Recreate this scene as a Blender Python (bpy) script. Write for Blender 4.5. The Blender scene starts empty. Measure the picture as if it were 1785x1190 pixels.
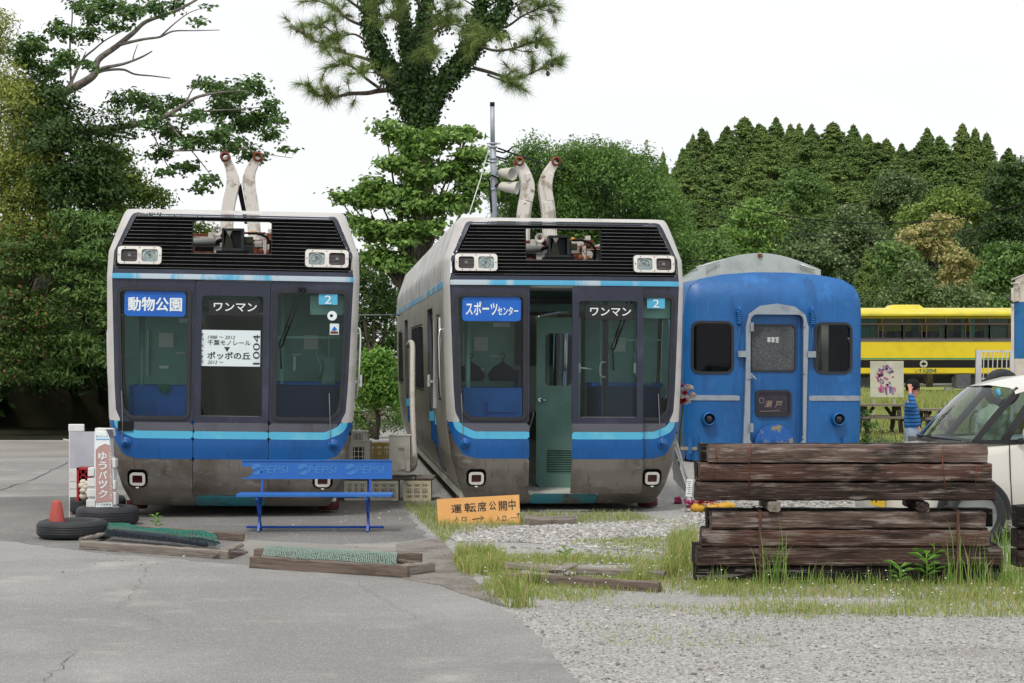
import bpy, bmesh, math, random
import numpy as np
from mathutils import Vector, Matrix, Euler
random.seed(7)
RNG = np.random.default_rng(11)
S = bpy.context.scene
R = math.radians
PI = math.pi
# ------------------------------------------------------------------ camera
FP = 3372.0            # focal length in pixels of the 1785 px wide photograph
EYE = 1.69
cam_d = bpy.data.cameras.new("camera")
cam = bpy.data.objects.new("camera", cam_d)
S.collection.objects.link(cam)
cam.location = (0, 0, EYE)
cam.rotation_euler = (R(90), 0, 0)
cam_d.sensor_width = 36.0
cam_d.lens = 36.0 * FP / 1785.0
cam_d.shift_y = 26.0 / 1785.0
cam_d.clip_start = 0.5
cam_d.clip_end = 2000
S.camera = cam
# ------------------------------------------------------------------ light
SUN_EL, SUN_AZ = 58.0, 200.0      # azimuth measured clockwise from +Y (north); 200 = behind the camera, a little left
W = bpy.data.worlds.new("World")
S.world = W
W.use_nodes = True
nt = W.node_tree
for n in list(nt.nodes):
    nt.nodes.remove(n)
out = nt.nodes.new("ShaderNodeOutputWorld")
bg = nt.nodes.new("ShaderNodeBackground")
sky = nt.nodes.new("ShaderNodeTexSky")
sky.sky_type = 'NISHITA'
sky.sun_disc = False
sky.sun_elevation = R(SUN_EL)
sky.sun_rotation = R(SUN_AZ)
sky.air_density = 1.0
sky.dust_density = 3.0
mix = nt.nodes.new("ShaderNodeMix")
mix.data_type = 'RGBA'
tc = nt.nodes.new("ShaderNodeTexCoord")
mp = nt.nodes.new("ShaderNodeMapping")
mp.inputs['Scale'].default_value = (1.0, 1.0, 3.0)
cl = nt.nodes.new("ShaderNodeTexNoise")
cl.inputs['Scale'].default_value = 2.2
cl.inputs['Detail'].default_value = 5
cr = nt.nodes.new("ShaderNodeValToRGB")
cr.color_ramp.elements[0].position = .3
cr.color_ramp.elements[1].position = .75
cr.color_ramp.elements[0].color = (6.75, 6.85, 7.0, 1)
cr.color_ramp.elements[1].color = (8.2, 8.2, 8.2, 1)
nt.links.new(tc.outputs['Generated'], mp.inputs[0])
nt.links.new(mp.outputs[0], cl.inputs['Vector'])
nt.links.new(cl.outputs['Fac'], cr.inputs[0])
mix.inputs[0].default_value = 0.9           # overcast: a thin bright cloud sheet over the blue
nt.links.new(sky.outputs[0], mix.inputs[6])
nt.links.new(cr.outputs[0], mix.inputs[7])
nt.links.new(mix.outputs[2], bg.inputs[0])
bg.inputs[1].default_value = 0.12
nt.links.new(bg.outputs[0], out.inputs[0])
sd = bpy.data.lights.new("sun", 'SUN')
sd.energy = 1.5
sd.angle = R(10)
sd.color = (1.0, .96, .9)
sun = bpy.data.objects.new("sun", sd)
S.collection.objects.link(sun)
az, el = R(SUN_AZ), R(SUN_EL)
dirv = Vector((math.sin(az) * math.cos(el), math.cos(az) * math.cos(el), math.sin(el)))
sun.rotation_euler = dirv.to_track_quat('Z', 'Y').to_euler()
S.view_settings.view_transform = 'Standard'
S.view_settings.look = 'None'
S.view_settings.exposure = 0.26
S.view_settings.gamma = 1.0
S.cycles.max_bounces = 8
S.cycles.transparent_max_bounces = 16
S.cycles.diffuse_bounces = 3
S.cycles.glossy_bounces = 3
S.cycles.caustics_reflective = False
S.cycles.caustics_refractive = False

# ------------------------------------------------------------------ pixel <-> world helpers
def P(px, py, Y):
    return Vector(((px - 892.5) / FP * Y, Y, EYE - (py - 621.0) / FP * Y))
def G(px, py, z=0.0):
    Y = (EYE - z) * FP / (py - 621.0)
    return Vector(((px - 892.5) / FP * Y, Y, z))

# ------------------------------------------------------------------ object helpers
def link(o):
    S.collection.objects.link(o)
    return o
def tag(o, label=None, cat=None, group=None, kind=None):
    if label: o["label"] = label
    if cat: o["category"] = cat
    if group: o["group"] = group
    if kind: o["kind"] = kind
    return o
def thing(name, label, cat, loc=(0, 0, 0), rot=(0, 0, 0), group=None):
    o = link(bpy.data.objects.new(name, None))
    o.empty_display_size = .2
    o.location = loc
    o.rotation_euler = rot
    return tag(o, label, cat, group)
def mesh_obj(name, me, parent=None, loc=None, rot=None):
    o = link(bpy.data.objects.new(name, me))
    if parent is not None: o.parent = parent
    if loc is not None: o.location = loc
    if rot is not None: o.rotation_euler = rot
    return o
def copy_tree(o, parent=None):
    c = o.copy()
    link(c)
    if parent is not None: c.parent = parent
    for ch in list(o.children):
        copy_tree(ch, c)
    return c
def np_mesh(name, V, F, mats, smooth=False, mi=None):
    """V (n,3), F (m,k) all faces with k corners"""
    V = np.asarray(V, np.float32); F = np.asarray(F, np.int32)
    me = bpy.data.meshes.new(name)
    k = F.shape[1]
    me.vertices.add(len(V)); me.vertices.foreach_set('co', V.ravel())
    me.loops.add(F.size); me.loops.foreach_set('vertex_index', F.ravel())
    me.polygons.add(len(F))
    me.polygons.foreach_set('loop_start', np.arange(0, F.size, k, dtype=np.int32))
    me.polygons.foreach_set('loop_total', np.full(len(F), k, np.int32))
    if mi is not None: me.polygons.foreach_set('material_index', np.asarray(mi, np.int32))
    me.polygons.foreach_set('use_smooth', np.full(len(F), smooth))
    for m in (mats if isinstance(mats, (list, tuple)) else [mats]): me.materials.append(m)
    me.update(calc_edges=True)
    return me

class MB:
    def __init__(s): s.v = []; s.f = []; s.m = []; s.s = []; s.cur = 0; s.sm = False; s.T = Matrix()
    def add(s, vs, fs, smooth=None):
        b = len(s.v)
        s.v += [tuple(s.T @ Vector(p)) for p in vs]
        for f in fs:
            s.f.append([b + i for i in f]); s.m.append(s.cur); s.s.append(s.sm if smooth is None else smooth)
        return s
    def box(s, c, d, rot=None, taper=1.0):
        x, y, z = d[0] / 2, d[1] / 2, d[2] / 2
        t = taper
        vs = [(-x, -y, -z), (x, -y, -z), (x, y, -z), (-x, y, -z), (-x * t, -y * t, z), (x * t, -y * t, z), (x * t, y * t, z), (-x * t, y * t, z)]
        Mx = Matrix.Translation(c) @ (Euler(rot).to_matrix().to_4x4() if rot is not None else Matrix())
        vs = [Mx @ Vector(p) for p in vs]
        return s.add(vs, [(0, 3, 2, 1), (4, 5, 6, 7), (0, 1, 5, 4), (1, 2, 6, 5), (2, 3, 7, 6), (3, 0, 4, 7)], False)
    def bar(s, a, b, w, h=None, up=(0, 0, 1)):
        a, b = Vector(a), Vector(b); h = h or w
        d = (b - a); L = d.length; d.normalize()
        u = Vector(up)
        if abs(d.dot(u)) > .98: u = Vector((0, 1, 0))
        x = d.cross(u).normalized(); z = x.cross(d).normalized()
        vs = []
        for q in (a, b):
            for sx, sz in ((-1, -1), (1, -1), (1, 1), (-1, 1)): vs.append(q + x * (w / 2 * sx) + z * (h / 2 * sz))
        return s.add(vs, [(0, 1, 2, 3), (4, 7, 6, 5), (0, 4, 5, 1), (1, 5, 6, 2), (2, 6, 7, 3), (3, 7, 4, 0)], False)
    def tube(s, pts, r, n=8, caps=True):
        pts = [Vector(p) for p in pts]
        rs = r if isinstance(r, (list, tuple)) else [r] * len(pts)
        vs, fs = [], []
        prev = None
        for i, p in enumerate(pts):
            d = (pts[min(i + 1, len(pts) - 1)] - pts[max(i - 1, 0)]).normalized()
            if prev is None:
                u = Vector((0, 0, 1)) if abs(d.z) < .9 else Vector((1, 0, 0))
                x = d.cross(u).normalized()
            else:
                x = (prev - d * prev.dot(d)).normalized()
            prev = x
            y = d.cross(x)
            for k in range(n):
                a = 2 * PI * k / n
                vs.append(p + (x * math.cos(a) + y * math.sin(a)) * rs[i])
        for i in range(len(pts) - 1):
            for k in range(n):
                a, b = i * n + k, i * n + (k + 1) % n
                fs.append((a, a + n, b + n, b))
        if caps:
            s.add(vs, fs, True)
            b = len(s.v) - len(vs)
            s.f.append([b + k for k in range(n)]); s.m.append(s.cur); s.s.append(False)
            e = b + (len(pts) - 1) * n
            s.f.append([e + k for k in reversed(range(n))]); s.m.append(s.cur); s.s.append(False)
        else: s.add(vs, fs, True)
        return s
    def cyl(s, a, b, r, r2=None, n=16): return s.tube([a, b], [r, r if r2 is None else r2], n)
    def lathe(s, prof, n=24, c=(0, 0, 0), axis='z'):
        vs, fs = [], []
        for (r, h) in prof:
            for k in range(n):
                a = 2 * PI * k / n
                p = (r * math.cos(a), r * math.sin(a), h)
                if axis == 'y': p = (p[0], p[2], p[1])
                if axis == 'x': p = (p[2], p[0], p[1])
                vs.append((p[0] + c[0], p[1] + c[1], p[2] + c[2]))
        for i in range(len(prof) - 1):
            for k in range(n):
                a, b = i * n + k, i * n + (k + 1) % n
                fs.append((a, b, b + n, a + n) if axis != 'y' else (a, a + n, b + n, b))
        return s.add(vs, fs, True)
    def prism(s, poly, a, b, axis='y', smooth=False):
        """polygon (list of 2d) extruded from a to b along axis"""
        n = len(poly)
        def pt(p, h):
            return {'y': (p[0], h, p[1]), 'x': (h, p[0], p[1]), 'z': (p[0], p[1], h)}[axis]
        vs = [pt(p, a) for p in poly] + [pt(p, b) for p in poly]
        fs = [tuple(range(n)), tuple(reversed(range(n, 2 * n)))]
        fs += [(i, i + n, (i + 1) % n + n, (i + 1) % n) for i in range(n)]
        s.add(vs, fs[:2], False)
        b0 = len(s.v) - 2 * n
        for f in fs[2:]:
            s.f.append([b0 + i for i in f]); s.m.append(s.cur); s.s.append(smooth)
        return s
    def loft(s, rings, closed=True, caps=True, smooth=True):
        n = len(rings[0]); vs = [p for r in rings for p in r]; fs = []
        for i in range(len(rings) - 1):
            for k in range(n if closed else n - 1):
                a, b = i * n + k, i * n + (k + 1) % n
                fs.append((a, b, b + n, a + n))
        if caps: fs += [tuple(reversed(range(n))), tuple(range((len(rings) - 1) * n, len(rings) * n))]
        return s.add(vs, fs, smooth)
    def sphere(s, c, r, n=12, m=8, sq=(1, 1, 1)):
        prof = [(max(1e-4, math.sin(PI * i / m)), -math.cos(PI * i / m)) for i in range(m + 1)]
        vs, fs = [], []
        for (q, h) in prof:
            for k in range(n):
                a = 2 * PI * k / n
                vs.append((c[0] + r * sq[0] * q * math.cos(a), c[1] + r * sq[1] * q * math.sin(a), c[2] + r * sq[2] * h))
        for i in range(m):
            for k in range(n):
                a, b = i * n + k, i * n + (k + 1) % n
                fs.append((a, b, b + n, a + n))
        return s.add(vs, fs, True)
    def mesh(s, name, mats):
        me = bpy.data.meshes.new(name)
        me.from_pydata(s.v, [], s.f)
        for m in (mats if isinstance(mats, (list, tuple)) else [mats]): me.materials.append(m)
        me.polygons.foreach_set('material_index', s.m)
        me.polygons.foreach_set('use_smooth', s.s)
        me.update()
        return me
    def build(s, name, mats, parent=None, loc=None, rot=None, bevel=0, fix=True, seg=2):
        me = s.mesh(name, mats)
        if fix:
            bm = bmesh.new(); bm.from_mesh(me)
            bmesh.ops.recalc_face_normals(bm, faces=bm.faces)
            bm.to_mesh(me); bm.free()
        o = mesh_obj(name, me, parent, loc, rot)
        if bevel:
            b = o.modifiers.new('bevel', 'BEVEL'); b.width = bevel; b.segments = seg; b.limit_method = 'ANGLE'; b.angle_limit = R(40)
        return o

# ------------------------------------------------------------------ materials
def rgb(h):
    """sRGB hex -> linear"""
    c = [int(h[i:i + 2], 16) / 255 for i in (0, 2, 4)]
    return tuple(x / 12.92 if x <= .04045 else ((x + .055) / 1.055) ** 2.4 for x in c)
def M(name, base, layers=(), rough=.6, metal=0.0, bump=0.0, bscale=40, bstretch=(1, 1, 1), spec=.5, island=None, trans=0.0, coat=0.0, rvar=0.0, wave=None, vor=None):
    m = bpy.data.materials.new(name)
    m.use_nodes = True
    t = m.node_tree
    b = t.nodes['Principled BSDF']
    b.inputs['Roughness'].default_value = rough
    b.inputs['Metallic'].default_value = metal
    b.inputs['Specular IOR Level'].default_value = spec
    if coat: b.inputs['Coat Weight'].default_value = coat; b.inputs['Coat Roughness'].default_value = .1
    L = t.links.new
    tcn = t.nodes.new('ShaderNodeTexCoord')
    oi = t.nodes.new('ShaderNodeObjectInfo'); om = t.nodes.new('ShaderNodeVectorMath'); om.operation = 'SCALE'; om.inputs[0].default_value = (23.7, 41.3, 17.9)
    L(oi.outputs['Random'], om.inputs['Scale'])          # so that no two timbers, tyres or crates share one grain
    ov = t.nodes.new('ShaderNodeVectorMath'); ov.operation = 'ADD'; L(tcn.outputs['Object'], ov.inputs[0]); L(om.outputs[0], ov.inputs[1])
    col = t.nodes.new('ShaderNodeRGB'); col.outputs[0].default_value = (*base, 1)
    cur = col.outputs[0]
    def noise(scale, stretch, detail=6, rgh=.6):
        mp = t.nodes.new('ShaderNodeMapping'); mp.inputs['Scale'].default_value = stretch
        n = t.nodes.new('ShaderNodeTexNoise'); n.inputs['Scale'].default_value = scale; n.inputs['Detail'].default_value = detail; n.inputs['Roughness'].default_value = rgh
        L(ov.outputs[0], mp.inputs[0]); L(mp.outputs[0], n.inputs['Vector'])
        return n.outputs['Fac']
    def ramp(v, lo, hi):
        r = t.nodes.new('ShaderNodeMapRange'); r.inputs[1].default_value = lo; r.inputs[2].default_value = hi; r.interpolation_type = 'SMOOTHSTEP'
        L(v, r.inputs[0]); return r.outputs[0]
    def mixc(f, c2):
        nonlocal cur
        x = t.nodes.new('ShaderNodeMix'); x.data_type = 'RGBA'
        L(f, x.inputs[0]); L(cur, x.inputs[6]); x.inputs[7].default_value = (*c2, 1)
        cur = x.outputs[2]
    def scalef(f, k):
        x = t.nodes.new('ShaderNodeMath'); x.operation = 'MULTIPLY'; x.inputs[1].default_value = k
        L(f, x.inputs[0]); return x.outputs[0]
    if island:                                  # colour that differs from leaf to leaf, stone to stone
        g = t.nodes.new('ShaderNodeNewGeometry')
        for (c2, lo, hi) in island: mixc(ramp(g.outputs['Random Per Island'], lo, hi), c2)
    if vor:                                     # a bed of small stones: colour per cell
        for (scale, cols) in vor:
            v = t.nodes.new('ShaderNodeTexVoronoi'); v.inputs['Scale'].default_value = scale
            L(tcn.outputs['Object'], v.inputs['Vector'])
            sp = t.nodes.new('ShaderNodeSeparateColor'); L(v.outputs['Color'], sp.inputs[0])
            for (c2, lo, hi) in cols: mixc(ramp(sp.outputs[0], lo, hi), c2)
    for l in layers:
        c2, scale, lo, hi = l[:4]
        st = l[4] if len(l) > 4 else (1, 1, 1)
        k = l[5] if len(l) > 5 else 1.0
        f = ramp(noise(scale, st), lo, hi)
        if k != 1.0: f = scalef(f, k)
        mixc(f, c2)
    L(cur, b.inputs['Base Color'])
    if rvar:
        r = t.nodes.new('ShaderNodeMapRange'); r.inputs[3].default_value = rough - rvar; r.inputs[4].default_value = rough + rvar
        r.inputs[1].default_value = .3; r.inputs[2].default_value = .7
        L(noise(6, (1, 1, 1)), r.inputs[0]); L(r.outputs[0], b.inputs['Roughness'])
    if bump or wave:
        bp = t.nodes.new('ShaderNodeBump'); bp.inputs['Strength'].default_value = 1.0; bp.inputs['Distance'].default_value = bump or .01
        if wave:
            w = t.nodes.new('ShaderNodeTexWave'); w.bands_direction = wave[0]; w.inputs['Scale'].default_value = wave[1]; w.wave_profile = 'SIN'
            w.inputs['Distortion'].default_value = wave[2] if len(wave) > 2 else 0
            L(tcn.outputs['Object'], w.inputs['Vector']); L(w.outputs['Fac'], bp.inputs['Height'])
        else: L(noise(bscale, bstretch, 4), bp.inputs['Height'])
        L(bp.outputs[0], b.inputs['Normal'])
    if trans:
        tr = t.nodes.new('ShaderNodeBsdfTranslucent'); L(cur, tr.inputs[0])
        x = t.nodes.new('ShaderNodeMixShader'); x.inputs[0].default_value = trans
        L(b.outputs[0], x.inputs[1]); L(tr.outputs[0], x.inputs[2])
        L(x.outputs[0], t.nodes['Material Output'].inputs[0])
    return m
def glass(name, tint, refl=1.0, rough=.02):
    """thin window pane: tinted see-through plus a Fresnel reflection"""
    m = bpy.data.materials.new(name); m.use_nodes = True
    t = m.node_tree; L = t.links.new
    t.nodes.remove(t.nodes['Principled BSDF'])
    tr = t.nodes.new('ShaderNodeBsdfTransparent'); tr.inputs[0].default_value = (*tint, 1)
    gl = t.nodes.new('ShaderNodeBsdfGlossy'); gl.inputs['Roughness'].default_value = rough; gl.inputs[0].default_value = (refl, refl, refl, 1)
    fr = t.nodes.new('ShaderNodeFresnel'); fr.inputs[0].default_value = 1.28
    x = t.nodes.new('ShaderNodeMixShader')
    L(fr.outputs[0], x.inputs[0]); L(tr.outputs[0], x.inputs[1]); L(gl.outputs[0], x.inputs[2])
    L(x.outputs[0], t.nodes['Material Output'].inputs[0])
    return m

DIRT = rgb('3a3228')
steel = M('steel', (.56, .54, .515), [((.42, .40, .37), 3, .45, .75), ((.26, .22, .17), 5, .60, .8, (4, 4, .5), .5)], rough=.42, metal=.25, bump=.0006, bscale=30)
steel_roof = M('steel_roof', (.52, .51, .50), [((.33, .32, .30), 2.5, .45, .7), ((.14, .13, .11), 7, .6, .75, (3, 3, .6), .6)], rough=.45, metal=.2)
steel_skirt = M('steel_skirt', (.205, .185, .165), [((.10, .085, .07), 1.8, .40, .66), ((.30, .285, .265), 5, .55, .78, (1, 1, 3)), ((.05, .042, .03), 4, .56, .76, (6, 6, .4), .8), ((.33, .31, .28), 22, .66, .72, (3, 3, .3), .6)], rough=.5, metal=.45, bump=.0008, bscale=14)
steel_side = M('steel_side', (.46, .44, .37), [((.29, .285, .20), 1.6, .42, .68), ((.42, .41, .38), 4, .55, .8), ((.14, .075, .03), 6, .6, .78, (5, 5, .25), .7)], rough=.36, metal=.2, bump=.001, bscale=3)
corrug = M('corrugated_steel', (.60, .59, .57), [((.30, .29, .27), 3, .45, .7), ((.13, .12, .1), 8, .58, .75, (3, 3, .4), .6)], rough=.42, metal=.2, bump=.02, wave=('Y', 2.6))
navy = M('navy_paint', rgb('252a3c'), [(rgb('3c4152'), 2.0, .48, .75), (rgb('171a25'), 7, .53, .73, (4, 4, .5), .8), (rgb('555a68'), 18, .64, .76, (3, 3, .5), .5)], rough=.42)
grey_paint = M('grey_paint', rgb('5b5c66'), [(rgb('4c4a4d'), 3, .45, .75), (rgb('77757a'), 12, .6, .8, (4, 4, .7), .5)], rough=.5, metal=.2)
cyan = M('cyan_stripe', rgb('50b0d4'), [(rgb('6cbcd4'), 4, .45, .7), (rgb('3c8cab'), 9, .56, .78, (5, 5, .4), .7)], rough=.5)
cyan_worn = M('worn_cyan_stripe', rgb('4fa6cc'), [(rgb('b3c1cb'), 1.9, .46, .54, (1, 1, .2)), (rgb('7d8f9b'), 14, .6, .8, (1, 1, 1), .5)], rough=.5)
blue = M('blue_paint', rgb('0a5598'), [(rgb('0b4c8a'), 3, .45, .7), (rgb('3a74ab'), 12, .55, .8, (5, 5, .3), .5), (rgb('083f78'), 5, .58, .75, (4, 4, .4), .6)], rough=.38)
black = M('black_paint', (.008, .008, .009), [((.018, .017, .016), 12, .5, .8)], rough=.7, spec=.25)
slatm = M('louver_lip', (.20, .20, .20), [((.07, .065, .06), 5, .50, .75)], rough=.35, metal=.5)
rubber = M('rubber', (.017, .018, .024), [((.035, .035, .04), 9, .5, .8)], rough=.5)
chrome = M('chrome', (.7, .7, .7), rough=.22, metal=1.0)
teal_step = M('teal_step', rgb('2d7d8c'), [(rgb('5a5f57'), 3, .45, .68), (rgb('2a2620'), 6, .55, .75)], rough=.55)
white_enamel = M('white_enamel', rgb('d8d5cd'), [(rgb('a89c8a'), 8, .58, .8)], rough=.4)
rusty_white = M('rusty_white_paint', rgb('d5d0c8'), [(rgb('a99f92'), 5, .52, .62), (rgb('8a7f76'), 2.3, .62, .66), (rgb('5d3120'), 9, .62, .69), (rgb('59463a'), 14, .6, .75, (3, 3, .3), .6)], rough=.6, bump=.002, bscale=20)
rust = M('rust', rgb('6b3420'), [(rgb('8f5636'), 9, .45, .7), (rgb('35201a'), 20, .55, .75)], rough=.85, bump=.002, bscale=60)
dark_steel = M('dark_steel', (.05, .055, .06), [((.10, .10, .10), 9, .5, .75), ((.06, .06, .025), 4, .55, .75)], rough=.5, metal=.4)
grey_pipe = M('grey_pipe', (.23, .24, .235), [((.1, .095, .085), 5, .5, .75)], rough=.5)
winglass = glass('window_glass', (.74, .84, .83))
sideglass = glass('side_window_glass', (.72, .78, .76))
lensglass = glass('lens_glass', (.85, .9, .9))
reflector = M('reflector', (.66, .70, .69), [((.36, .40, .40), 26, .46, .6)], rough=.2, metal=.2, bump=.004, bscale=60)
dark_lens = M('dark_red_lens', (.030, .018, .019), rough=.12, spec=.6)
tail_lens = M('tail_lens', (.055, .009, .012), rough=.15)
interior_green = M('interior_green', rgb('86b3a6'), [(rgb('78a497'), 3, .45, .7)], rough=.6)
door_green = M('green_door_paint', rgb('6f968a'), [(rgb('65897e'), 3, .45, .7), (rgb('2c3a35'), 12, .66, .74)], rough=.5)
interior_cream = M('interior_cream', rgb('d5d7cd'), rough=.7)
interior_blue = M('interior_blue', rgb('0b6cc0'), [(rgb('0a5aa8'), 3, .4, .7)], rough=.55)
interior_dark = M('interior_dark', (.010, .020, .075), rough=.6)
floor_grey = M('vinyl_floor', (.12, .12, .12), [((.06, .06, .055), 6, .5, .7)], rough=.6)
sign_blue = M('sign_blue', rgb('0a63c4'), [(rgb('0b58ae'), 3, .45, .7)], rough=.45)
sign_white = M('sign_white', rgb('e9f1f2'), rough=.5)
sign_black = M('sign_black', (.008, .008, .01), rough=.45)
paper = M('paper', rgb('dfeaec'), [(rgb('cfdcdf'), 4, .5, .7)], rough=.7)
ink = M('ink', (.03, .03, .032), rough=.6)
red_wheel = M('red_wheel', rgb('561b19'), [(rgb('401614'), 8, .5, .75), (rgb('7a5a4c'), 16, .64, .78)], rough=.6)

# ------------------------------------------------------------------ lettering
def text_mesh(name, body, mat, bold=0.0, shear=0.0, vertical=False):
    """lettering as a flat mesh, lower-left at the origin, x right and z up, height of a full-width glyph = 1"""
    c = bpy.data.curves.new(name, 'FONT')
    c.body = "\n".join(body) if vertical else body
    c.size = 1.0; c.shear = shear; c.resolution_u = 3
    c.space_line = 1.08
    if vertical: c.align_x = 'CENTER'
    o = bpy.data.objects.new(name, c); link(o)
    dg = bpy.context.evaluated_depsgraph_get()
    me = bpy.data.meshes.new_from_object(o.evaluated_get(dg))
    bpy.data.objects.remove(o); bpy.data.curves.remove(c)
    me.name = name
    me.materials.clear(); me.materials.append(mat)
    n = len(me.vertices)
    co = np.empty(n * 3, np.float32); me.vertices.foreach_get('co', co); co = co.reshape(-1, 3)
    co[:, 0] -= co[:, 0].min(); co[:, 1] -= co[:, 1].min()
    v = np.stack([co[:, 0], np.zeros(n), co[:, 1]], 1)
    if bold:                                     # heavier strokes: the glyph laid down five times, each a hair behind the last
        fs = [list(p.vertices) for p in me.polygons]
        V_, F_ = [], []
        for i, (dx, dz) in enumerate(((0, 0), (1, 0), (-1, 0), (0, 1), (0, -1))):
            V_ += [tuple(q) for q in v + np.array([dx * bold * 1.3, i * .0007, dz * bold * 1.3])]; F_ += [[k + i * n for k in f] for f in fs]
        bpy.data.meshes.remove(me); me = bpy.data.meshes.new(name); me.from_pydata(V_, [], F_); me.materials.append(mat)
    else: me.vertices.foreach_set('co', v.astype(np.float32).ravel())
    me.update()
    return me, float(co[:, 0].max()), float(co[:, 1].max())
def lettering(body, mat, parent, x0, x1, z0, z1, y, rot=(0, 0, 0), name='lettering', **kw):
    me, w, h = text_mesh(name, body, mat, **kw)
    o = mesh_obj(name, me, parent, (x0, y, z0), rot)
    o.scale = ((x1 - x0) / w, 1, (z1 - z0) / h)
    return o

def bend_to(o, base, fn):
    """bend flat lettering (object o, child of something at base) onto a curved surface y = fn(x, z)"""
    me = o.data; n = len(me.vertices); co = np.empty(n * 3, np.float32); me.vertices.foreach_get('co', co); co = co.reshape(-1, 3)
    x = co[:, 0] * o.scale[0] + o.location[0] + base[0]; z = co[:, 2] * o.scale[2] + o.location[2] + base[2]
    co[:, 1] += fn(x, z) - base[1] - o.location[1]
    me.vertices.foreach_set('co', co.ravel()); me.update()
# ------------------------------------------------------------------ regions cut out of a surface (signed distance, metres, negative inside)
def sd_poly(px, pz, poly):
    poly = np.asarray(poly, float)
    d = np.full(px.shape, 1e9); sgn = np.ones(px.shape)
    n = len(poly)
    for i in range(n):
        a = poly[i]; b = poly[i - 1]
        e = b - a; wx = px - a[0]; wz = pz - a[1]
        h = np.clip((wx * e[0] + wz * e[1]) / (e @ e), 0, 1)
        d = np.minimum(d, (wx - e[0] * h) ** 2 + (wz - e[1] * h) ** 2)
        c1 = pz >= a[1]; c2 = pz < b[1]; c3 = e[0] * wz > e[1] * wx
        flip = (c1 & c2 & c3) | (~c1 & ~c2 & ~c3)
        sgn = np.where(flip, -sgn, sgn)
    return np.sqrt(d) * sgn
def inset(poly, r):
    """shrink a convex polygon by r"""
    n = len(poly); o = []
    A = sum(poly[i - 1][0] * poly[i][1] - poly[i][0] * poly[i - 1][1] for i in range(n))
    s = 1 if A > 0 else -1
    for i in range(n):
        p0, p1, p2 = (Vector(poly[i - 1]), Vector(poly[i]), Vector(poly[(i + 1) % n]))
        d1 = (p1 - p0).normalized(); d2 = (p2 - p1).normalized()
        n1 = Vector((-d1.y, d1.x)) * s; n2 = Vector((-d2.y, d2.x)) * s
        k = (n1 + n2); k = k / max(.2, 1 + n1.dot(n2))
        o.append(tuple(p1 + k * r))
    return o
def rpoly(poly, r=0.0):
    q = inset(poly, r) if r else poly
    return lambda x, z: sd_poly(x, z, q) - r
def rrect(x0, x1, z0, z1, r=0.0):
    cx, cz, hx, hz = (x0 + x1) / 2, (z0 + z1) / 2, (x1 - x0) / 2 - r, (z1 - z0) / 2 - r
    def f(x, z):
        qx, qz = np.abs(x - cx) - hx, np.abs(z - cz) - hz
        return np.hypot(np.maximum(qx, 0), np.maximum(qz, 0)) + np.minimum(np.maximum(qx, qz), 0) - r
    return f
def circ(cx, cz, r): return lambda x, z: np.hypot(x - cx, z - cz) - r
def U(*fs): return lambda x, z: np.minimum.reduce([f(x, z) for f in fs])
def I(*fs): return lambda x, z: np.maximum.reduce([f(x, z) for f in fs])
def N(f): return lambda x, z: -f(x, z)
def off(f, d): return lambda x, z: f(x, z) - d
def ring(f, o, i=0.0): return I(off(f, o), N(off(f, i)))
def patch(mb, f, bounds, h, fn, thick=0.0, back=False):
    """mesh the region f<0 on a grid of spacing h, mapped to 3-D by fn(x,z)->(x,y,z); thick adds a rim going away along +y"""
    x0, x1, z0, z1 = bounds
    nx, nz = int(math.ceil((x1 - x0) / h)), int(math.ceil((z1 - z0) / h))
    xs, zs = np.linspace(x0, x1, nx + 1), np.linspace(z0, z1, nz + 1)
    X, Z = np.meshgrid(xs, zs, indexing='ij')
    D = f(X, Z)
    D = np.where(np.abs(D) < 1e-5, 1e-5, D)
    vid = {}; vs = []; fs = []
    def vert(k, x, z):
        if k not in vid:
            vid[k] = len(vs); vs.append((x, z))
        return vid[k]
    def corner(i, j): return vert((i, j), xs[i], zs[j])
    def cut(a, b):
        k = (a, b) if a < b else (b, a)
        a, b = k
        da, db = D[a], D[b]; t = da / (da - db)
        return vert(k, xs[a[0]] + (xs[b[0]] - xs[a[0]]) * t, zs[a[1]] + (zs[b[1]] - zs[a[1]]) * t)
    ins = D < 0
    any_in = ins[:-1, :-1] | ins[1:, :-1] | ins[:-1, 1:] | ins[1:, 1:]
    for i, j in zip(*np.nonzero(any_in)):
        q = [(i, j), (i + 1, j), (i + 1, j + 1), (i, j + 1)]
        if all(ins[c] for c in q):
            fs.append(tuple(corner(*c) for c in q)); continue
        tris = ((q[0], q[1], q[2]), (q[0], q[2], q[3])) if (i + j) % 2 else ((q[0], q[1], q[3]), (q[1], q[2], q[3]))
        for t in tris:
            poly = []
            for k in range(3):
                a, b = t[k], t[(k + 1) % 3]
                if ins[a]: poly.append(corner(*a))
                if ins[a] != ins[b]: poly.append(cut(a, b))
            if len(poly) >= 3: fs.append(tuple(poly))
    if not vs: return mb
    arr = np.array(vs)
    p3 = np.stack(fn(arr[:, 0], arr[:, 1]), 1)
    if back: fs = [tuple(reversed(q)) for q in fs]
    base = len(mb.v)
    mb.add([tuple(p) for p in p3], fs, True)
    if thick:
        cnt = {}
        for q in fs:
            for k in range(len(q)):
                a, b = q[k], q[(k + 1) % len(q)]
                kk = (min(a, b), max(a, b)); cnt[kk] = None if kk in cnt else (a, b)
        ed = [e for e in cnt.values() if e]
        vv = []; ff = []
        for (a, b) in ed:
            pa, pb = p3[a], p3[b]
            n = len(vv)
            vv += [tuple(pb), tuple(pa), (pa[0], pa[1] + thick, pa[2]), (pb[0], pb[1] + thick, pb[2])]
            ff.append((n, n + 1, n + 2, n + 3))
        mb.add(vv, ff, False)
    return mb
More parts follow.
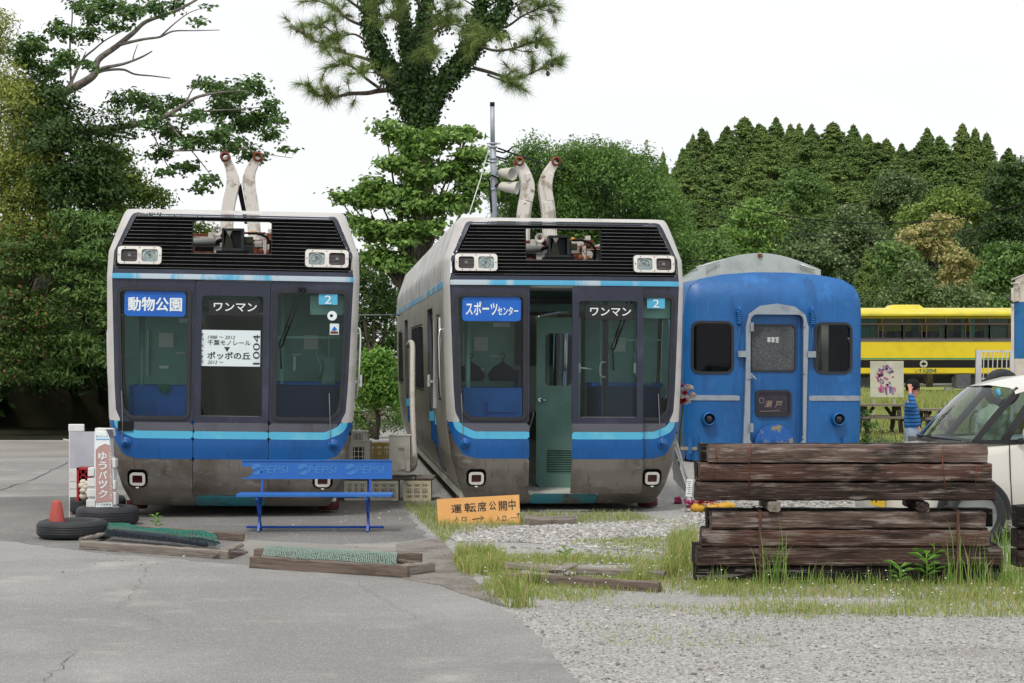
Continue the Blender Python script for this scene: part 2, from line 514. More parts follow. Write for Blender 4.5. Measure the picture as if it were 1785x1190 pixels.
# ================================================================== the two suspended-monorail cars
YAW = R(5.4)
_HZ = np.array([.08, .12, .33, .62, .98, 1.5, 2.5, 2.77, 3.225, 3.26])
_HW = np.array([1.00, 1.03, 1.13, 1.215, 1.265, 1.29, 1.313, 1.303, 1.15, 1.13])
def hwz(z): return np.interp(z, _HZ, _HW)
_YZ = np.array([.08, .14, .22, .33, .5, .75, 2.5, 2.75, 3.0, 3.12, 3.2, 3.25])
_YY = np.array([.34, .22, .12, .06, .02, 0, .03, .07, .14, .19, .25, .33])
def front_y(x, z, d=0.0):
    a = np.abs(x); hw = hwz(z)
    t = np.clip((a - (hw - .17)) / .17, 0, 1) * .985
    return np.interp(z, _YZ, _YY) + .05 * (x / 1.3) ** 2 + .17 * (1 - np.sqrt(1 - t * t)) - d
def F(d=0.0): return lambda x, z: (x, front_y(x, z, d), z)
O_R = [(-hw, z) for z, hw in zip(_HZ[1:9], _HW[1:9])]
OUT = rpoly([(1.03, .12), (1.13, .33), (1.215, .62), (1.265, .98), (1.29, 1.5), (1.313, 2.5), (1.303, 2.77), (1.15, 3.225),
             (-1.15, 3.225), (-1.303, 2.77), (-1.313, 2.5), (-1.29, 1.5), (-1.265, .98), (-1.215, .62), (-1.13, .33), (-1.03, .12)], .05)
PA = rpoly([(.97, .91), (1.11, .97), (1.185, 1.12), (1.205, 1.4), (1.248, 2.5), (1.235, 2.77), (1.06, 3.185), (-1.06, 3.185), (-1.235, 2.77), (-1.248, 2.5), (-1.205, 1.4), (-1.185, 1.12), (-1.11, .97), (-.97, .91)], .07)
PB = rpoly([(.95, .62), (1.10, .66), (1.19, .80), (1.3, 1.1), (1.3, 1.3), (-1.3, 1.3), (-1.3, 1.1), (-1.19, .80), (-1.10, .66), (-.95, .62)], .05)
below = lambda h: (lambda x, z: z - h)
above = lambda h: (lambda x, z: h - z)
GL_L = rpoly([(-1.165, 2.365), (-.455, 2.365), (-.455, 1.06), (-1.02, 1.06), (-1.10, 1.14), (-1.125, 1.3)], .045)
GL_R = lambda x, z: GL_L(-x, z)
DOOR = rrect(-.385, .385, .245, 2.472, .004)
DGL = rrect(-.315, .315, 1.07, 2.318, .012)
LOUV = rpoly([(1.225, 2.585), (1.215, 2.74), (1.02, 3.155), (-1.02, 3.155), (-1.215, 2.74), (-1.225, 2.585)], .04)
HOLE = rrect(-.425, .385, 2.765, 3.105)
LAMP_BOX = [rrect(sx - .10, sx + .10, .325, .505, .05) for sx in (-.955, .955)]
CABL = (-1.26, 1.26, 0, 3.3)
def mirror_fn(fn): return fn
CACHE = {}
def shell_mesh(open_door):
    k = ('shell')
    if k in CACHE: return CACHE[k]
    b = MB(); B = (-1.34, 1.34, .1, 3.25); h = .03
    notdoor = N(off(DOOR, .006))
    nolamp = I(*[N(l) for l in LAMP_BOX])
    cut = lambda f: I(f, notdoor, nolamp)
    lowA = below(1.0)
    stripe = I(off(PA, .078), N(PA), below(1.012))
    blu = I(PB, N(off(PA, .078)), below(1.012), OUT)
    b.cur = 0; patch(b, cut(I(OUT, N(PA), above(1.012))), B, h, F(), .03)               # silver frame
    b.cur = 1; patch(b, cut(I(PA, above(1.0), N(off(LOUV, 0)), N(off(GL_L, .0)), N(off(GL_R, .0)))), B, h, F(-.004))    # navy
    b.cur = 2; patch(b, cut(I(PA, below(1.0))), B, h, F(-.002))
    b.cur = 3; patch(b, cut(stripe), B, h, F(.001))
    b.cur = 4; patch(b, cut(blu), B, h, F(.001))
    b.cur = 5; patch(b, cut(I(OUT, N(PA), N(stripe), N(PB), below(1.012), N(rrect(-.36, .36, .1, .238)))), B, h, F())
    b.cur = 6; patch(b, I(OUT, rrect(-.36, .36, .1, .238)), B, h, F(.002))
    CACHE[k] = b.mesh('front_shell', [steel, navy, grey_paint, cyan, blue, steel_skirt, teal_step])
    return CACHE[k]
def door_mesh():
    if 'door' in CACHE: return CACHE['door']
    b = MB(); B = (-.4, .4, .2, 2.5); h = .03
    b.cur = 0; patch(b, I(DOOR, above(1.0), N(DGL)), B, h, F(), .04)
    b.cur = 1; patch(b, I(DOOR, above(.91), below(1.0)), B, h, F(), .0)
    b.cur = 2; patch(b, I(DOOR, above(.832), below(.91)), B, h, F(.001))
    b.cur = 3; patch(b, I(DOOR, above(.62), below(.832)), B, h, F(.001))
    b.cur = 4; patch(b, I(DOOR, below(.62)), B, h, F(), .04)
    b.cur = 5
    for (a, c) in (((-.32, .02, 1.066), (.32, .02, 1.066)),): b.bar(a, c, .012, .010)
    CACHE['door'] = b.mesh('door', [navy, grey_paint, cyan, blue, steel_skirt, white_enamel])
    return CACHE['door']
def fpatch(name, f, bounds, mat, parent, d=0.0, thick=0.0, h=.025):
    k = name + str(bounds)
    if k not in CACHE:
        b = MB(); patch(b, f, bounds, h, F(d), thick); CACHE[k] = b.mesh(name, mat)
    return mesh_obj(name, CACHE[k], parent)
SIDE_L = 14.8
# openings in the side wall: (u0, u1, z0, z1, kind)
SIDE_OPEN = [(.95, 1.65, 1.25, 2.16, 'win'), (2.55, 3.85, .30, 2.30, 'door'), (5.0, 8.6, 1.28, 2.12, 'win'),
             (9.9, 11.2, .30, 2.30, 'door'), (12.2, 14.0, 1.28, 2.12, 'win')]
def side_fn(s, d=0.0): return lambda u, z: (s * (hwz(z) - .004 + d), u, z)
def cab_copy(name, make):
    if name not in CACHE: CACHE[name] = make()
    return CACHE[name]
def build_side(root, s):
    op = [rrect(u0, u1, z0, z1, .07 if k == 'win' else .02) for (u0, u1, z0, z1, k) in SIDE_OPEN]
    def mk():
        b = MB(); B = (.1, SIDE_L, .1, 3.2)
        start = lambda u, z: .20 + np.interp(z, _YZ, _YY) - u
        stripe_c, stripe_b = I(above(.92), below(1.0)), I(above(.66), below(.92))
        holes = N(U(*op))
        b.cur = 0; patch(b, I(start, holes, above(.1), below(2.46)), B, .06, side_fn(s), back=s < 0)
        b.cur = 1; patch(b, I(start, above(2.46), below(2.54)), B, .06, side_fn(s, .004), back=s < 0)
        b.cur = 2; patch(b, I(start, above(2.54), below(3.2)), B, .06, side_fn(s), back=s < 0)
        b.cur = 3
        for (z0, z1, c) in ((.90, .98, 3), (.64, .90, 4)):       # polished belt along the side, colour worn away
            b.cur = c; patch(b, I(start, holes, above(z0), below(z1), lambda u, z: u - 2.4), B, .06, side_fn(s, .003), back=s < 0)
        return b.mesh('side_wall', [steel_side, cyan_worn, corrug, steel_side, steel_side])
    mesh_obj('side_wall', cab_copy('side%d' % s, mk), root)
    for (u0, u1, z0, z1, k) in SIDE_OPEN:
        if k == 'win':
            def mk():
                b = MB(); r = rrect(u0, u1, z0, z1, .07)
                patch(b, ring(r, .03), (u0 - .1, u1 + .1, z0 - .1, z1 + .1), .04, side_fn(s, .012), back=s < 0)
                n = max(1, round((u1 - u0) / .9))
                for i in range(1, n):
                    u = u0 + (u1 - u0) * i / n
                    b.bar((s * 1.30, u, z0), (s * 1.31, u, z1), .05, .03)
                return b.mesh('window', [rubber])
            w = mesh_obj('window', cab_copy('win%d%.1f' % (s, u0), mk), root)
            def mk2():
                b = MB(); patch(b, rrect(u0, u1, z0, z1, .07), (u0, u1, z0, z1), .1, side_fn(s, -.01), back=s < 0)
                return b.mesh('pane', [sideglass])
            mesh_obj('pane', cab_copy('pan%d%.1f' % (s, u0), mk2), w)
        else:
            def mk():
                b = MB()
                um = (u0 + u1) / 2
                for (a, c) in ((u0, um), (um, u1)):
                    fr = rrect(a + .01, c - .01, z0, z1 - .01, .02); wn = rrect(a + .14, c - .14, 1.15, 2.1, .06)
                    bd = (a, c, z0, z1)
                    b.cur = 0; patch(b, I(fr, N(wn), U(above(1.0), below(.64))), bd, .06, side_fn(s, -.07), back=s < 0)
                    b.cur = 1; patch(b, I(fr, above(.90), below(1.0)), bd, .06, side_fn(s, -.069), back=s < 0)
                    b.cur = 2; patch(b, I(fr, above(.64), below(.90)), bd, .06, side_fn(s, -.069), back=s < 0)
                    b.cur = 3; patch(b, wn, bd, .06, side_fn(s, -.085), back=s < 0)
                b.cur = 4
                for u in (u0 - .02, u1 + .02):
                    b.bar((s * (hwz(.3) - .03), u, z0), (s * (hwz(1.2) - .03), u, 1.2), .05, .09); b.bar((s * (hwz(1.2) - .03), u, 1.2), (s * (hwz(2.3) - .03), u, z1), .05, .09)
                
                for u in (u0 - .02, u1 + .02):
                    b.cur = 1; b.box((s * (hwz(.96) - .025), u, .96), (.062, .10, .12)); b.cur = 2; b.box((s * (hwz(.76) - .025), u, .765), (.062, .10, .25))
                return b.mesh('side_door', [steel, cyan, blue, sideglass, grey_paint])
            mesh_obj('side_door', cab_copy('sd%d%.1f' % (s, u0), mk), root)
    # grab rail and step plates
    def mk():
        b = MB(); x = 1.30 * s
        b.tube([(x * .985, .62, 2.02), (x + .025 * s, .60, 2.0), (x + .035 * s, .59, 1.92), (x + .024 * s, .59, 1.5), (x + .008 * s, .60, 1.28), (x * .965, .62, 1.24)], .016, 8)
        return b.mesh('grab_rail', [chrome])
    mesh_obj('grab_rail', cab_copy('rail%d' % s, mk), root)
    def mk():
        b = MB(); x = 1.30 * s
        b.bar((x, 2.05, 1.42), (x + .07 * s, 2.05, 1.42), .03, .03); b.bar((x + .07 * s, 2.05, 1.36), (x + .07 * s, 2.05, 1.5), .03, .03)
        b.bar((x * .985, 2.3, 1.1), (x * .985, 2.3, 2.15), .05, .03)
        return b.mesh('door_handle', [chrome])
    mesh_obj('door_handle', cab_copy('dh%d' % s, mk), root)

def headlight(root, cx, flip):
    zc = 2.728; hx, hz = .226, .093
    f = rrect(cx - hx, cx + hx, zc - hz, zc + hz, .035)
    l1 = rrect(cx - .19, cx - .022, zc - .068, zc + .062, .025); l2 = rrect(cx + .022, cx + .19, zc - .068, zc + .062, .025)
    def mk():
        b = MB(); b.cur = 0
        patch(b, I(f, N(l1), N(l2)), (cx - .25, cx + .25, zc - .12, zc + .12), .012, F(.035), .07)
        b.cur = 1
        for (x, z) in [(cx + sx * hx * .93, zc) for sx in (-1, 1)] + [(cx + q, zc + s * .079) for q in (-.15, 0, .15) for s in (-1, 1)]:
            y = float(front_y(np.array(x), np.array(z))) - .036
            b.sphere((x, y, z), .006, 6, 4)
        b.cur = 2; patch(b, off(f, .014), (cx - .28, cx + .28, zc - .14, zc + .14), .02, F(-.02), .0)
        return b.mesh('headlight', [white_enamel, dark_steel, black])
    o = mesh_obj('headlight', cab_copy('hl%.2f' % cx, mk), root)
    for k, (x0, m) in enumerate(((cx - .106, 0 if not flip else 1), (cx + .106, 1 if not flip else 0))):
        def mk():
            b = MB(); y = float(front_y(np.array(x0), np.array(zc)))
            if m == 0:
                b.cur = 1; patch(b, rrect(x0 - .085, x0 + .085, zc - .07, zc + .065, .02), (x0 - .1, x0 + .1, zc - .1, zc + .1), .02, F(.006))
                b.cur = 2; b.box((x0, y - .010, zc), (.03, .006, .025))
            else:
                b.cur = 0
                patch(b, rrect(x0 - .085, x0 + .085, zc - .07, zc + .065, .02), (x0 - .1, x0 + .1, zc - .1, zc + .1), .02, F(.010))
                b.lathe([(.058, 0), (.052, -.010), (.046, 0)], 20, (x0, y - .011, zc), 'y'); b.lathe([(.03, 0), (.026, -.008), (.022, 0)], 16, (x0, y - .011, zc), 'y')
                b.cur = 2; b.sphere((x0, y - .011, zc), .012, 8, 6)
                b.cur = 3; patch(b, rrect(x0 - .085, x0 + .085, zc - .07, zc + .065, .02), (x0 - .1, x0 + .1, zc - .1, zc + .1), .02, F(.028))
            return b.mesh('lens', [reflector, dark_lens, grey_pipe, lensglass])
        mesh_obj('lens', cab_copy('lens%.2f%d' % (cx, k), mk), o)

def monorail(label, loc, roll, door_open, dest, parts):
    root = thing('monorail_car', label, 'monorail car', loc, (0, roll, YAW), 'retired monorail cars side by side')
    mesh_obj('front_shell', shell_mesh(door_open), root)
    for s in (-1, 1): build_side(root, s)
    # body floor, inner roof, tail wall, compartment floor above the cabin
    def mk():
        b = MB(); L = SIDE_L
        b.cur = 0
        b.box((0, L / 2 + .2, .20), (2.2, L - .5, .08))
        b.box((0, L / 2 + .15, 2.50), (2.5, L - .4, .06))
        zz = [.12, .33, .62, .98, 2.5, 2.77, 3.2]
        poly = [(float(hwz(z)) - .01, z) for z in zz] + [(-float(hwz(z)) + .01, z) for z in reversed(zz)]
        b.prism(poly, L - .02, L + .03, 'y')
        b.cur = 1
        b.box((0, L / 2 + .2, 3.19 - .02), (.02, .02, .02))
        for s in (-1, 1): b.box((s * 1.06, L / 2 + .3, 3.185), (.16, L - .5, .03))
        b.cur = 2
        b.box((0, 5.5, .135), (1.6, 8, .05))
        return b.mesh('floor_and_roof', [interior_cream, steel_roof, dark_steel])
    mesh_obj('inner_shell', cab_copy('inner', mk), root)
    # black louvre with the coupler opening
    def mk():
        b = MB(); h = .03
        b.cur = 0; patch(b, I(LOUV, N(HOLE)), (-1.25, 1.25, 2.5, 3.18), h, F(-.055))
        b.cur = 1; z = 2.60
        while z < 3.14:
            hw = float(np.interp(z, [2.585, 2.74, 3.155], [1.205, 1.195, 1.0]))
            segs = [(-hw, -.425), (.385, hw)] if 2.76 < z < 3.10 else [(-hw, hw)]
            for (a, c) in segs:
                n = max(2, int((c - a) / .1)); xs = np.linspace(a, c, n + 1)
                y0 = front_y(xs, np.full(n + 1, z))
                vs = []; fs = []
                for x, y in zip(xs, y0):
                    vs += [(x, y - .006, z), (x, y - .006, z + .0035), (x, y + .050, z + .012), (x, y + .050, z + .004)]
                for i in range(n):
                    q = 4 * i
                    fs += [(q, q + 4, q + 5, q + 1)]
                b.cur = 1; b.add(vs, fs, False)
                b.cur = 0; b.add(vs, [t for i in range(n) for q in [4 * i] for t in ((q + 1, q + 5, q + 6, q + 2), (q, q + 3, q + 7, q + 4))], False)
            z += .0385
        b.cur = 0
        y = .12
        for (a, c) in (((-.43, y, 2.75), (-.43, y + .06, 3.10)), ((.39, y, 2.75), (.39, y + .06, 3.10))): b.bar(a, c, .012, .06)
        b.cur = 0; b.box((-.02, .16, 2.735), (.84, .10, .03))
        return b.mesh('louver', [black, slatm, dark_steel])
    mesh_obj('louver', cab_copy('louver', mk), root)
    # the worn cyan rail under the louvre
    def mk():
        b = MB(); patch(b, rrect(-1.245, 1.245, 2.484, 2.538, .003), (-1.26, 1.26, 2.47, 2.55), .02, F(.016), .03); return b.mesh('front_rail', [cyan_worn])
    mesh_obj('front_rail', cab_copy('frail', mk), root)
    for g, nm in ((GL_L, 'l'), (GL_R, 'r')):
        def mk():
            b = MB(); b.cur = 0; patch(b, ring(g, .032, -.006), (-1.26, 1.26, 1.0, 2.45), .02, F(.016), .05); return b.mesh('windshield', [rubber])
        w = mesh_obj('windshield', cab_copy('ws' + nm, mk), root)
        def mk():
            b = MB(); patch(b, g, (-1.2, 1.2, 1.03, 2.4), .05, F(-.012)); return b.mesh('pane', [winglass])
        mesh_obj('pane', cab_copy('wp' + nm, mk), w)
    # door
    d = mesh_obj('front_door', door_mesh(), root)
    if door_open: d.location = (.445, -.085, 0)
    def mk():
        b = MB(); patch(b, off(DGL, .004), (-.33, .33, 1.05, 2.33), .1, F(-.02)); return b.mesh('pane', [winglass])
    mesh_obj('pane', cab_copy('dpane', mk), d)
    def mk():
        b = MB(); b.box((0, 0, 0), (.52, .01, .155)); return b.mesh('destination_plate', [sign_black])
    pl = mesh_obj('notice_plate', cab_copy('oneman', mk), d, (.012, .025, 2.194))
    lettering("ワンマン", sign_white, pl, -.205, .235, -.035, .05, -.008, bold=.012)
    # destination sign behind the windshield
    def mk():
        b = MB(); patch(b, rrect(-.315, .315, -.13, .13, .04), (-.35, .35, -.15, .15), .02, lambda x, z: (x, front_y(x - .80, z + 2.225, -.008), z)); return b.mesh('destination_sign', [sign_blue])
    ds = mesh_obj('destination_sign', cab_copy('dest', mk), root, (-.80, 0, 2.225))
    for (txt, x0, x1, z0, z1) in dest: bend_to(lettering(txt, sign_white, ds, x0, x1, z0, z1, 0, bold=.020), (-.80, 0, 2.225), lambda x, z: front_y(x, z, -.004))
    # lamps
    headlight(root, -.967, False); headlight(root, .967, True)
    for sx in (-.955, .955):
        def mk():
            b = MB(); zc = .415
            B = (sx - .15, sx + .15, zc - .15, zc + .15)
            b.cur = 0; patch(b, off(rrect(sx - .10, sx + .10, .325, .505, .05), .006), B, .02, F(-.075)); 
            patch(b, ring(rrect(sx - .10, sx + .10, .325, .505, .05), .006, -.004), B, .012, F(.003), .08)
            b.cur = 1; zc2 = .405
            patch(b, ring(rrect(sx - .052, sx + .052, zc2 - .04, zc2 + .04, .012), .028, 0), B, .01, F(.022), .06)
            b.box((sx, float(front_y(np.array(sx), np.array(.33))) - .02, .318), (.03, .02, .012))
            return b.mesh('tail_lamp', [black, white_enamel])
        o = mesh_obj('tail_lamp', cab_copy('tl%.2f' % sx, mk), root)
        def mk():
            b = MB(); patch(b, rrect(sx - .055, sx + .055, .362, .448, .012), (sx - .1, sx + .1, .3, .5), .02, F(.0)); return b.mesh('lens', [tail_lens])
        mesh_obj('lens', cab_copy('tll%.2f' % sx, mk), o)
    # blue dome knobs with thin whip rods
    for sx in (-1.075, 1.06):
        def mk():
            b = MB(); y = float(front_y(np.array(sx), np.array(.79)))
            b.cur = 0; b.lathe([(.058, .02), (.058, -.012), (.048, -.018), (.040, -.018), (.034, -.035), (.02, -.05), (.001, -.055)], 20, (sx, y, .785), 'y')
            b.sphere((sx - .01, y - .055, .79), .014, 8, 6)
            b.cur = 1; b.tube([(sx - .03, y - .02, .80), (sx - .035, y - .025, 1.0), (sx - .05, y - .02, 1.32)], .0035, 5)
            return b.mesh('marker_knob', [blue, grey_pipe])
        mesh_obj('marker_knob', cab_copy('knob%.2f' % sx, mk), root)
    # wiper
    def mk():
        b = MB(); y = -.055
        b.cyl((.735, -.03, 2.40), (.735, .02, 2.40), .022, n=10); b.cyl((.69, -.03, 2.405), (.69, .02, 2.405), .018, n=10)
        b.tube([(.735, y + .02, 2.40), (.515, y, 1.80)], .009, 6); b.tube([(.69, y + .02, 2.405), (.485, y, 1.81)], .007, 6)
        b.bar((.48, y, 1.805), (.52, y, 1.80), .02, .02); b.tube([(.50, y, 1.81), (.51, y + .02, 1.60), (.515, y + .03, 1.57)], .010, 6)
        b.tube([(.575, y - .008, 2.02), (.535, y - .008, 1.86)], .013, 6)
        return b.mesh('wiper', [black])
    mesh_obj('wiper', cab_copy('wiper', mk), root)
    # number sticker and notices stuck inside the windshield
    def mk():
        b = MB(); b.box((0, 0, 0), (.195, .004, .11)); return b.mesh('number_sticker', [cyan])
    st = mesh_obj('number_sticker', cab_copy('stick', mk), root, (.985, .055, 2.30))
    lettering("2", sign_white, st, -.035, .035, -.045, .04, -.006)
    # guide wheels under the nose
    for s in (-1, 1):
        def mk():
            b = MB(); c = (s * 1.02, .75, .11)
            b.cur = 0; b.lathe([(.02, -.06), (.10, -.06), (.113, -.045), (.113, .045), (.10, .06), (.02, .06)], 24, c)
            b.cur = 1; b.lathe([(.03, .05), (.055, .06), (.06, .10), (.03, .11)], 16, c)
            b.bar((s * 1.02, .75, .19), (s * .86, .72, .19), .05, .05); b.bar((s * .87, .72, .21), (s * .87, .72, .10), .05, .05)
            return b.mesh('guide_wheel', [red_wheel, grey_pipe])
        mesh_obj('guide_wheel', cab_copy('gw%d' % s, mk), root)
    # cabin: bulkhead, desk, ceiling gear
    def mk():
        b = MB(); b.cur = 0
        for s in (-1, 1): b.prism([(s * .41, .26), (s * 1.05, .26), (s * 1.17, .62), (s * 1.25, 1.5), (s * 1.27, 2.47), (s * .41, 2.47)], 1.525, 1.575)
        b.box((0, 1.55, 2.36), (.8, .05, .24))
        b.cur = 1
        for s in (-1, 1):
            b.box((s * .80, 1.515, 1.86), (.16, .02, .16)); b.box((s * 1.0, 1.515, 1.72), (.012, .02, .5)); b.box((s * .64, 1.51, 1.72), (.10, .015, .02))
        b.cur = 2; b.box((-.56, 1.51, 2.08), (.2, .01, .05)); b.box((-.82, 1.51, 1.56), (.1, .012, .03)); b.box((.62, 1.51, 1.62), (.03, .01, .16))
        return b.mesh('bulkhead', [interior_green, interior_cream, sign_white])
    mesh_obj('bulkhead', cab_copy('bulk', mk), root)
    def mk():
        b = MB(); b.cur = 0
        b.box((-.76, 1.0, .90), (.70, .75, .94)); b.box((-.76, .60, 1.20), (.60, .05, .3))
        b.cur = 1; b.box((.76, .9, .92), (.70, .9, .94)); b.cur = 0; b.box((.80, 1.1, 1.40), (.8, .5, .05))
        b.cur = 2; b.box((-.66, .56, 1.12), (.30, .02, .19))
        b.cur = 3; b.bar((.42, .5, 1.90), (1.15, .5, 1.91), .02, .02); b.tube([(-1.0, .8, .3), (-1.0, .8, 2.4)], .03, 8); b.bar((.5, .8, 1.4), (.5, .8, 2.4), .03, .03)
        b.box((1.0, .9, 1.55), (.14, .1, .3)); b.tube([(.9, .85, 1.45), (.93, .8, 1.6), (.86, .8, 1.75), (.95, .8, 1.85)], .02, 6)
        b.box((1.0, .3, 2.24), (.4, .3, .2))
        return b.mesh('driver_desk', [interior_blue, interior_dark, sign_blue, interior_green])
    mesh_obj('driver_desk', cab_copy('desk', mk), root)
    # bogie gear seen through the opening
    def mk():
        b = MB(); b.cur = 0          # pipes
        b.tube([(-1.0, .75, 2.90), (-.18, .75, 2.915)], .042, 12)
        b.cur = 1; b.box((-.7, .9, 3.0), (.9, .06, .03)); b.box((-.6, .9, 2.81), (.8, .05, .025))
        b.sphere((.26, .8, 2.82), .045, 8, 6); b.sphere((.33, .8, 2.81), .04, 8, 6); b.box((.20, .8, 2.83), (.04, .05, .09)); b.box((.36, .9, 3.0), (.1, .1, .06)); b.box((.25, 1.0, 2.955), (.3, .04, .02))
        b.cyl((-.02, .9, 3.03), (.30, .9, 3.03), .012, n=8); b.sphere((-.22, .8, 2.82), .05, 8, 6); b.cyl((-.19, .88, 3.02), (-.14, .88, 3.03), .05, n=12)
        b.cur = 2; b.box((-.27, .8, 2.985), (.075, .08, .075)); b.cyl((-.14, .9, 3.03), (-.05, .9, 3.03), .05, n=12); b.box((.24, 1.0, 2.92), (.12, .05, .07)); b.box((.295, .8, 2.87), (.035, .06, .17))
        b.lathe([(.055, 0), (.055, .02), (.025, .02), (.025, 0), (.055, 0)], 16, (-.21, .72, 3.035), 'y'); b.box((-.21, .735, 2.95), (.035, .02, .13)); b.cyl((.345, .8, 2.86), (.345, .86, 2.86), .05, n=14)
        b.box((-.2, .8, 2.83), (.09, .1, .07)); b.box((.35, .9, 3.05), (.05, .1, .05)); b.box((-.35, 1.0, 2.94), (.5, .05, .12)); b.box((.30, 1.3, 2.98), (.16, .05, .16))
        b.cur = 3; b.sphere((.16, .72, 3.025), .024, 10, 8)
        b.cur = 4; b.box((0, 1.4, 2.66), (2.0, 2.0, .18)); b.box((-.1, 1.9, 2.86), (1.5, .3, .22)); b.box((.22, 1.1, 2.83), (.28, .2, .16)); b.box((-.30, 1.2, 2.83), (.34, .3, .10)); b.cur = 1; b.box((.05, 1.72, 2.99), (1.2, .05, .03)); b.box((-.5, 1.73, 2.9), (.05, .05, .2)); b.box((.42, 1.73, 2.9), (.06, .05, .2)); b.sphere((.30, 1.0, 2.93), .05, 8, 6); b.sphere((-.12, 1.0, 3.0), .045, 8, 6)
        return b.mesh('bogie_gear', [grey_pipe, rust, rusty_white, sign_yellow, dark_steel])
    mesh_obj('bogie_gear', cab_copy('bogie', mk), root)
    def mk():
        b = MB(); b.cur = 0
        b.box((-.03, .52, 3.035), (.23, .2, .025)); b.box((-.03, .52, 2.82), (.23, .2, .03)); b.box((.072, .52, 2.93), (.025, .2, .2)); b.box((-.135, .52, 2.93), (.02, .2, .2)); b.box((-.03, .62, 2.93), (.2, .02, .2))
        b.cur = 1; b.prism([(-.125, 2.83), (-.02, 2.83), (-.06, 3.0), (-.09, 3.0)], .44, .60); b.box((.13, .55, 2.93), (.1, .12, .07))
        b.cur = 2; b.prism([(-.10, 3.02), (-.035, 3.02), (-.065, 2.96)], .425, .44)
        b.cur = 3; b.box((-.03, .5, 2.795), (.34, .2, .03)); b.box((-.03, .6, 2.77), (.3, .3, .03))
        b.tube([(.13, .5, 3.0), (.22, .45, 3.0), (.32, .42, 2.965), (.37, .42, 2.9), (.365, .45, 2.78)], .014, 8)
        b.tube([(-.13, .5, 2.93), (-.19, .5, 2.91), (-.2, .55, 2.9)], .022, 8)
        return b.mesh('coupler', [dark_steel, olive, rusty_white, black])
    mesh_obj('coupler', cab_copy('coup', mk), root)
    parts(root)
    return root
sign_yellow = M('yellow_plastic', rgb('d49a18'), rough=.4)
olive = M('olive_metal', rgb('3c3d24'), [(rgb('2a2c24'), 9, .5, .75)], rough=.6)

def arm_pair(root, paths, width, ring_r, ribs):
    """paths: two lists of (px, py) along each arm, given at the bogie's depth"""
    bpy.context.view_layer.update()
    inv = root.matrix_world.inverted()
    for path in paths:
        Y = root.location.y + 3.3
        pts = [inv @ P(px, py, Y) for (px, py) in path]
        b = MB()
        n = len(pts)
        left, right = [], []
        fine = []
        for i in range(n - 1):                       # Catmull-Rom for a smooth bend
            p0, p1, p2, p3 = pts[max(i - 1, 0)], pts[i], pts[i + 1], pts[min(i + 2, n - 1)]
            for k in range(5):
                t = k / 5
                fine.append(.5 * ((2 * p1) + (p2 - p0) * t + (2 * p0 - 5 * p1 + 4 * p2 - p3) * t * t + (3 * p1 - p0 - 3 * p2 + p3) * t ** 3))
        fine.append(pts[-1])
        m = len(fine)
        for i, p in enumerate(fine):
            d = (fine[min(i + 1, m - 1)] - fine[max(i - 1, 0)]).normalized()
            s = Vector((d.z, 0, -d.x))
            w = width * (1 - .42 * max(0, (i / (m - 1) - .55) / .45))
            left.append(p - s * w / 2); right.append(p + s * w / 2)
        yc = pts[0].y
        rings = []
        for l, r in zip(left, right):
            rings.append([(l.x, yc - .09, l.z), (r.x, yc - .09, r.z), (r.x, yc + .09, r.z), (l.x, yc + .09, l.z)])
        b.cur = 0; b.loft(rings, smooth=False)
        if ribs:                                     # stepped stiffener plates on the front face
            for (i0, i1, dx) in ((0, m // 3, .0), (m // 3, int(m * .75), .03)):
                rr = []
                for i in range(i0, i1 + 1):
                    c = (left[i] + right[i]) / 2; s = (right[i] - left[i]) * (.28 if dx else .34)
                    rr.append([(c.x - s.x + dx, yc - .135, c.z - s.z), (c.x + s.x + dx, yc - .135, c.z + s.z), (c.x + s.x + dx, yc - .09, c.z + s.z), (c.x - s.x + dx, yc - .09, c.z - s.z)])
                b.loft(rr, smooth=False)
        else:
            b.cur = 1
            i0, i1 = int(m * .2), int(m * .55)
            b.box(((left[i0].x + right[i0].x) / 2, yc - .10, left[i0].z), (width * .5, .02, .01))
        o = b.build('hanger_arm', [rusty_white, rust], root, bevel=.012)
        e = fine[-1]
        b = MB(); b.lathe([(ring_r * .62, -.12), (ring_r, -.12), (ring_r, .12), (ring_r * .62, .12), (ring_r * .62, -.12)], 20, (e.x, yc, e.z), 'y')
        b.build('pivot_ring', [rust], o)

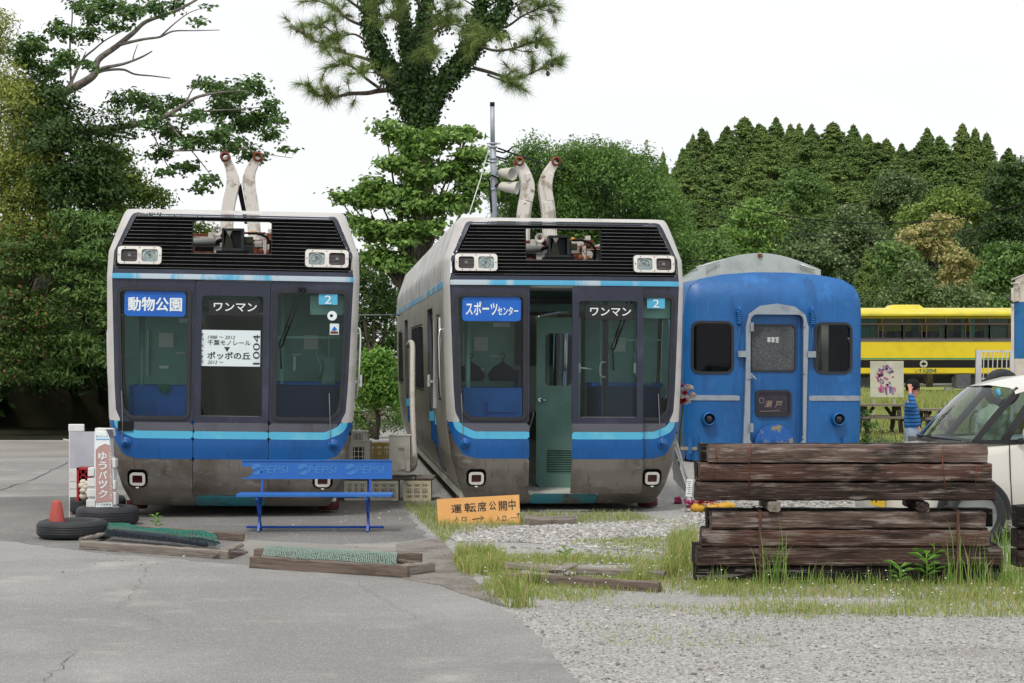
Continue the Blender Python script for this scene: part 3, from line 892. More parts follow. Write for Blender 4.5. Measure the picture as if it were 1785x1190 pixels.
def left_extra(root):
    arm_pair(root, [[(392, 440), (398, 362), (406, 322), (403, 298), (393, 274)], [(446, 440), (440, 362), (434, 322), (437, 298), (450, 274)]], .150, .062, False)
    b = MB(); b.prism([(0, 0), (.1, -.5), (.05, -.5), (-.04, -.1)], 0, .02)
    bpy.context.view_layer.update()
    q = root.matrix_world.inverted() @ P(420, 318, root.location.y + 3.4)
    b.build('damper_plate', [black], root, tuple(q))
    # paper poster behind the door glass
    b = MB(); b.box((0, 0, 0), (.615, .004, .375)); ps = b.build('poster', [paper], root, (-.018, .035, 1.775))
    t = lambda s, x0, x1, z0, z1, **k: lettering(s, ink, ps, x0, x1, z0, z1, -.005, **k)
    t("1988 ～ 2012", -.235, .045, .095, .130, shear=.25)
    t("千葉モノレール", -.235, .205, .030, .085, bold=.008)
    b = MB(); b.prism([(-.065, .012), (-.005, .012), (-.035, -.038)], -.005, -.003); b.build('arrow', [ink], ps)
    t("ポッポの丘", -.235, .205, -.115, -.040, bold=.02)
    t("2013 ～", -.235, -.07, -.165, -.130, shear=.25)
    me, w, h = text_mesh('lettering', "1004", ink)
    o = mesh_obj('lettering', me, ps, (.303, -.005, -.165), (0, R(-90), 0)); o.scale = (.31 / w, 1, .07 / h)
    me, w, h = text_mesh('lettering', "24.12.24", ink)
    o = mesh_obj('lettering', me, ps, (-.278, -.005, -.165), (0, R(-90), 0)); o.scale = (.32 / w, 1, .028 / h)
    # round and square notices
    b = MB(); patch(b, I(circ(0, 0, .05), N(circ(-.008, .0, .018))), (-.06, .06, -.06, .06), .012, lambda x, z: (x, 0 * x, z), .004); b.build('round_sticker', [sign_white], root, (1.03, .06, 2.13))
    b = MB(); b.cur = 0; b.box((0, 0, 0), (.095, .004, .115)); b.cur = 1; b.box((0, -.004, -.035), (.08, .003, .025)); b.cur = 2; b.prism([(-.03, -.01), (.0, .03), (.03, -.005), (0, -.018)], -.006, -.003)
    b.build('notice_sticker', [paper, rust, sign_blue], root, (1.055, .06, 1.99))
    b = MB(); b.cur = 0
    for k in range(26):
        a = random.uniform(0, 6.28); r = random.uniform(.02, .09)
        b.add([(0, 0, 0), (r * math.cos(a) - .01, r * math.sin(a) * .3, .09), (r * math.cos(a) + .015, r * math.sin(a) * .3, .10)], [(0, 1, 2)])
    b.build('artificial_plant', [leafm_bright], root, (-.72, .50, 1.28), fix=False)
    b = MB(); b.cur = 0; b.box((0, 0, 0), (.16, .01, .10)); b.build('patch_plate', [black], root, (-1.08, -.012 + float(front_y(np.array(-1.08), np.array(.955))), .955))

def right_extra(root):
    arm_pair(root, [[(910, 450), (913, 372), (920, 330), (914, 302), (904, 282)], [(960, 450), (956, 372), (950, 330), (955, 303), (968, 282)]], .165, .06, True)
    # green inner door standing ajar behind the opening
    d = thing_part = link(bpy.data.objects.new('inner_door', None)); d.parent = root; d.location = (-.20, 1.1, .24); d.rotation_euler = (0, 0, R(-14))
    b = MB(); W_, H_ = .50, 1.92
    wn = rrect(.10, .40, 1.15, 1.74, .05)
    vent = rrect(.12, .42, .16, .42, .0)
    ident = lambda x, z: (x, 0 * x, z)
    patch(b, I(rrect(0, W_, 0, H_), N(wn), N(vent)), (0, W_, 0, H_), .05, ident, .04)
    z = .165
    while z < .42:
        b.box((.27, .012, z), (.30, .012, .014), (R(35), 0, 0)); z += .026
    dm = b.build('door_leaf', [door_green], d, fix=False)
    b = MB(); b.box((.25, .03, 1.445), (.32, .01, .62)); b.build('pane', [winglass], d)
    b = MB(); b.box((.27, .05, .29), (.32, .01, .28)); b.build('vent_backing', [sign_black], d)
    b = MB(); b.cyl((.05, 0, .99), (.05, -.05, .99), .022, n=12); b.tube([(.05, -.05, .99), (.13, -.055, .985)], .011, 8); b.build('handle', [chrome], d)
    # the cabin behind the opening
    for nm, c, d, m_ in (('partition', (-.33, 1.2, 1.3), (.03, .5, 2.1), interior_dark), ('passenger_seat', (-.37, 3.0, 1.1), (.3, .3, .9), interior_blue), ('far_panel', (-.10, 4.2, 1.3), (.9, .06, .6), interior_cream),
                         ('header_box', (0, 1.4, 2.36), (.85, .3, .06), dark_steel), ('brown_case', (-.3, 2.2, .75), (.16, .2, .85), brown_case)):
        b = MB(); b.box(c, d); b.build(nm, [m_], root, bevel=.01)
    # two dark uniform jackets on hangers
    for x in (-.96, -.60):
        b = MB()
        rings = []
        for (z, hx, hy) in ((1.44, .14, .05), (1.50, .165, .055), (1.54, .15, .05), (1.60, .10, .04), (1.635, .04, .02), (1.66, .012, .012)):
            rings.append([(hx * math.cos(a), hy * math.sin(a), z) for a in np.linspace(0, 2 * PI, 16, endpoint=False)])
        b.loft(rings); b.build('jacket', [jacket_cloth], root, (x, .95, .0))
        b = MB(); b.tube([(0, 0, 1.65), (0, 0, 1.69), (.022, 0, 1.715), (.02, 0, 1.745), (-.01, 0, 1.755), (-.025, 0, 1.735)], .006, 6); b.build('hanger_hook', [black], root, (x, .95, 0))
    d2 = [c for c in root.children if c.name.startswith('front_door')][0]
    b = MB()
    b.tube([(-.30, .07, 1.60), (-.16, .12, 1.585)], .01, 6); b.tube([(-.02, .06, 1.66), (-.06, .05, 1.66), (-.08, .05, 1.62), (-.08, .05, 1.53), (-.05, .05, 1.5), (-.02, .06, 1.5)], .008, 6); b.box((-.30, .06, 1.60), (.02, .02, .1)); b.box((.30, .06, 1.6), (.025, .02, .11))
    b.build('inside_handle', [interior_cream], d2)
    b = MB(); b.cur = 0; b.box((0, 0, 0), (.30, .01, .11)); b.build('desk_label', [interior_blue], root, (-.65, .52, 1.16))
jacket_cloth = M('dark_cloth', (.012, .016, .02), [((.02, .025, .03), 9, .4, .7)], rough=.9)
brown_case = M('brown_case', rgb('6d3b22'), rough=.6)
leafm_bright = M('plastic_leaf', rgb('1f6f4a'), rough=.5)

CAR_L = monorail("silver and blue monorail car with a white paper poster in its closed middle door", (-2.93, 20.07, 0), R(.8), False,
                 [("動物公園", -.275, .275, -.075, .065)], left_extra)
CAR_R = monorail("silver and blue monorail car with its front door slid open and green inner door", (.571, 20.8, -.03), R(.3), True,
                 [("スポーツ", -.275, .06, -.065, .075), ("センター", .065, .285, -.065, .025)], right_extra)
# white drain hose out of the side window of the open car
bpy.context.view_layer.update()
# ================================================================== ground, paving, hill
gravel_m = M('gravel_ground', rgb('8f8d8a'), vor=[(70, [(rgb('b9b7b3'), .55, .7), (rgb('6f6d6b'), .12, .0), (rgb('a39b92'), .94, .96)]), ],
             layers=[(rgb('8a8782'), .5, .45, .7, (1, 1, 1), .6), (rgb('b9b7b3'), 110, .52, .64, (1, 1, 1), .8), (rgb('615e5a'), 80, .58, .68, (1, 1, 1), .8), (rgb('807a71'), .9, .55, .70, (.4, 1, 1), .45)], rough=.95, bump=.012, bscale=60)
asphalt_m = M('asphalt', rgb('92908e'), [(rgb('7f7d7b'), .35, .42, .62), (rgb('aaa7a2'), .9, .55, .75), (rgb('c4c1bb'), 110, .54, .64, (1, 1, 1), .65), (rgb('686766'), 80, .56, .66, (1, 1, 1), .65), (rgb('6a6968'), 40, .60, .68, (1, 1, 1), .5), (rgb('72706e'), .8, .6, .72, (.25, 1, 1), .6), (rgb('aaa59c'), 5, .62, .75, (.4, 1, 1), .4)], rough=.9, bump=.006, bscale=130)
asphalt_old = M('old_asphalt', rgb('777573'), [(rgb('666462'), .5, .42, .62), (rgb('8a8883'), 1.3, .56, .75), (rgb('b5b1a8'), 100, .55, .64, (1, 1, 1), .85), (rgb('404040'), 75, .57, .66, (1, 1, 1), .8)], rough=.9, bump=.006, bscale=130)
concrete_m = M('pale_concrete', rgb('8f8c86'), [(rgb('827e78'), .5, .42, .62), (rgb('a09c94'), 2.0, .56, .75, (.3, 1, 1)), (rgb('b5b1a8'), 90, .58, .7, (1, 1, 1), .6)], rough=.9, bump=.004, bscale=90)
soil_m = M('bare_soil', rgb('857f78'), [(rgb('6b645c'), 3, .42, .62), (rgb('aba69f'), 45, .52, .7), (rgb('4a4038'), 90, .55, .7)], rough=.95, bump=.012, bscale=70)
field_m = M('field_ground', rgb('869048'), [(rgb('a29e62'), .4, .45, .65), (rgb('6f8038'), 1.4, .5, .7), (rgb('8d8262'), 3, .6, .75)], rough=.95, bump=.03, bscale=12)
forest_floor_and_shade = M('forest_floor_and_shade', (.02, .022, .012), [((.030, .026, .016), 3, .4, .7)], rough=1.0, spec=.05)  # near-black: hill ground, and the painted shade under the left crowns
crack_m = M('crack_fill', (.09, .085, .08), rough=1.0)

def sheet(name, pts, mat, z, sub=0, kind='structure'):
    me = bpy.data.meshes.new(name)
    bm = bmesh.new()
    f = bm.faces.new([bm.verts.new((p[0], p[1], z)) for p in pts])
    bmesh.ops.recalc_face_normals(bm, faces=bm.faces)
    if bm.faces[0].normal.z < 0: bmesh.ops.reverse_faces(bm, faces=bm.faces)
    bmesh.ops.triangulate(bm, faces=bm.faces)
    if z > .003:                                   # a broken edge down to the ground, so that the layer never hovers
        ed = [e for e in bm.edges if e.is_boundary]
        r = bmesh.ops.extrude_edge_only(bm, edges=ed)
        for v in r['geom']:
            if isinstance(v, bmesh.types.BMVert): v.co.z = .0004
    bm.to_mesh(me); bm.free()
    me.materials.append(mat)
    return tag(mesh_obj(name, me), kind=kind)
def gpts(px, z=0.0): return [G(x, y)[:2] for x, y in px]
def wobble(pts, amp, n=6, seed=1):
    r = random.Random(seed); o = []
    for i in range(len(pts)):
        a, b = Vector(pts[i][:2]), Vector(pts[(i + 1) % len(pts)][:2])
        for k in range(n):
            q = a.lerp(b, k / n)
            if k: q += Vector((r.uniform(-amp, amp), r.uniform(-amp, amp)))
            o.append(q)
    return o
sheet('ground', [(-400, -40), (400, -40), (400, 700), (-400, 700)], gravel_m, 0)
# asphalt yard: from behind the camera to the foot of the trees
edge = [(1030, 1215), (1000, 1188), (962, 1142), (925, 1100), (895, 1072), (862, 1055), (825, 1035), (795, 1012), (780, 985), (772, 960), (758, 945), (735, 925), (715, 900), (700, 878), (690, 862), (672, 845)]
ep = gpts(edge)
r_ = random.Random(3)
ee = []
for i in range(len(ep) - 1):
    a, b = Vector(ep[i]), Vector(ep[i + 1])
    for k in range(5):
        ee.append(a.lerp(b, k / 5) + Vector((r_.uniform(-.03, .03), r_.uniform(-.03, .03))))
ee.append(Vector(ep[-1]))
near_x = ee[0].x
asph = [(near_x + .9, 4), ] + [(p.x, p.y) for p in ee] + [(-3, 30), (-3, 38.6), (-60, 38.9), (-60, 4)]
asphalt = sheet('asphalt_yard', asph, asphalt_m, .004)
sheet('old_asphalt_patch', wobble(gpts([(-60, 935), (180, 965), (430, 985), (745, 938), (700, 882), (680, 868), (420, 858), (100, 865), (-60, 868)]), .05, 14, 5), asphalt_old, .0064)
sheet('pale_strip', wobble(gpts([(-70, 800), (118, 797), (165, 798), (330, 775), (330, 770), (-70, 769)]), .05, 5, 6), concrete_m, .0068)
sheet('pale_patch', wobble(gpts([(420, 968), (520, 975), (770, 955), (738, 945), (600, 950), (470, 945), (420, 940)]), .04, 12, 9), concrete_m, .0076)
sheet('bare_soil', wobble(gpts([(690, 950), (770, 938), (825, 1010), (868, 1046), (880, 1058), (850, 1050), (800, 1034), (770, 1022), (700, 1010)]), .010, 8, 8), soil_m, .0088)
sheet('field', wobble([(5.5, 31), (3, 45), (0, 60), (-10, 112), (90, 112), (60, 60), (22, 31)], .3, 5, 2), field_m, .010)
sheet('road_far', gpts([(1500, 779), (1800, 779), (1800, 771), (1500, 771)]), concrete_m, .015)
# cracks in the asphalt, as thin slivers of open joint
def crack(pts, w, seed, z=.0098):
    r = random.Random(seed); L = []
    gp = [Vector(q) for q in gpts(pts)]
    for i in range(len(gp) - 1):
        for k in range(8):
            L.append(gp[i].lerp(gp[i + 1], k / 8) + Vector((r.uniform(-1, 1), r.uniform(-1, 1))) * .035)
    L.append(gp[-1])
    b = MB(); vs = []; fs = []
    for i, p in enumerate(L):
        d = (L[min(i + 1, len(L) - 1)] - L[max(i - 1, 0)]).normalized(); n = Vector((-d.y, d.x)) * w * r.uniform(.25, 1)
        vs += [(p.x - n.x, p.y - n.y, z), (p.x + n.x, p.y + n.y, z)]
    for i in range(len(L) - 1): fs.append((2 * i, 2 * i + 1, 2 * i + 3, 2 * i + 2))
    b.add(vs, fs)
    return b
cb = MB()
for k, (pts, w) in enumerate([([(258, 988), (240, 1018), (228, 1040), (205, 1064)], .0025), ([(226, 1068), (262, 1078), (282, 1086), (312, 1090)], .002), ([(128, 1135), (100, 1168), (80, 1190)], .003),
                              ([(0, 856), (60, 835), (118, 806)], .012), ([(560, 952), (640, 951), (720, 955), (768, 958)], .004), ([(420, 1100), (560, 1108)], .0012), ([(620, 1015), (690, 1060), (770, 1105)], .0012), ([(0, 798), (60, 796), (118, 797)], .010)]):
    q = crack(pts, w, k); n = len(cb.v); cb.add(q.v, q.f, False)
tag(cb.build('asphalt_cracks', [crack_m], fix=False), kind='structure')

# hill behind the yard
def hill_z(x, y):
    d = np.clip((y - 112 - 6 * np.sin(x * .05)) / 110.0, 0, None)
    q = np.clip(d * 1.1, 0, 1); ridge = 13.0 * q * q * (3 - 2 * q)
    px = x / np.maximum(y, 1) * FP + 892.5
    side = np.clip((px - 1040) / 300, 0, 1); side = side * side * (3 - 2 * side)
    right = 1 - .10 * np.clip((px - 1600) / 150, 0, 1)
    return ridge * side * right + .15 * np.clip(d, 0, 1)
gx = np.linspace(-70, 190, 90); gy = np.linspace(108, 330, 70)
GX, GY = np.meshgrid(gx, gy, indexing='ij')
V = np.stack([GX, GY, hill_z(GX, GY) - .05], -1).reshape(-1, 3)
ii = np.arange(90 * 70).reshape(90, 70)
Fq = np.stack([ii[:-1, :-1], ii[1:, :-1], ii[1:, 1:], ii[:-1, 1:]], -1).reshape(-1, 4)
tag(mesh_obj('hill', np_mesh('hill', V, Fq, forest_floor_and_shade, True)), kind='structure')

# ------------------------------------------------------------------ grass and stones
def inpoly(x, y, poly):
    poly = np.asarray([(p[0], p[1]) for p in poly]); n = len(poly); c = np.zeros(len(x), bool)
    for i in range(n):
        x1, y1 = poly[i]; x2, y2 = poly[i - 1]
        k = ((y1 > y) != (y2 > y)) & (x < (x2 - x1) * (y - y1) / (y2 - y1 + 1e-12) + x1)
        c ^= k
    return c
def scatter(pxpoly, n, falloff=None):
    poly = gpts(pxpoly)
    pl = np.asarray(poly); lo, hi = pl.min(0), pl.max(0)
    X, Y = [], []
    tot = 0
    while tot < n:
        x = RNG.uniform(lo[0], hi[0], n * 2); y = RNG.uniform(lo[1], hi[1], n * 2)
        k = inpoly(x, y, poly)
        if falloff is not None: k &= RNG.random(len(x)) < falloff(x, y)
        X.append(x[k]); Y.append(y[k]); tot += k.sum()
    return np.concatenate(X)[:n], np.concatenate(Y)[:n]
def patchy(scale, seed, lo=-.1, hi=.25):
    ph = np.random.default_rng(seed).uniform(0, 6.28, 8); dr = np.random.default_rng(seed + 1).uniform(0, 6.28, 8); fq = np.random.default_rng(seed + 2).uniform(.6, 2.2, 8)
    def f(x, y):
        v = sum(np.sin((x * np.cos(d) + y * np.sin(d)) * scale * q + p) for p, d, q in zip(ph, dr, fq)) / 4
        return np.clip((v - lo) / (hi - lo), 0, 1)
    return f
def blades(X, Y, H, Wd, lean=.5, z=0.0):
    """bent tapering grass blades: 5 vertices, a quad and a tip"""
    n = len(X)
    a = RNG.uniform(0, 2 * PI, n); la = RNG.uniform(0, 2 * PI, n); ln = RNG.uniform(.1, 1, n) * lean
    dx, dy = np.cos(a) * Wd / 2, np.sin(a) * Wd / 2
    lx, ly = np.cos(la) * ln * H, np.sin(la) * ln * H
    Z = np.full(n, z) if np.isscalar(z) else z
    v = np.empty((n, 5, 3))
    v[:, 0] = np.stack([X - dx, Y - dy, Z], 1); v[:, 1] = np.stack([X + dx, Y + dy, Z], 1)
    mx, my, mz = X + lx * .35, Y + ly * .35, Z + H * .62
    v[:, 2] = np.stack([mx + dx * .8, my + dy * .8, mz], 1); v[:, 3] = np.stack([mx - dx * .8, my - dy * .8, mz], 1)
    v[:, 4] = np.stack([X + lx, Y + ly, Z + H * (1 - .25 * ln)], 1)
    b = np.arange(n)[:, None] * 5
    t = np.array([[0, 1, 2], [0, 2, 3], [3, 2, 4]])
    return v.reshape(-1, 3), (b[:, :, None] + t[None]).reshape(-1, 3)
grass_m = M('grass_blade', rgb('8a9d49'), island=[(rgb('a5ab60'), .0, .25), (rgb('73913a'), .55, .6), (rgb('bdb27a'), .82, .84)], rough=.6, trans=.35)
tall_m = M('tall_grass_blade', rgb('82a548'), island=[(rgb('96b860'), .3, .4), (rgb('6f933c'), .7, .75), (rgb('c4bb86'), .90, .92)], rough=.5, trans=.35)
field_gm = M('field_grass_blade', rgb('95a256'), island=[(rgb('aeb26c'), .3, .35), (rgb('7d9244'), .6, .7), (rgb('b0a778'), .88, .9)], rough=.6, trans=.35)
def grass_obj(name, sets, mat):
    VV, FF, o = [], [], 0
    for (v, f) in sets: VV.append(v); FF.append(f + o); o += len(v)
    return tag(mesh_obj(name, np_mesh(name, np.concatenate(VV), np.concatenate(FF), mat)), kind='stuff')
sets = []
def addg(px, n, h0, h1, w=.005, lean=.7, fall=None):
    x, y = scatter(px, n, fall)
    sets.append(blades(x, y, RNG.uniform(h0, h1, n) * RNG.uniform(.6, 1, n), np.full(n, w) * RNG.uniform(.7, 1.3, n), lean))
STRIP = [(868, 1062), (905, 1042), (1000, 1052), (1120, 1045), (1220, 1062), (1400, 1072), (1600, 1076), (1850, 1078), (1850, 985), (1230, 985), (1160, 985), (1000, 1000), (880, 1000), (800, 985), (795, 1000), (830, 1040)]
soft = patchy(2.2, 4, -.3, .3)
addg(STRIP, 15000, .03, .075, .005, .9, soft)
addg([(1215, 1040), (1850, 1050), (1850, 1000), (1215, 1000)], 7000, .04, .11, .005, .8)
addg([(790, 985), (830, 1040), (880, 1060), (915, 1030), (900, 985), (850, 955), (800, 950)], 3600, .04, .15, .0055, .8, patchy(2.6, 49, -.6, .1))
addg([(830, 985), (1215, 985), (1215, 935), (1000, 945), (900, 955), (840, 960)], 7500, .02, .07, .005, .9, patchy(1.8, 9, -.3, .25))
addg([(700, 880), (760, 880), (765, 905), (900, 905), (925, 915), (790, 935), (775, 950), (760, 935)], 2600, .04, .12, .005, .7)
addg([(905, 915), (1180, 915), (1230, 890), (1200, 895), (905, 897)], 2200, .03, .10, .005, .8, patchy(2.2, 19, -.3, .25))
addg([(1160, 1000), (1215, 1000), (1215, 940), (1170, 950)], 1500, .10, .28, .006, .5)
addg([(880, 1065), (1750, 1110), (1750, 1078), (900, 1045)], 700, .02, .06, .005, 1.0, patchy(1.2, 29, .1, .4))
addg([(1100, 1150), (1600, 1150), (1600, 1085), (1000, 1080)], 350, .02, .05, .004, 1.0, patchy(1.3, 39, .2, .4))
for (px, py, n) in [(860, 1000, 90), (880, 1040, 120), (905, 1058, 110), (930, 1020, 60), (1120, 1015, 80), (1165, 1005, 110), (1110, 1020, 60), (985, 995, 60)]:
    c = G(px, py); x = RNG.normal(c.x, .06, n); y = RNG.normal(c.y, .05, n)
    sets.append(blades(x, y, RNG.uniform(.08, .24, n), np.full(n, .006), .8))
grass_obj('grass', sets, grass_m)
sets = []
for (px, n, h) in [(1260, 26, .26), (1240, 16, .2), (1305, 18, .18), (1345, 40, .42), (1352, 24, .62), (1330, 20, .22), (1380, 20, .18), (1422, 26, .34), (1428, 14, .2), (1470, 20, .2), (1520, 24, .25), (1542, 16, .38), (1560, 20, .22), (1590, 18, .22), (1625, 16, .2), (1648, 20, .28), (1667, 18, .45), (1680, 24, .58), (1690, 16, .4), (1706, 18, .35), (1722, 24, .36), (1735, 26, .30), (1750, 30, .34), (1768, 34, .30), (1782, 30, .3)]:
    c = G(px, 1022); n = int(n * .7); h = h * (.70 if h < .4 else .95); x = RNG.normal(c.x, .06, n); y = RNG.normal(c.y, .03, n)
    sets.append(blades(x, y, h * RNG.uniform(.45, 1.05, n), np.full(n, .006), .4))
for (px, py, h, n) in [(1225, 985, .25, 60), (1205, 985, .2, 60), (1758, 985, .3, 70), (1775, 960, .35, 60)]:
    c = G(px, py); x = RNG.normal(c.x, .08, n); y = RNG.normal(c.y, .12, n)
    sets.append(blades(x, y, h * RNG.uniform(.4, 1.1, n), np.full(n, .007), .4))
grass_obj('tall_grass', sets, tall_m)
# the field beyond: lawn, then a band of taller weeds below the railcar
def wscatter(x0, x1, y0, y1, n, px0=1480, px1=1800):
    y = np.sqrt(RNG.uniform(y0 ** 2, y1 ** 2, n)); px = RNG.uniform(px0, px1, n)
    return (px - 892.5) / FP * y, y
sets = []
x, y = wscatter(0, 0, 33, 62, 16000); sets.append(blades(x, y, RNG.uniform(.03, .10, len(x)), np.full(len(x), .018), .9, .01))
x, y = wscatter(0, 0, 60, 80, 9000); k = patchy(.9, 3, -.4, .2)(x, y) > RNG.random(len(x)); x, y = x[k], y[k]; sets.append(blades(x, y, RNG.uniform(.15, .55, len(x)), np.full(len(x), .03), .5, .01))
grass_obj('field_grass', sets, field_gm)
# tiny white flowers in the grass
fx, fy = scatter(STRIP, 130)
b = MB()
for (x, y) in zip(fx, fy):
    z = random.uniform(.05, .16); b.sphere((x, y, z), .007, 5, 3, (1, 1, .5))
tag(b.build('white_flowers', [sign_white]), kind='stuff')

# stones: icosahedra squashed at random
def stones(name, X, Y, Rr, mat, z=.0):
    t = (1 + 5 ** .5) / 2
    iv = np.array([(-1, t, 0), (1, t, 0), (-1, -t, 0), (1, -t, 0), (0, -1, t), (0, 1, t), (0, -1, -t), (0, 1, -t), (t, 0, -1), (t, 0, 1), (-t, 0, -1), (-t, 0, 1)]) / 1.9
    fi = np.array([(0, 11, 5), (0, 5, 1), (0, 1, 7), (0, 7, 10), (0, 10, 11), (1, 5, 9), (5, 11, 4), (11, 10, 2), (10, 7, 6), (7, 1, 8), (3, 9, 4), (3, 4, 2), (3, 2, 6), (3, 6, 8), (3, 8, 9), (4, 9, 5), (2, 4, 11), (6, 2, 10), (8, 6, 7), (9, 8, 1)])
    n = len(X)
    v = iv[None] * (1 + RNG.uniform(-.25, .25, (n, 12, 1))) * RNG.uniform(.6, 1.25, (n, 1, 3)) * Rr[:, None, None]
    v[:, :, 2] *= .65
    a = RNG.uniform(0, 6.28, n); c, s = np.cos(a)[:, None], np.sin(a)[:, None]
    vx = v[:, :, 0] * c - v[:, :, 1] * s; vy = v[:, :, 0] * s + v[:, :, 1] * c
    v = np.stack([vx + X[:, None], vy + Y[:, None], v[:, :, 2] + (Rr * .25)[:, None] + z], -1)
    f = (np.arange(n)[:, None, None] * 12 + fi[None])
    return tag(mesh_obj(name, np_mesh(name, v.reshape(-1, 3), f.reshape(-1, 3), mat)), kind='stuff')
stone_w = M('white_stone', rgb('9f9d99'), island=[(rgb('c0beba'), .45, .55), (rgb('7c7976'), .70, .74), (rgb('a89c8c'), .93, .95)], rough=.9)
stone_g = M('grey_stone', rgb('989694'), island=[(rgb('b5b3b0'), .35, .45), (rgb('777573'), .7, .75), (rgb('a2988c'), .95, .96)], rough=.9)
x, y = scatter([(770, 935), (830, 915), (925, 918), (1200, 905), (1215, 880), (1215, 945), (1180, 970), (1100, 960), (900, 945), (800, 945)], 9000, patchy(1.4, 14, -.9, .2)); r1 = RNG.uniform(.010, .026, len(x))
x2, y2 = scatter([(1190, 940), (1230, 940), (1760, 940), (1760, 862), (1190, 862)], 5000); r2 = RNG.uniform(.012, .03, len(x2))
x3, y3 = scatter([(830, 985), (1215, 985), (1215, 940), (840, 955)], 260); r3 = RNG.uniform(.010, .026, len(x3))
stones('white_gravel', np.concatenate([x, x2, x3]), np.concatenate([y, y2, y3]), np.concatenate([r1, r2, r3]), stone_w)
x, y = scatter([(900, 1075), (1005, 1190), (1850, 1195), (1850, 1080), (1300, 1060), (920, 1050)], 5200); r1 = RNG.uniform(.003, .010, len(x)) * np.where(RNG.random(len(x)) > .97, 2.2, 1)
stones('loose_gravel', x, y, r1, stone_g)
x, y = scatter([(590, 930), (700, 930), (690, 880), (600, 885)], 45); x2, y2 = scatter([(100, 1000), (780, 960), (700, 890), (150, 950)], 60)
stones('chips_on_asphalt', np.concatenate([x, x2]), np.concatenate([y, y2]), RNG.uniform(.004, .014, len(x) + len(x2)), stone_w, .006)
# ================================================================== sleepers, bench, tyres, signs and the small things on the yard
wood_dark = [M('tarred_wood_%d' % i, rgb(c1), [(rgb(c2), 3.5, .42, .64, (.5, 2, 2)), (rgb(c3), 7, .50, .70, (.35, 2, 3)), (rgb('120d0b'), 2.2, .53, .66, (.6, 2, 2), .8), (rgb('a0958d'), 9, .56, .70, (.4, 2, 2.5), .55), (rgb('8f857d'), 60, .58, .68, (.08, 1.5, 2), .6), (rgb('0d0a09'), 50, .63, .70, (.05, 1, 2), .9)], rough=.85, bump=.016, bscale=55, bstretch=(.05, 1.2, 1.2), spec=.25)
             for i, (c1, c2, c3) in enumerate([('573e35', '3c2c26', '7d6e66'), ('4b3932', '31251f', '74655d'), ('382b26', '201916', '554640'), ('65534a', '483932', '958a82'), ('191513', '0f0d0c', '2a221e')])]
old_wood = M('weathered_wood', rgb('857d74'), [(rgb('665d54'), 6, .42, .66, (.2, 3, 3)), (rgb('a39c92'), 14, .55, .75, (.1, 3, 4)), (rgb('4a4038'), 4, .62, .72, (.4, 2, 2), .8)], rough=.9, bump=.008, bscale=22, bstretch=(.12, 1.6, 1.6))
old_wood_brown = M('rotten_wood', rgb('6f6157'), [(rgb('4e4239'), 6, .42, .66, (.2, 3, 3)), (rgb('8f877d'), 14, .55, .75, (.1, 3, 4)), (rgb('33291f'), 4, .6, .72, (.4, 2, 2), .8)], rough=.9, bump=.010, bscale=18, bstretch=(.12, 1.6, 1.6))
def beam_mesh(name, L, D, H, mat, seed, round_top=0.0, rough_amp=.0035, segs=26):
    """a squared timber along x with worn, uneven arrises"""
    r = random.Random(seed); b = MB()
    rings = []
    c = .012
    for i in range(segs + 1):
        x = -L / 2 + L * i / segs
        j = lambda: r.uniform(-rough_amp, rough_amp)
        y, z = D / 2, H / 2
        if round_top:
            prof = [(-y, -z), (y, -z), (y, z - round_top), (y - round_top * .4, z - round_top * .3), (y - round_top, z), (-y + round_top, z), (-y + round_top * .4, z - round_top * .3), (-y, z - round_top)]
        else:
            prof = [(-y + c, -z), (y - c, -z), (y, -z + c), (y, z - c), (y - c, z), (-y + c, z), (-y, z - c), (-y, -z + c)]
        rings.append([(x + (j() if i in (0, segs) else 0) * 1.5, p[0] + j() * .7, p[1] + j()) for p in prof])
    b.loft(rings, smooth=False)
    o = b.build(name, [mat])
    return o
YS = 14.35                  # front face of the sleeper stack
def sleeper(px0, px1, pyt, pyb, Y, D, mat, label, seed, rt=0.0, group='old railway sleepers in the stack'):
    a, c = P(px0, pyt + .6, Y), P(px1, pyb - .6, Y)
    H = a.z - c.z
    o = beam_mesh('railway_sleeper', c.x - a.x, D, H, mat, seed, rt)
    o.location = ((a.x + c.x) / 2, Y + D / 2, (a.z + c.z) / 2)
    tag(o, label, 'sleeper', group)
    return o
wd = wood_dark
s1 = sleeper(1236, 1722, 775, 806, YS, .19, wd[3], "pale worn round-edged sleeper on top of the front row, above all others", 1, .05)
s2 = sleeper(1221, 1729, 808, 839, YS, .20, wd[0], "reddish brown sleeper directly under the topmost round-edged one", 2)
s3 = sleeper(1215, 1735, 841, 873, YS, .20, wd[2], "blackish sleeper resting on the two spacer blocks of the upper bundle", 3)
s4 = sleeper(1241, 1719, 892, 922, YS, .20, wd[3], "shortest brown sleeper just below the two spacer blocks", 4)
s5 = sleeper(1224, 1724, 923, 954, YS, .20, wd[0], "second sleeper below the spacer blocks, under the steel straps", 5)
s6 = sleeper(1216, 1748, 954, 987, YS, .20, wd[1], "long cracked grey-brown sleeper third below the spacer blocks", 6)
s7 = sleeper(1213, 1748, 987, 1019, YS + .02, .20, wd[4], "black bottom sleeper of the stack standing in the tall grass", 7)
YB = YS + .24
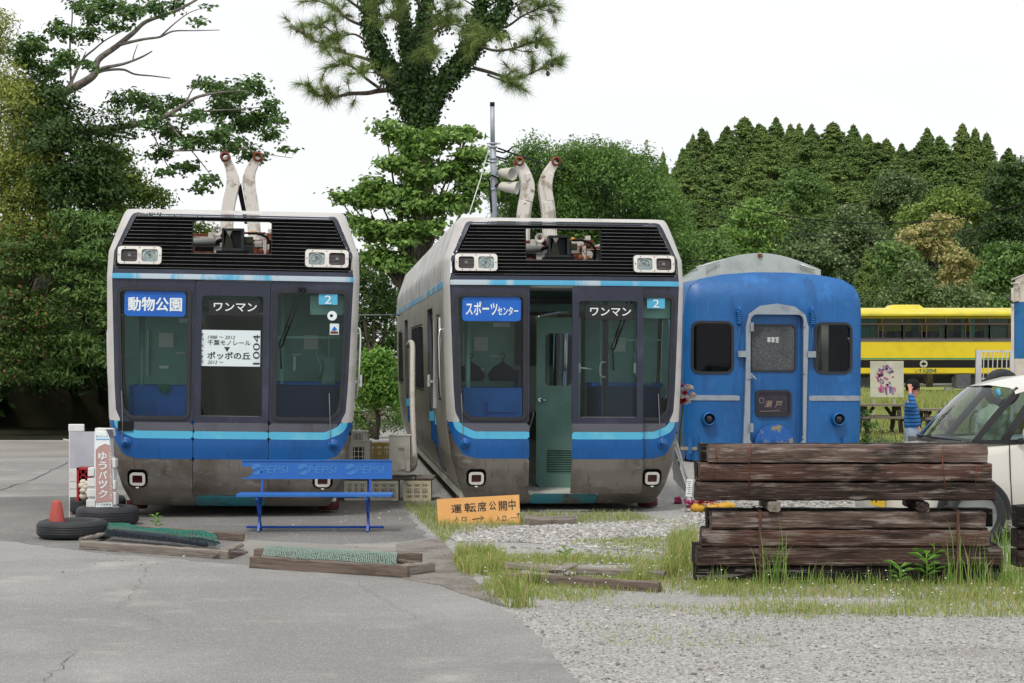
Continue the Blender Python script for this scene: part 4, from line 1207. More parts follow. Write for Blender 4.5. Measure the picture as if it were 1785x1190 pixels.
for i, (x0, x1, t, b_, lab) in enumerate([(1222, 1712, 773, 805, "dark sleeper behind the topmost round-edged one, its end just showing"), (1214, 1722, 804, 838, "black sleeper in the back row beside the reddish brown one"), (1216, 1732, 839, 872, "back row sleeper level with the blackish one on the spacers"),
                                     (1234, 1730, 887, 919, "black topped sleeper behind the shortest brown one, longer than it"), (1226, 1722, 920, 952, "hidden back row sleeper level with the second below the spacers"), (1211, 1740, 948, 985, "black ended sleeper in the back row beside the long cracked one"), (1212, 1744, 984, 1012, "bottom sleeper of the back row behind the tall grass")]):
    sleeper(x0, x1, t, b_, YB, .20, wd[4], lab, 20 + i)
for i, (px, lab, mt) in enumerate([(1349, "pale grey spacer block under the upper bundle, beneath the white coach door", old_wood), (1608, "dark spacer block under the upper bundle, near the white car", wd[2])]):
    a = P(px - 11, 874, YS); c = P(px + 10, 891, YS)
    o = beam_mesh('spacer_block', .55, c.x - a.x, a.z - c.z, mt, 40 + i, 0, .004, 6)
    o.rotation_euler = (0, 0, R(90)); o.location = ((a.x + c.x) / 2, YS + .23, (a.z + c.z) / 2); tag(o, lab, 'wood block', 'spacer blocks between sleeper bundles')
strap_m = M('rusty_strap', rgb('5a3c33'), [(rgb('7a4a34'), 9, .5, .7)], rough=.7, metal=.3)
for (px, lab) in [(1325, "rusty steel strap down the lower bundle under the pale spacer block"), (1670, "rusty steel strap down the lower bundle near the white car")]:
    a = P(px, 890, YS - .012); b = MB(); z1 = a.z; z0 = P(px, 1012, YS).z
    b.box((0, -.001, (z0 + z1) / 2), (.020, .003, z1 - z0)); b.box((0, .22, z1 + .001), (.020, .45, .003))
    o = b.build('steel_strap', [strap_m], loc=(a.x, a.y, 0)); tag(o, lab, 'strap', 'steel straps on the sleepers')
for (pts, lab) in [([(1309, 772), (1306, 800), (1305, 872)], "thin rusty wire hanging down the upper bundle under the coach door"), ([(1246, 774), (1250, 804)], "short rusty wire round the end of the topmost sleeper beside its dark end"),
                   ([(1645, 775), (1643, 812), (1651, 872)], "thin rusty wire down the upper bundle below the boy"), ([(1243, 808), (1244, 836)], "short wire round the end of the reddish brown sleeper"), ([(1702, 812), (1701, 842)], "short red wire round the reddish sleeper nearest the car")]:
    b = MB(); b.tube([P(x, y, YS - .015) for x, y in pts], .0035, 5); o = b.build('binding_wire', [rust]); tag(o, lab, 'wire', 'binding wires on the sleepers')
# a second stack, only its end in view
for i, (t, b_, lab) in enumerate([(882, 921, "upper black sleeper of the second stack at the picture's right edge"), (923, 957, "brown middle sleeper of the second stack at the picture's right edge"), (959, 990, "lowest sleeper of the second stack at the picture's right edge")]):
    sleeper(1776 - (i > 0) * 1, 2290, t, b_, 14.6, .22, wd[4 if i == 0 else 2], lab, 60 + i, group='sleepers of the second stack')

# ---- blue bench with a torn advertising board as backrest
bench_blue = M('bench_blue', rgb('2767b4'), [(rgb('3470ba'), 3, .45, .7), (rgb('1a4b8c'), 14, .6, .75)], rough=.45)
bench_rail = M('bench_rail_blue', rgb('1a52b4'), [(rgb('123c88'), 9, .5, .75)], rough=.45)
faded = M('faded_print', rgb('3f7cba'), rough=.6)
YBn = 18.55
bo = P(549, 927, YBn); bench = thing('bench', "blue metal bench with a torn advertising board as its backrest", 'bench', (bo.x, YBn, 0))
bench.rotation_euler = (0, R(.0), 0)
def bl(px, py): q = P(px, py, YBn); return (q.x - bo.x, q.z)
out2 = [bl(*p) for p in [(417, 804), (681, 804), (681, 837), (426, 837), (426, 834), (432, 830), (437, 823), (439, 817), (434, 815), (417, 815)]]
b = MB(); b.prism([(x, z) for x, z in reversed(out2)], .20, .204); b.cur = 0
x0, z0 = bl(417, 804); x1, _ = bl(681, 804); b.box(((x0 + x1) / 2, .20, z0), (x1 - x0, .022, .010)); xa, za = bl(418, 836); xb, _ = bl(426, 836); b.box(((xa + xb) / 2, .20, za), (xb - xa, .02, .012))
bk = b.build('backrest', [bench_blue], bench)
for k, px in enumerate([(433, 449, 499), (514, 533, 584), (598, 617, 667)]):
    x0, z0 = bl(px[1], 827); x1, z1 = bl(px[2], 814)
    lettering("PEPSI", faded, bk, x0, x1, z0, z1, .197, bold=.018, shear=.15)
    cx, cz = bl(px[0] + 10, 820)
    b = MB(); c = circ(0, 0, .056)
    wave = lambda x, z: z - (.004 + .012 * np.sin(x * 60))
    patch(b, I(c, lambda x, z: -wave(x, z) + .006), (-.06, .06, -.06, .06), .012, lambda x, z: (x, 0 * x, z))
    patch(b, I(c, lambda x, z: wave(x, z) + .022, ), (-.06, .06, -.06, .06), .012, lambda x, z: (x, 0 * x, z))
    b.build('round_emblem', [faded], bk, (cx, .197, cz), fix=False)
b = MB(); x0, z0 = bl(415, 861); x1, _ = bl(684, 860)
b.box(((x0 + x1) / 2, .02, z0 - .005), (x1 - x0, .34, .022)); b.prism([(x0 + .02, z0 - .016), (x1 - .55, z0 - .016), (x1 - .27, z0 - .05), (x1 - .25, z0 - .05)], .1, .13)
b.build('seat', [bench_blue], bench, bevel=.004)
for px in (451, 641):
    b = MB(); x, zt = bl(px, 838); _, zs = bl(px, 865)
    b.bar((x + .01, .232, zt + .1), (x + .005, .20, zs), .022, .03); b.bar((x, .17, zs), (x, -.02, 0.01), .022, .035); b.bar((x, -.12, zs - .01), (x, .17, .015), .022, .028)
    b.bar((x, -.15, zs - .012), (x, .18, zs - .012), .022, .02)
    b.build('leg', [bench_rail], bench)
b = MB(); x0, _ = bl(427, 920); x1, z = bl(668, 920); b.cyl((x0, .10, z), (x1, .10, z), .012, n=8); b.build('foot_rail', [bench_rail], bench)

# ---- tyres
tyre_m = M('tyre_rubber', (.022, .024, .028), [((.040, .042, .046), 6, .45, .7), ((.075, .07, .065), 14, .6, .78, (1, 1, 1), .6)], rough=.7, bump=.003, bscale=50)
def tyre(name, cx, cy, Ro, Wd, z, label, cat='tyre'):
    b = MB(); w = Wd
    b.lathe([(Ro * .60, .01), (Ro * .80, 0), (Ro * .93, .015), (Ro * .985, w * .2), (Ro, w * .35), (Ro, w * .65), (Ro * .985, w * .8), (Ro * .93, w - .012), (Ro * .8, w), (Ro * .62, w - .015), (Ro * .58, w * .7), (Ro * .6, w * .3), (Ro * .60, .01)], 48)
    o = b.build(name, [tyre_m], loc=(cx, cy, z))
    b = MB(); n = 30
    for q in (.3, .43, .57, .7): b.lathe([(Ro + .001, w * q - .004), (Ro + .004, w * q), (Ro + .001, w * q + .004)], 48)
    b.build('tread_groove', [sign_black], o)
    return tag(o, label, cat, 'old tyres lying on the asphalt')
g1 = G(112, 944); tyre('tyre', g1.x, g1.y + .33, .325, .165, .01, "old black tyre lying flat with a red cone in its hub")
g2 = G(176, 920); tyre('tyre', g2.x, g2.y + .31, .312, .185, .01, "black tyre lying flat under the tall white signboard"); t2 = (g2.x, g2.y + .31)
g3 = G(148, 906); tyre('tyre', g3.x - .03, g3.y + .75, .30, .19, .01, "black tyre half hidden behind the signboard's tyre, under the grey panel")
# cone
cone_m = M('faded_red_plastic', rgb('a8473f'), [(rgb('96413a'), 6, .45, .7), (rgb('b9766c'), 9, .6, .78, (1, 1, .4))], rough=.6)
cq = P(99, 925, g1.y + .34)
b = MB(); b.lathe([(.105, -.30), (.062, .0), (.06, .01), (.032, .165), (.026, .178), (.012, .182), (.001, .182)], 28); o = b.build('traffic_cone', [cone_m], loc=(cq.x, cq.y, cq.z + .0 + .02)); o.scale = (1.4, 1.4, 1.45); tag(o, "faded red traffic cone without stripes, stuck in a black tyre", 'traffic cone')
# ---- postal signboard
sw = M('sign_plastic', rgb('dddcda'), [(rgb('c4c2be'), 4, .5, .7), (rgb('9a9792'), 9, .62, .78, (3, 3, .6))], rough=.5)
pink = M('faded_pink_print', rgb('bb9690'), [(rgb('b08a85'), 4, .45, .7)], rough=.6)
YG = t2[1] - .02
so = P(181, 890, YG)
sg = thing('signboard', "tall white standing signboard with faded pink panel and white lettering on a tyre", 'signboard', (so.x, YG, so.z))
def sl(px, py): q = P(px, py, YG); return (q.x - so.x, q.z - so.z)
def spoly(pts): return [sl(*p) for p in pts]
b = MB(); b.cur = 0
b.prism(list(reversed(spoly([(149, 890), (203, 890), (202, 884), (198, 884), (198, 800), (193, 796), (192, 762), (197, 760), (195, 747), (165, 746), (163, 760), (163, 832), (152, 834), (152, 884)]))), .02, .16)
for (x0, x1, y0, y1) in [(152, 166, 834, 848), (151, 167, 852, 866), (150, 168, 871, 884), (153, 164, 815, 830), (196, 201, 800, 815), (196, 201, 838, 853), (197, 202, 858, 880)]:
    a, c = sl(x0, y0), sl(x1, y1); b.box(((a[0] + c[0]) / 2, .07, (a[1] + c[1]) / 2), (c[0] - a[0], .14, a[1] - c[1]))
b.build('frame', [sw], sg, bevel=.006)
b = MB(); b.prism(list(reversed(spoly([(166, 884), (196, 883), (191, 762), (190, 754), (166, 752)]))), .0, .02); b.build('front_panel', [sign_white], sg)
b = MB(); b.prism(list(reversed(spoly([(167, 876), (197, 874), (192, 776), (183, 773), (172, 778), (167, 784)]))), -.004, -.001); pp = b.build('printed_panel', [pink], sg)
for i, ch in enumerate("ゆうパック"):
    yc = 795 + i * 16.5; a = sl(172 + .2 * i, yc + 6.5); c = sl(186 + .3 * i, yc - 7)
    lettering(ch, sign_white, pp, a[0], c[0], a[1], c[1], -.008, bold=.02)
me_t = "お手軽な料金で全国へお届けします"
for i, ch in enumerate(me_t):
    a = sl(190 + .17 * i, 788 + i * 5.2 + 4); c = sl(193.5 + .17 * i, 788 + i * 5.2); lettering(ch, sign_white, pp, a[0], c[0], a[1], c[1], -.008)
pb = [o for o in sg.children if o.name.startswith('front_panel')][0]
a, c = sl(168, 763), sl(188, 758); lettering("ゆうパック", faded, pb, a[0], c[0], a[1], c[1], -.004)
b = MB(); a, c = sl(167, 764.5), sl(190, 766); b.box(((a[0] + c[0]) / 2, -.002, (a[1] + c[1]) / 2), (c[0] - a[0], .004, a[1] - c[1])); b.build('blue_line', [cyan], pb)
a, c = sl(169, 881), sl(194, 877); lettering("〒 日本郵便", grey_paint, pb, a[0], c[0], a[1], c[1], -.004)
b = MB(); b.prism(list(reversed(spoly([(185, 748), (196, 748), (198, 756), (197, 764), (192, 762)]))), -.012, -.002); b.build('torn_corner', [grey_paint], sg)
# grey panel on a thin frame behind
YH = YG + .9
ho = P(145, 880, YH); hg = thing('panel_stand', "blank grey panel on a thin white frame behind the tall signboard", 'panel', (ho.x, YH, 0))
def hl(px, py): q = P(px, py, YH); return (q.x - ho.x, q.z)
b = MB(); a, c = hl(122, 814), hl(168, 752); b.box(((a[0] + c[0]) / 2, 0, (a[1] + c[1]) / 2), (c[0] - a[0], .02, c[1] - a[1])); b.build('panel', [M('grey_panel', rgb('b9bac2'), [(rgb('a9aab2'), 3, .4, .7)], rough=.5)], hg)
b = MB(); a, c = hl(119, 752), hl(147, 739); b.box(((a[0] + c[0]) / 2, .01, (a[1] + c[1]) / 2), (c[0] - a[0], .03, c[1] - a[1])); b.build('top_plate', [sw], hg, bevel=.01)
b = MB()
for i, (y0, y1) in enumerate([(816, 838), (840, 851), (853, 866)]):
    a, c = hl(121.5, y1), hl(168, y0); b.box(((a[0] + c[0]) / 2, .0, (a[1] + c[1]) / 2), (c[0] - a[0], .012, c[1] - a[1]))
a, c = hl(121, 870), hl(121, 742); b.bar((a[0], 0, -.0), (c[0], 0, c[1]), .008); a, c = hl(110, 765), hl(121, 767); b.bar((a[0], 0, a[1]), (c[0], 0, c[1]), .01)
b.build('frame', [sw], hg)
# red bottle crate with a cloth bundle
rq = P(146, 872, YG + .55)
red = M('red_plastic', rgb('a81720'), [(rgb('8a1219'), 5, .45, .7)], rough=.45)
b = MB(); H = P(146, 814, YG + .55).z - rq.z
for x in (-.055, .055): b.box((x + .02, 0, H / 2), (.022, .25, H))
b.box((.02, 0, H - .01), (.13, .25, .02)); b.box((.02, .1, H / 2), (.13, .02, H))
for k in range(5):
    z = H * (.2 + .17 * k); b.lathe([(.022, -.01), (.03, -.01), (.03, .01), (.022, .01), (.022, -.01)], 10, (.02, -.11, z), 'y')
    b.bar((-.03, -.11, z), (-.008, -.11, z), .008); b.bar((.048, -.11, z), (.07, -.11, z), .008)
tag(b.build('bottle_crate', [red], loc=(rq.x, rq.y, rq.z)), "red plastic bottle crate on end behind the tall signboard", 'crate')
b = MB(); q = P(149, 868, YG + .38)
for i in range(9):
    b.sphere((random.uniform(-.04, .03), random.uniform(-.03, .03), .02 + .018 * i), random.uniform(.03, .045), 10, 7, (1, .9, .8))
tag(b.build('cloth_bundle', [M('cream_cloth', rgb('d3cbb8'), [(rgb('a8a193'), 14, .5, .7)], rough=.95, bump=.01, bscale=30)], loc=tuple(q)), "cream cloth bundle tucked against the red bottle crate", 'cloth')

# ---- broken timber frames with netting on the asphalt
net_g = M('green_net', rgb('2b8472'), [(rgb('2a6b5c'), 8, .5, .7)], rough=.7)
net_p = M('pale_green_net', rgb('8ba196'), [(rgb('74887f'), 8, .5, .7)], rough=.7)
net_k = M('black_net', (.012, .02, .03), rough=.8)
def plank(b, a, c, w, h, up=(0, 0, 1)): b.bar(a, c, w, h, up)
def timber(parent, name, p0, p1, w, h, mat, seed):
    a, c = Vector(p0), Vector(p1); L = (c - a).length
    o = beam_mesh(name, L, w, h, mat, seed, 0, .005, max(6, int(L * 12)))
    d = (c - a).normalized()
    q = d.to_track_quat('X', 'Z'); o.rotation_mode = 'QUATERNION'; o.rotation_quaternion = q
    o.location = (a + c) / 2
    if parent is not None: o.parent = parent
    return o
def g3d(px, py, z): v = G(px, py); return Vector((v.x, v.y, z))
fA = thing('planter_frame', "weathered timber planter frame heaped with green and black netting beside the cone", 'planter frame', tuple(g3d(280, 965, 0)), group='broken timber frames along the yard edge')
ofs = Vector(fA.location)
rel = lambda v: Vector(v) - ofs
timber(fA, 'front_board', rel(g3d(141, 958, .04)), rel(g3d(398, 976, .04)), .03, .085, old_wood, 101)
timber(fA, 'back_board', rel(g3d(190, 925, .04)), rel(g3d(425, 945, .04)), .03, .08, old_wood_brown, 102)
timber(fA, 'end_board', rel(P(143, 940, G(141, 958).y + .02)), rel(P(192, 929, G(141, 958).y + 1.2)), .06, .035, old_wood, 103)
timber(fA, 'end_board', rel(P(374, 966, G(398, 976).y + .02)), rel(P(418, 950, G(398, 976).y + .8)), .075, .035, old_wood, 104)
timber(fA, 'stub_board', rel(P(398, 976, G(398, 976).y + .02) + Vector((0, 0, .04))), rel(P(428, 968, G(398, 976).y + .5)), .05, .08, old_wood_brown, 105)
def net(b, corners, nu, nv, bulge, jit, r, seed):
    rr = random.Random(seed); g = []
    for i in range(nu + 1):
        row = []
        for j in range(nv + 1):
            u, v = i / nu, j / nv
            p = (corners[0] * (1 - u) + corners[1] * u) * (1 - v) + (corners[3] * (1 - u) + corners[2] * u) * v
            z = bulge * math.sin(PI * v) * (1 + .35 * math.sin(u * 13) * math.sin(u * 5.1))
            row.append(p + Vector((rr.uniform(-jit, jit), rr.uniform(-jit, jit), z + rr.uniform(-jit, jit))))
        g.append(row)
    for i in range(nu + 1):
        for j in range(nv + 1):
            if i < nu: b.bar(g[i][j], g[i + 1][j], r)
            if j < nv: b.bar(g[i][j], g[i][j + 1], r)
b = MB(); r0 = rel(g3d(180, 945, .06)); r1 = rel(g3d(376, 962, .05)); r2 = rel(g3d(372, 946, .06)); r3 = rel(g3d(196, 930, .08))
b.cur = 0; net(b, [r0 + Vector((0, .1, .01)), r1 + Vector((0, .1, 0)), r2, r3], 64, 16, .055, .005, .0032, 7)
b.cur = 1; net(b, [r0, r1, r1 + Vector((0, .25, .0)), r0 + Vector((0, .25, .03))], 60, 10, .03, .006, .0042, 8)
b.build('netting', [net_g, net_k], fA, fix=False)
b = MB(); b.tube([r0 + Vector((.02, .12, .02)), r0.lerp(r1, .3) + Vector((0, .12, .025)), r0.lerp(r1, .6) + Vector((0, .12, .02)), r1 + Vector((-.1, .12, .0))], [.03, .035, .03, .02], 10); b.build('net_roll', [net_k], fA)

fB = thing('planter_frame', "weathered timber planter frame under pale green mesh, in front of the bench", 'planter frame', tuple(g3d(590, 985, 0)), group='broken timber frames along the yard edge')
ofs = Vector(fB.location)
timber(fB, 'front_board', rel(g3d(438, 990, .045)), rel(g3d(712, 1008, .045)), .05, .10, old_wood_brown, 111)
timber(fB, 'back_board', rel(g3d(445, 975, .05)), rel(g3d(735, 985, .05)), .05, .09, old_wood_brown, 112)
timber(fB, 'end_board', rel(g3d(700, 1006, .05)), rel(g3d(755, 998, .045)), .05, .085, old_wood, 113)
timber(fB, 'end_board', rel(P(690, 988, G(700, 1006).y) + Vector((0, .02, 0))), rel(P(716, 985, G(700, 1006).y + .1)), .06, .03, old_wood, 114)
timber(fB, 'stub_board', rel(P(695, 978, G(700, 1006).y + .5)), rel(P(750, 986, G(700, 1006).y + .4)), .05, .03, old_wood_brown, 115)
b = MB(); a = [rel(g3d(458, 987, .095)), rel(g3d(690, 1003, .09)), rel(g3d(692, 985, .10)), rel(g3d(466, 972, .10))]
net(b, a, 74, 13, .02, .004, .0042, 9); net(b, [a[0] + Vector((0, -.03, -.05)), a[1] + Vector((0, -.03, -.04)), a[1] + Vector((0, -.02, 0)), a[0] + Vector((0, -.02, 0))], 74, 3, .0, .004, .0042, 10)
b.build('netting', [net_p], fB, fix=False)

fC = thing('planter_frame', "broken plank frame sunk in the grass left of the sleeper stack", 'planter frame', tuple(g3d(1010, 1005, 0)), group='broken timber frames along the yard edge')
ofs = Vector(fC.location)
timber(fC, 'back_board', rel(P(880, 985, G(880, 1003).y)), rel(P(970, 993, G(970, 1003).y)), .06, .05, old_wood, 121)
timber(fC, 'back_board', rel(P(1005, 994, G(1005, 1004).y)), rel(P(1160, 1000, G(1160, 1010).y)), .06, .055, old_wood, 122)
timber(fC, 'front_board', rel(g3d(880, 1015, .03)), rel(g3d(1150, 1032, .03)), .06, .09, old_wood_brown, 123)
timber(fC, 'cross_board', rel(P(968, 996, G(968, 1018).y)), rel(P(996, 984, G(968, 1018).y + .6)), .11, .03, old_wood, 124)

# ---- orange plywood notice
or_m = M('orange_paint', rgb('e2a862'), [(rgb('e8b676'), 4, .45, .7), (rgb('d89a4e'), 2, .55, .75)], rough=.6)
YO = G(765, 914).y
oo = P(835, 912, YO); og = thing('plywood_notice', "orange plywood board with hand-painted black lettering leaning in the grass", 'notice board', (oo.x, YO, 0), (R(-6), 0, 0))
def ol(px, py): q = P(px, py, YO); return (q.x - oo.x, q.z)
b = MB(); b.prism(list(reversed([ol(*p) for p in [(761, 870), (905, 862), (907, 912), (764, 915)]])), .0, .014); obd = b.build('board', [or_m], og)
rows = [("運転席", [(787, 805, 880, 894), (810, 830, 877, 893), (833, 848, 875, 892)]), ("公開中", [(853, 865, 874, 889), (870, 884, 874, 890), (887, 899, 871, 889)])]
for s, qs in rows:
    for ch, (x0, x1, y0, y1) in zip(s, qs):
        a, c = ol(x0, y1), ol(x1, y0); lettering(ch, ink, obd, a[0], c[0], a[1], c[1], -.003, rot=(0, R(-3), 0), bold=.012)
for ch, (x0, x1, y0, y1) in zip("入口入口", [(793, 800, 900, 908), (805, 813, 901, 908), (865, 872, 899, 908), (876, 882, 899, 908)]):
    a, c = ol(x0, y1), ol(x1, y0); lettering(ch, ink, obd, a[0], c[0], a[1], c[1], -.003, bold=.015)
b = MB()
def stroke(p, q, w): a, c = ol(*p), ol(*q); b.bar((a[0], -.002, a[1]), (c[0], -.002, c[1]), w, w)
stroke((823, 905), (843, 902), .007); stroke((843, 903), (838, 899), .005); stroke((843, 902), (839, 906), .004); stroke((890, 902), (901, 902), .003); stroke((903, 903), (904, 894), .005); stroke((904, 894), (900, 897), .005); stroke((904, 894), (907, 897), .005)
b.build('arrow', [ink], obd)
# step slab
q = G(960, 916); slab_m = M('rough_stone', rgb('7f766d'), [(rgb('655d55'), 6, .45, .7), (rgb('9c948a'), 16, .55, .75)], rough=.95, bump=.01, bscale=30)
b = MB(); rr = []
for i in range(9):
    x = -.26 + .52 * i / 8; zt = .09 - .02 * math.sin(PI * i / 8) + random.uniform(-.004, .004); rr.append([(x, -.10, 0), (x, -.11, zt - .012), (x, -.09, zt), (x, .14, zt + .01), (x, .15, 0)])
b.loft(rr, smooth=False); tag(b.build('step_slab', [slab_m], loc=(q.x, q.y + .1, -.005)), "rough stone slab lying as a step below the open monorail door", 'stone slab')

# ---- crates, planks and air conditioners between the cars
crate_m = M('cream_crate_plastic', rgb('dfd7b8'), [(rgb('c4bb9c'), 5, .45, .7)], rough=.6)
crate_w = M('white_crate_plastic', rgb('ebe6d4'), [(rgb('cfc9b4'), 5, .45, .7)], rough=.6)
crate_y = M('yellow_crate_plastic', rgb('c4ab5c'), [(rgb('a88f42'), 5, .45, .7)], rough=.6)
def crate(cx, cy, w, d, h, z, mat, label):
    b = MB(); t = .014
    for s in (-1, 1):
        b.box((s * (w / 2 - t / 2), 0, h / 2), (t, d, h))
        y = s * (d / 2 - t / 2)
        b.box((0, y, h - .018), (w - 2 * t - .002, t, .036)); b.box((0, y, .018), (w - 2 * t - .002, t, .036))
        for k in range(1, 3): b.box((0, y, h * k / 3), (w - 2 * t - .002, t * .8, .016))
        n = 13
        for k in range(n):
            x = -w / 2 + t + (w - 2 * t) * (k + .5) / n
            b.box((x, y, h / 2), (.009 if k % 4 else .024, t * .7, h - .06))
    b.box((0, 0, .006), (w - 2 * t, d - 2 * t - .004, .012))
    o = b.build('plastic_crate', [mat], loc=(cx, cy, z), fix=False); return tag(o, label, 'crate', 'slatted plastic crates between the cars')
YC = 22.6
def cx(px, Y=YC): return P(px, 0, Y).x
for (p0, p1, mt, lab) in [(600, 640, crate_w, "white slatted crate nearest the closed car, under the air conditioners"), (645, 694, crate_w, "white slatted crate in the middle of the three under the planks"), (703, 751, crate_m, "yellowed cream slatted crate under the plank end beside the open car")]:
    w = cx(p1) - cx(p0); crate((cx(p0) + cx(p1)) / 2, YC + .2, w, .36, P(0, 838, YC).z - 0.0, 0.0, mt, lab)
crate(cx(661, 23.9), 23.9, .32, .3, .24, P(0, 806, 23.9).z, crate_y, "yellow slatted crate raised behind the planks between two air conditioners")
b = MB(); z = P(0, 837, YC).z
for i, (x0, x1, lab) in enumerate([(590, 724, "grey weathered plank across the crates, nearer the bench"), (725, 757, "short grey plank on the cream crate beside the open car")]):
    o = beam_mesh('walk_plank', cx(x1) - cx(x0) - .01, .46, .035, old_wood, 130 + i, 0, .003, 12); o.location = ((cx(x0) + cx(x1)) / 2, YC + .25, z + .02); tag(o, lab, 'plank', 'planks laid on the crates')
plz = z + .04
ac_m = M('air_conditioner_casing', rgb('d6d2c6'), [(rgb('bcb8ab'), 4, .45, .7), (rgb('8a8474'), 7, .6, .78, (4, 4, .5))], rough=.5)
def ac(px0, px1, pt, pb, Y, label, d=.28, side=False, face=True):
    x0, x1 = P(px0, 0, Y).x, P(px1, 0, Y).x; zt, zb = P(0, pt, Y).z, P(0, pb, Y).z
    w, h = x1 - x0, zt - zb
    r = thing('air_conditioner', label, 'air conditioner', ((x0 + x1) / 2, Y, zb), group='outdoor air conditioner units')
    b = MB(); b.box((0, d / 2, h / 2), (w, d, h)); b.box((0, d / 2, h + .006), (w + .012, d + .012, .012)); b.build('casing', [ac_m], r, bevel=.008)
    if face:
        b = MB(); b.cur = 1; b.box((-.01, -.001, h * .52), (w * .52, .01, h * .62)); b.cur = 0
        for k in range(3): b.box((-.01 + w * .52 * (k - 1) * .36, -.008, h * .52), (.010, .012, h * .64))
        for k in range(3): b.box((-.01, -.009, h * (.34 + .17 * k)), (w * .54, .012, .008))
        b.build('fan_grille', [ac_m, sign_black], r)
    else:
        b = MB(); b.box((.02, -.012, h * .70), (w * .26, .03, h * .08)); b.box((.03, -.02, h * .17), (w * .30, .05, h * .2)); b.box((.03, -.004, h * .45), (w * .3, .01, h * .5)); b.box((w * .38, -.003, h * .55), (.02, .008, .16)); b.build('valve_cover', [ac_m], r)
    return r
ac(608, 645, 770, 822, 22.75, "grey air conditioner with a fan grille between bench and closed car")
ac(611, 641, 753, 769, 22.8, "small flat air conditioner box stacked on the grey grille unit")
acR = ac(678, 715, 760, 822, 22.55, "weathered air conditioner with a valve cover beside the open car's hose", face=False)
# hose
bpy.context.view_layer.update()
hp = [P(712, 602, 26.2), P(716, 597, 25.7), P(719, 604, 25.0), P(719, 640, 24.3), P(719, 700, 23.6), P(721, 760, 23.2), P(723, 800, 23.0), P(720, 814, 22.9), P(712, 818, 22.7), P(706, 816, 22.62)]
fine = []
for i in range(len(hp) - 1):
    p0, p1, p2, p3 = hp[max(i - 1, 0)], hp[i], hp[i + 1], hp[min(i + 2, len(hp) - 1)]
    for k in range(14):
        t = k / 14; fine.append(.5 * ((2 * p1) + (p2 - p0) * t + (2 * p0 - 5 * p1 + 4 * p2 - p3) * t * t + (3 * p1 - p0 - 3 * p2 + p3) * t ** 3))
b = MB(); b.tube(fine, [.034 + .004 * (i % 2) for i in range(len(fine))], 10)
tag(b.build('drain_hose', [M('white_hose', rgb('c9c2b8'), [(rgb('aaa194'), 6, .5, .7)], rough=.6)]), "white ribbed hose hanging from the open car's side window to the air conditioner", 'hose')
b = MB(); b.tube([P(735, 826, 22.9), P(727, 830, 22.8), P(716, 829, 22.7)], .012, 6)
# ---- folded sign stand and flowers right of the open car
alu = M('aluminium', (.62, .62, .62), [((.45, .45, .45), 6, .5, .75)], rough=.4, metal=.5)
YF = 21.6
fo = P(1190, 905, YF); fs_ = thing('folding_easel', "white folding sign easel leaning behind the open monorail car", 'easel', (fo.x, YF, 0))
def fl(px, py, dy=0.0): q = P(px, py, YF + dy); return (q.x - fo.x, dy, q.z)
for (a, c) in (((1176, 758), (1219, 908)), ((1174, 770), (1203, 855))):
    b = MB(); b.bar(fl(*a), fl(*c), .03, .02); b.build('leg', [alu], fs_)
for (a, c) in (((1172, 780, .3), (1196, 900, .3)), ((1168, 800, .5), (1192, 880, .5))):
    b = MB(); b.bar(fl(*a), fl(*c), .02, .02); b.build('leg', [alu], fs_)
b = MB(); pts = [fl(*p, .05) for p in [(1172, 785), (1180, 800), (1203, 870), (1196, 860), (1174, 835)]]; b.add(pts + [(p[0], p[1] + .02, p[2]) for p in pts], [(0, 1, 2, 3, 4), (5, 9, 8, 7, 6)] + [(i, i + 5, (i + 1) % 5 + 5, (i + 1) % 5) for i in range(5)], False); b.build('back_board', [M('grey_board', rgb('9a999c'), rough=.6)], fs_)
np_ = thing('price_post', "small white notice on a short post beside the folding easel", 'notice', (P(1201, 0, 21.1).x, 21.1, 0))
b = MB(); q = P(1201, 850, 21.1); b.box((0, 0, .15), (.035, .03, .36)); b.build('post', [sw], np_)
b = MB(); b.box((0, -.02, q.z), (.065, .008, .19), (R(0), R(4), 0)); nb = b.build('notice', [sign_white], np_)
b = MB()
for k in range(7): b.box((-.002 + .003 * (k % 2), -.0255, q.z + .07 - .022 * k), (.045 - .01 * (k % 3), .002, .006))
b.build('faint_print', [grey_paint], np_)
# flowers
pet = [M('petal_white', rgb('d9cfc9'), rough=.8, trans=.2), M('petal_pink', rgb('c9578f'), rough=.8, trans=.2), M('petal_red', rgb('b3141f'), rough=.8, trans=.2), M('leaf_green_dark', rgb('3f5a2c'), rough=.7)]
q = P(1191, 690, 22.6)
fb = thing('flower_bunch', "bunch of white, pink and red artificial flowers beside the open car", 'flowers', tuple(q))
def blossom(b, c, r, mi):
    b.cur = mi
    for k in range(14):
        a = random.uniform(0, 6.28); e = random.uniform(-.3, 1.3); d = Vector((math.cos(a) * math.cos(e), math.sin(a) * math.cos(e), math.sin(e)))
        s = d.cross(Vector((0, .3, 1))).normalized() * r * .5; t = Vector(c)
        b.add([t, t + d * r * .7 + s, t + d * r * 1.1, t + d * r * .7 - s], [(0, 1, 2, 3)], False)
b = MB()
for i in range(22):
    x, z = random.uniform(-.09, .11), random.uniform(-.14, .13)
    blossom(b, (x * (1 - abs(z) * 1.5), random.uniform(-.06, .04), z), random.uniform(.03, .05), 0 if random.random() < .7 else 0)
for (x, z, m_) in [(-.03, .13, 1), (-.01, .11, 1), (.0, .02, 2), (.02, .03, 2), (-.02, -.06, 2), (.0, -.08, 2), (-.03, -.09, 2), (.01, -.05, 2)]: blossom(b, (x, -.08, z), .035, m_)
for s_ in ((.08, .06, .10), (.10, .0, .12)): b.cur = 0; b.tube([(0, 0, 0), s_], .008, 5)
b.build('blossoms', pet, fb, fix=False)
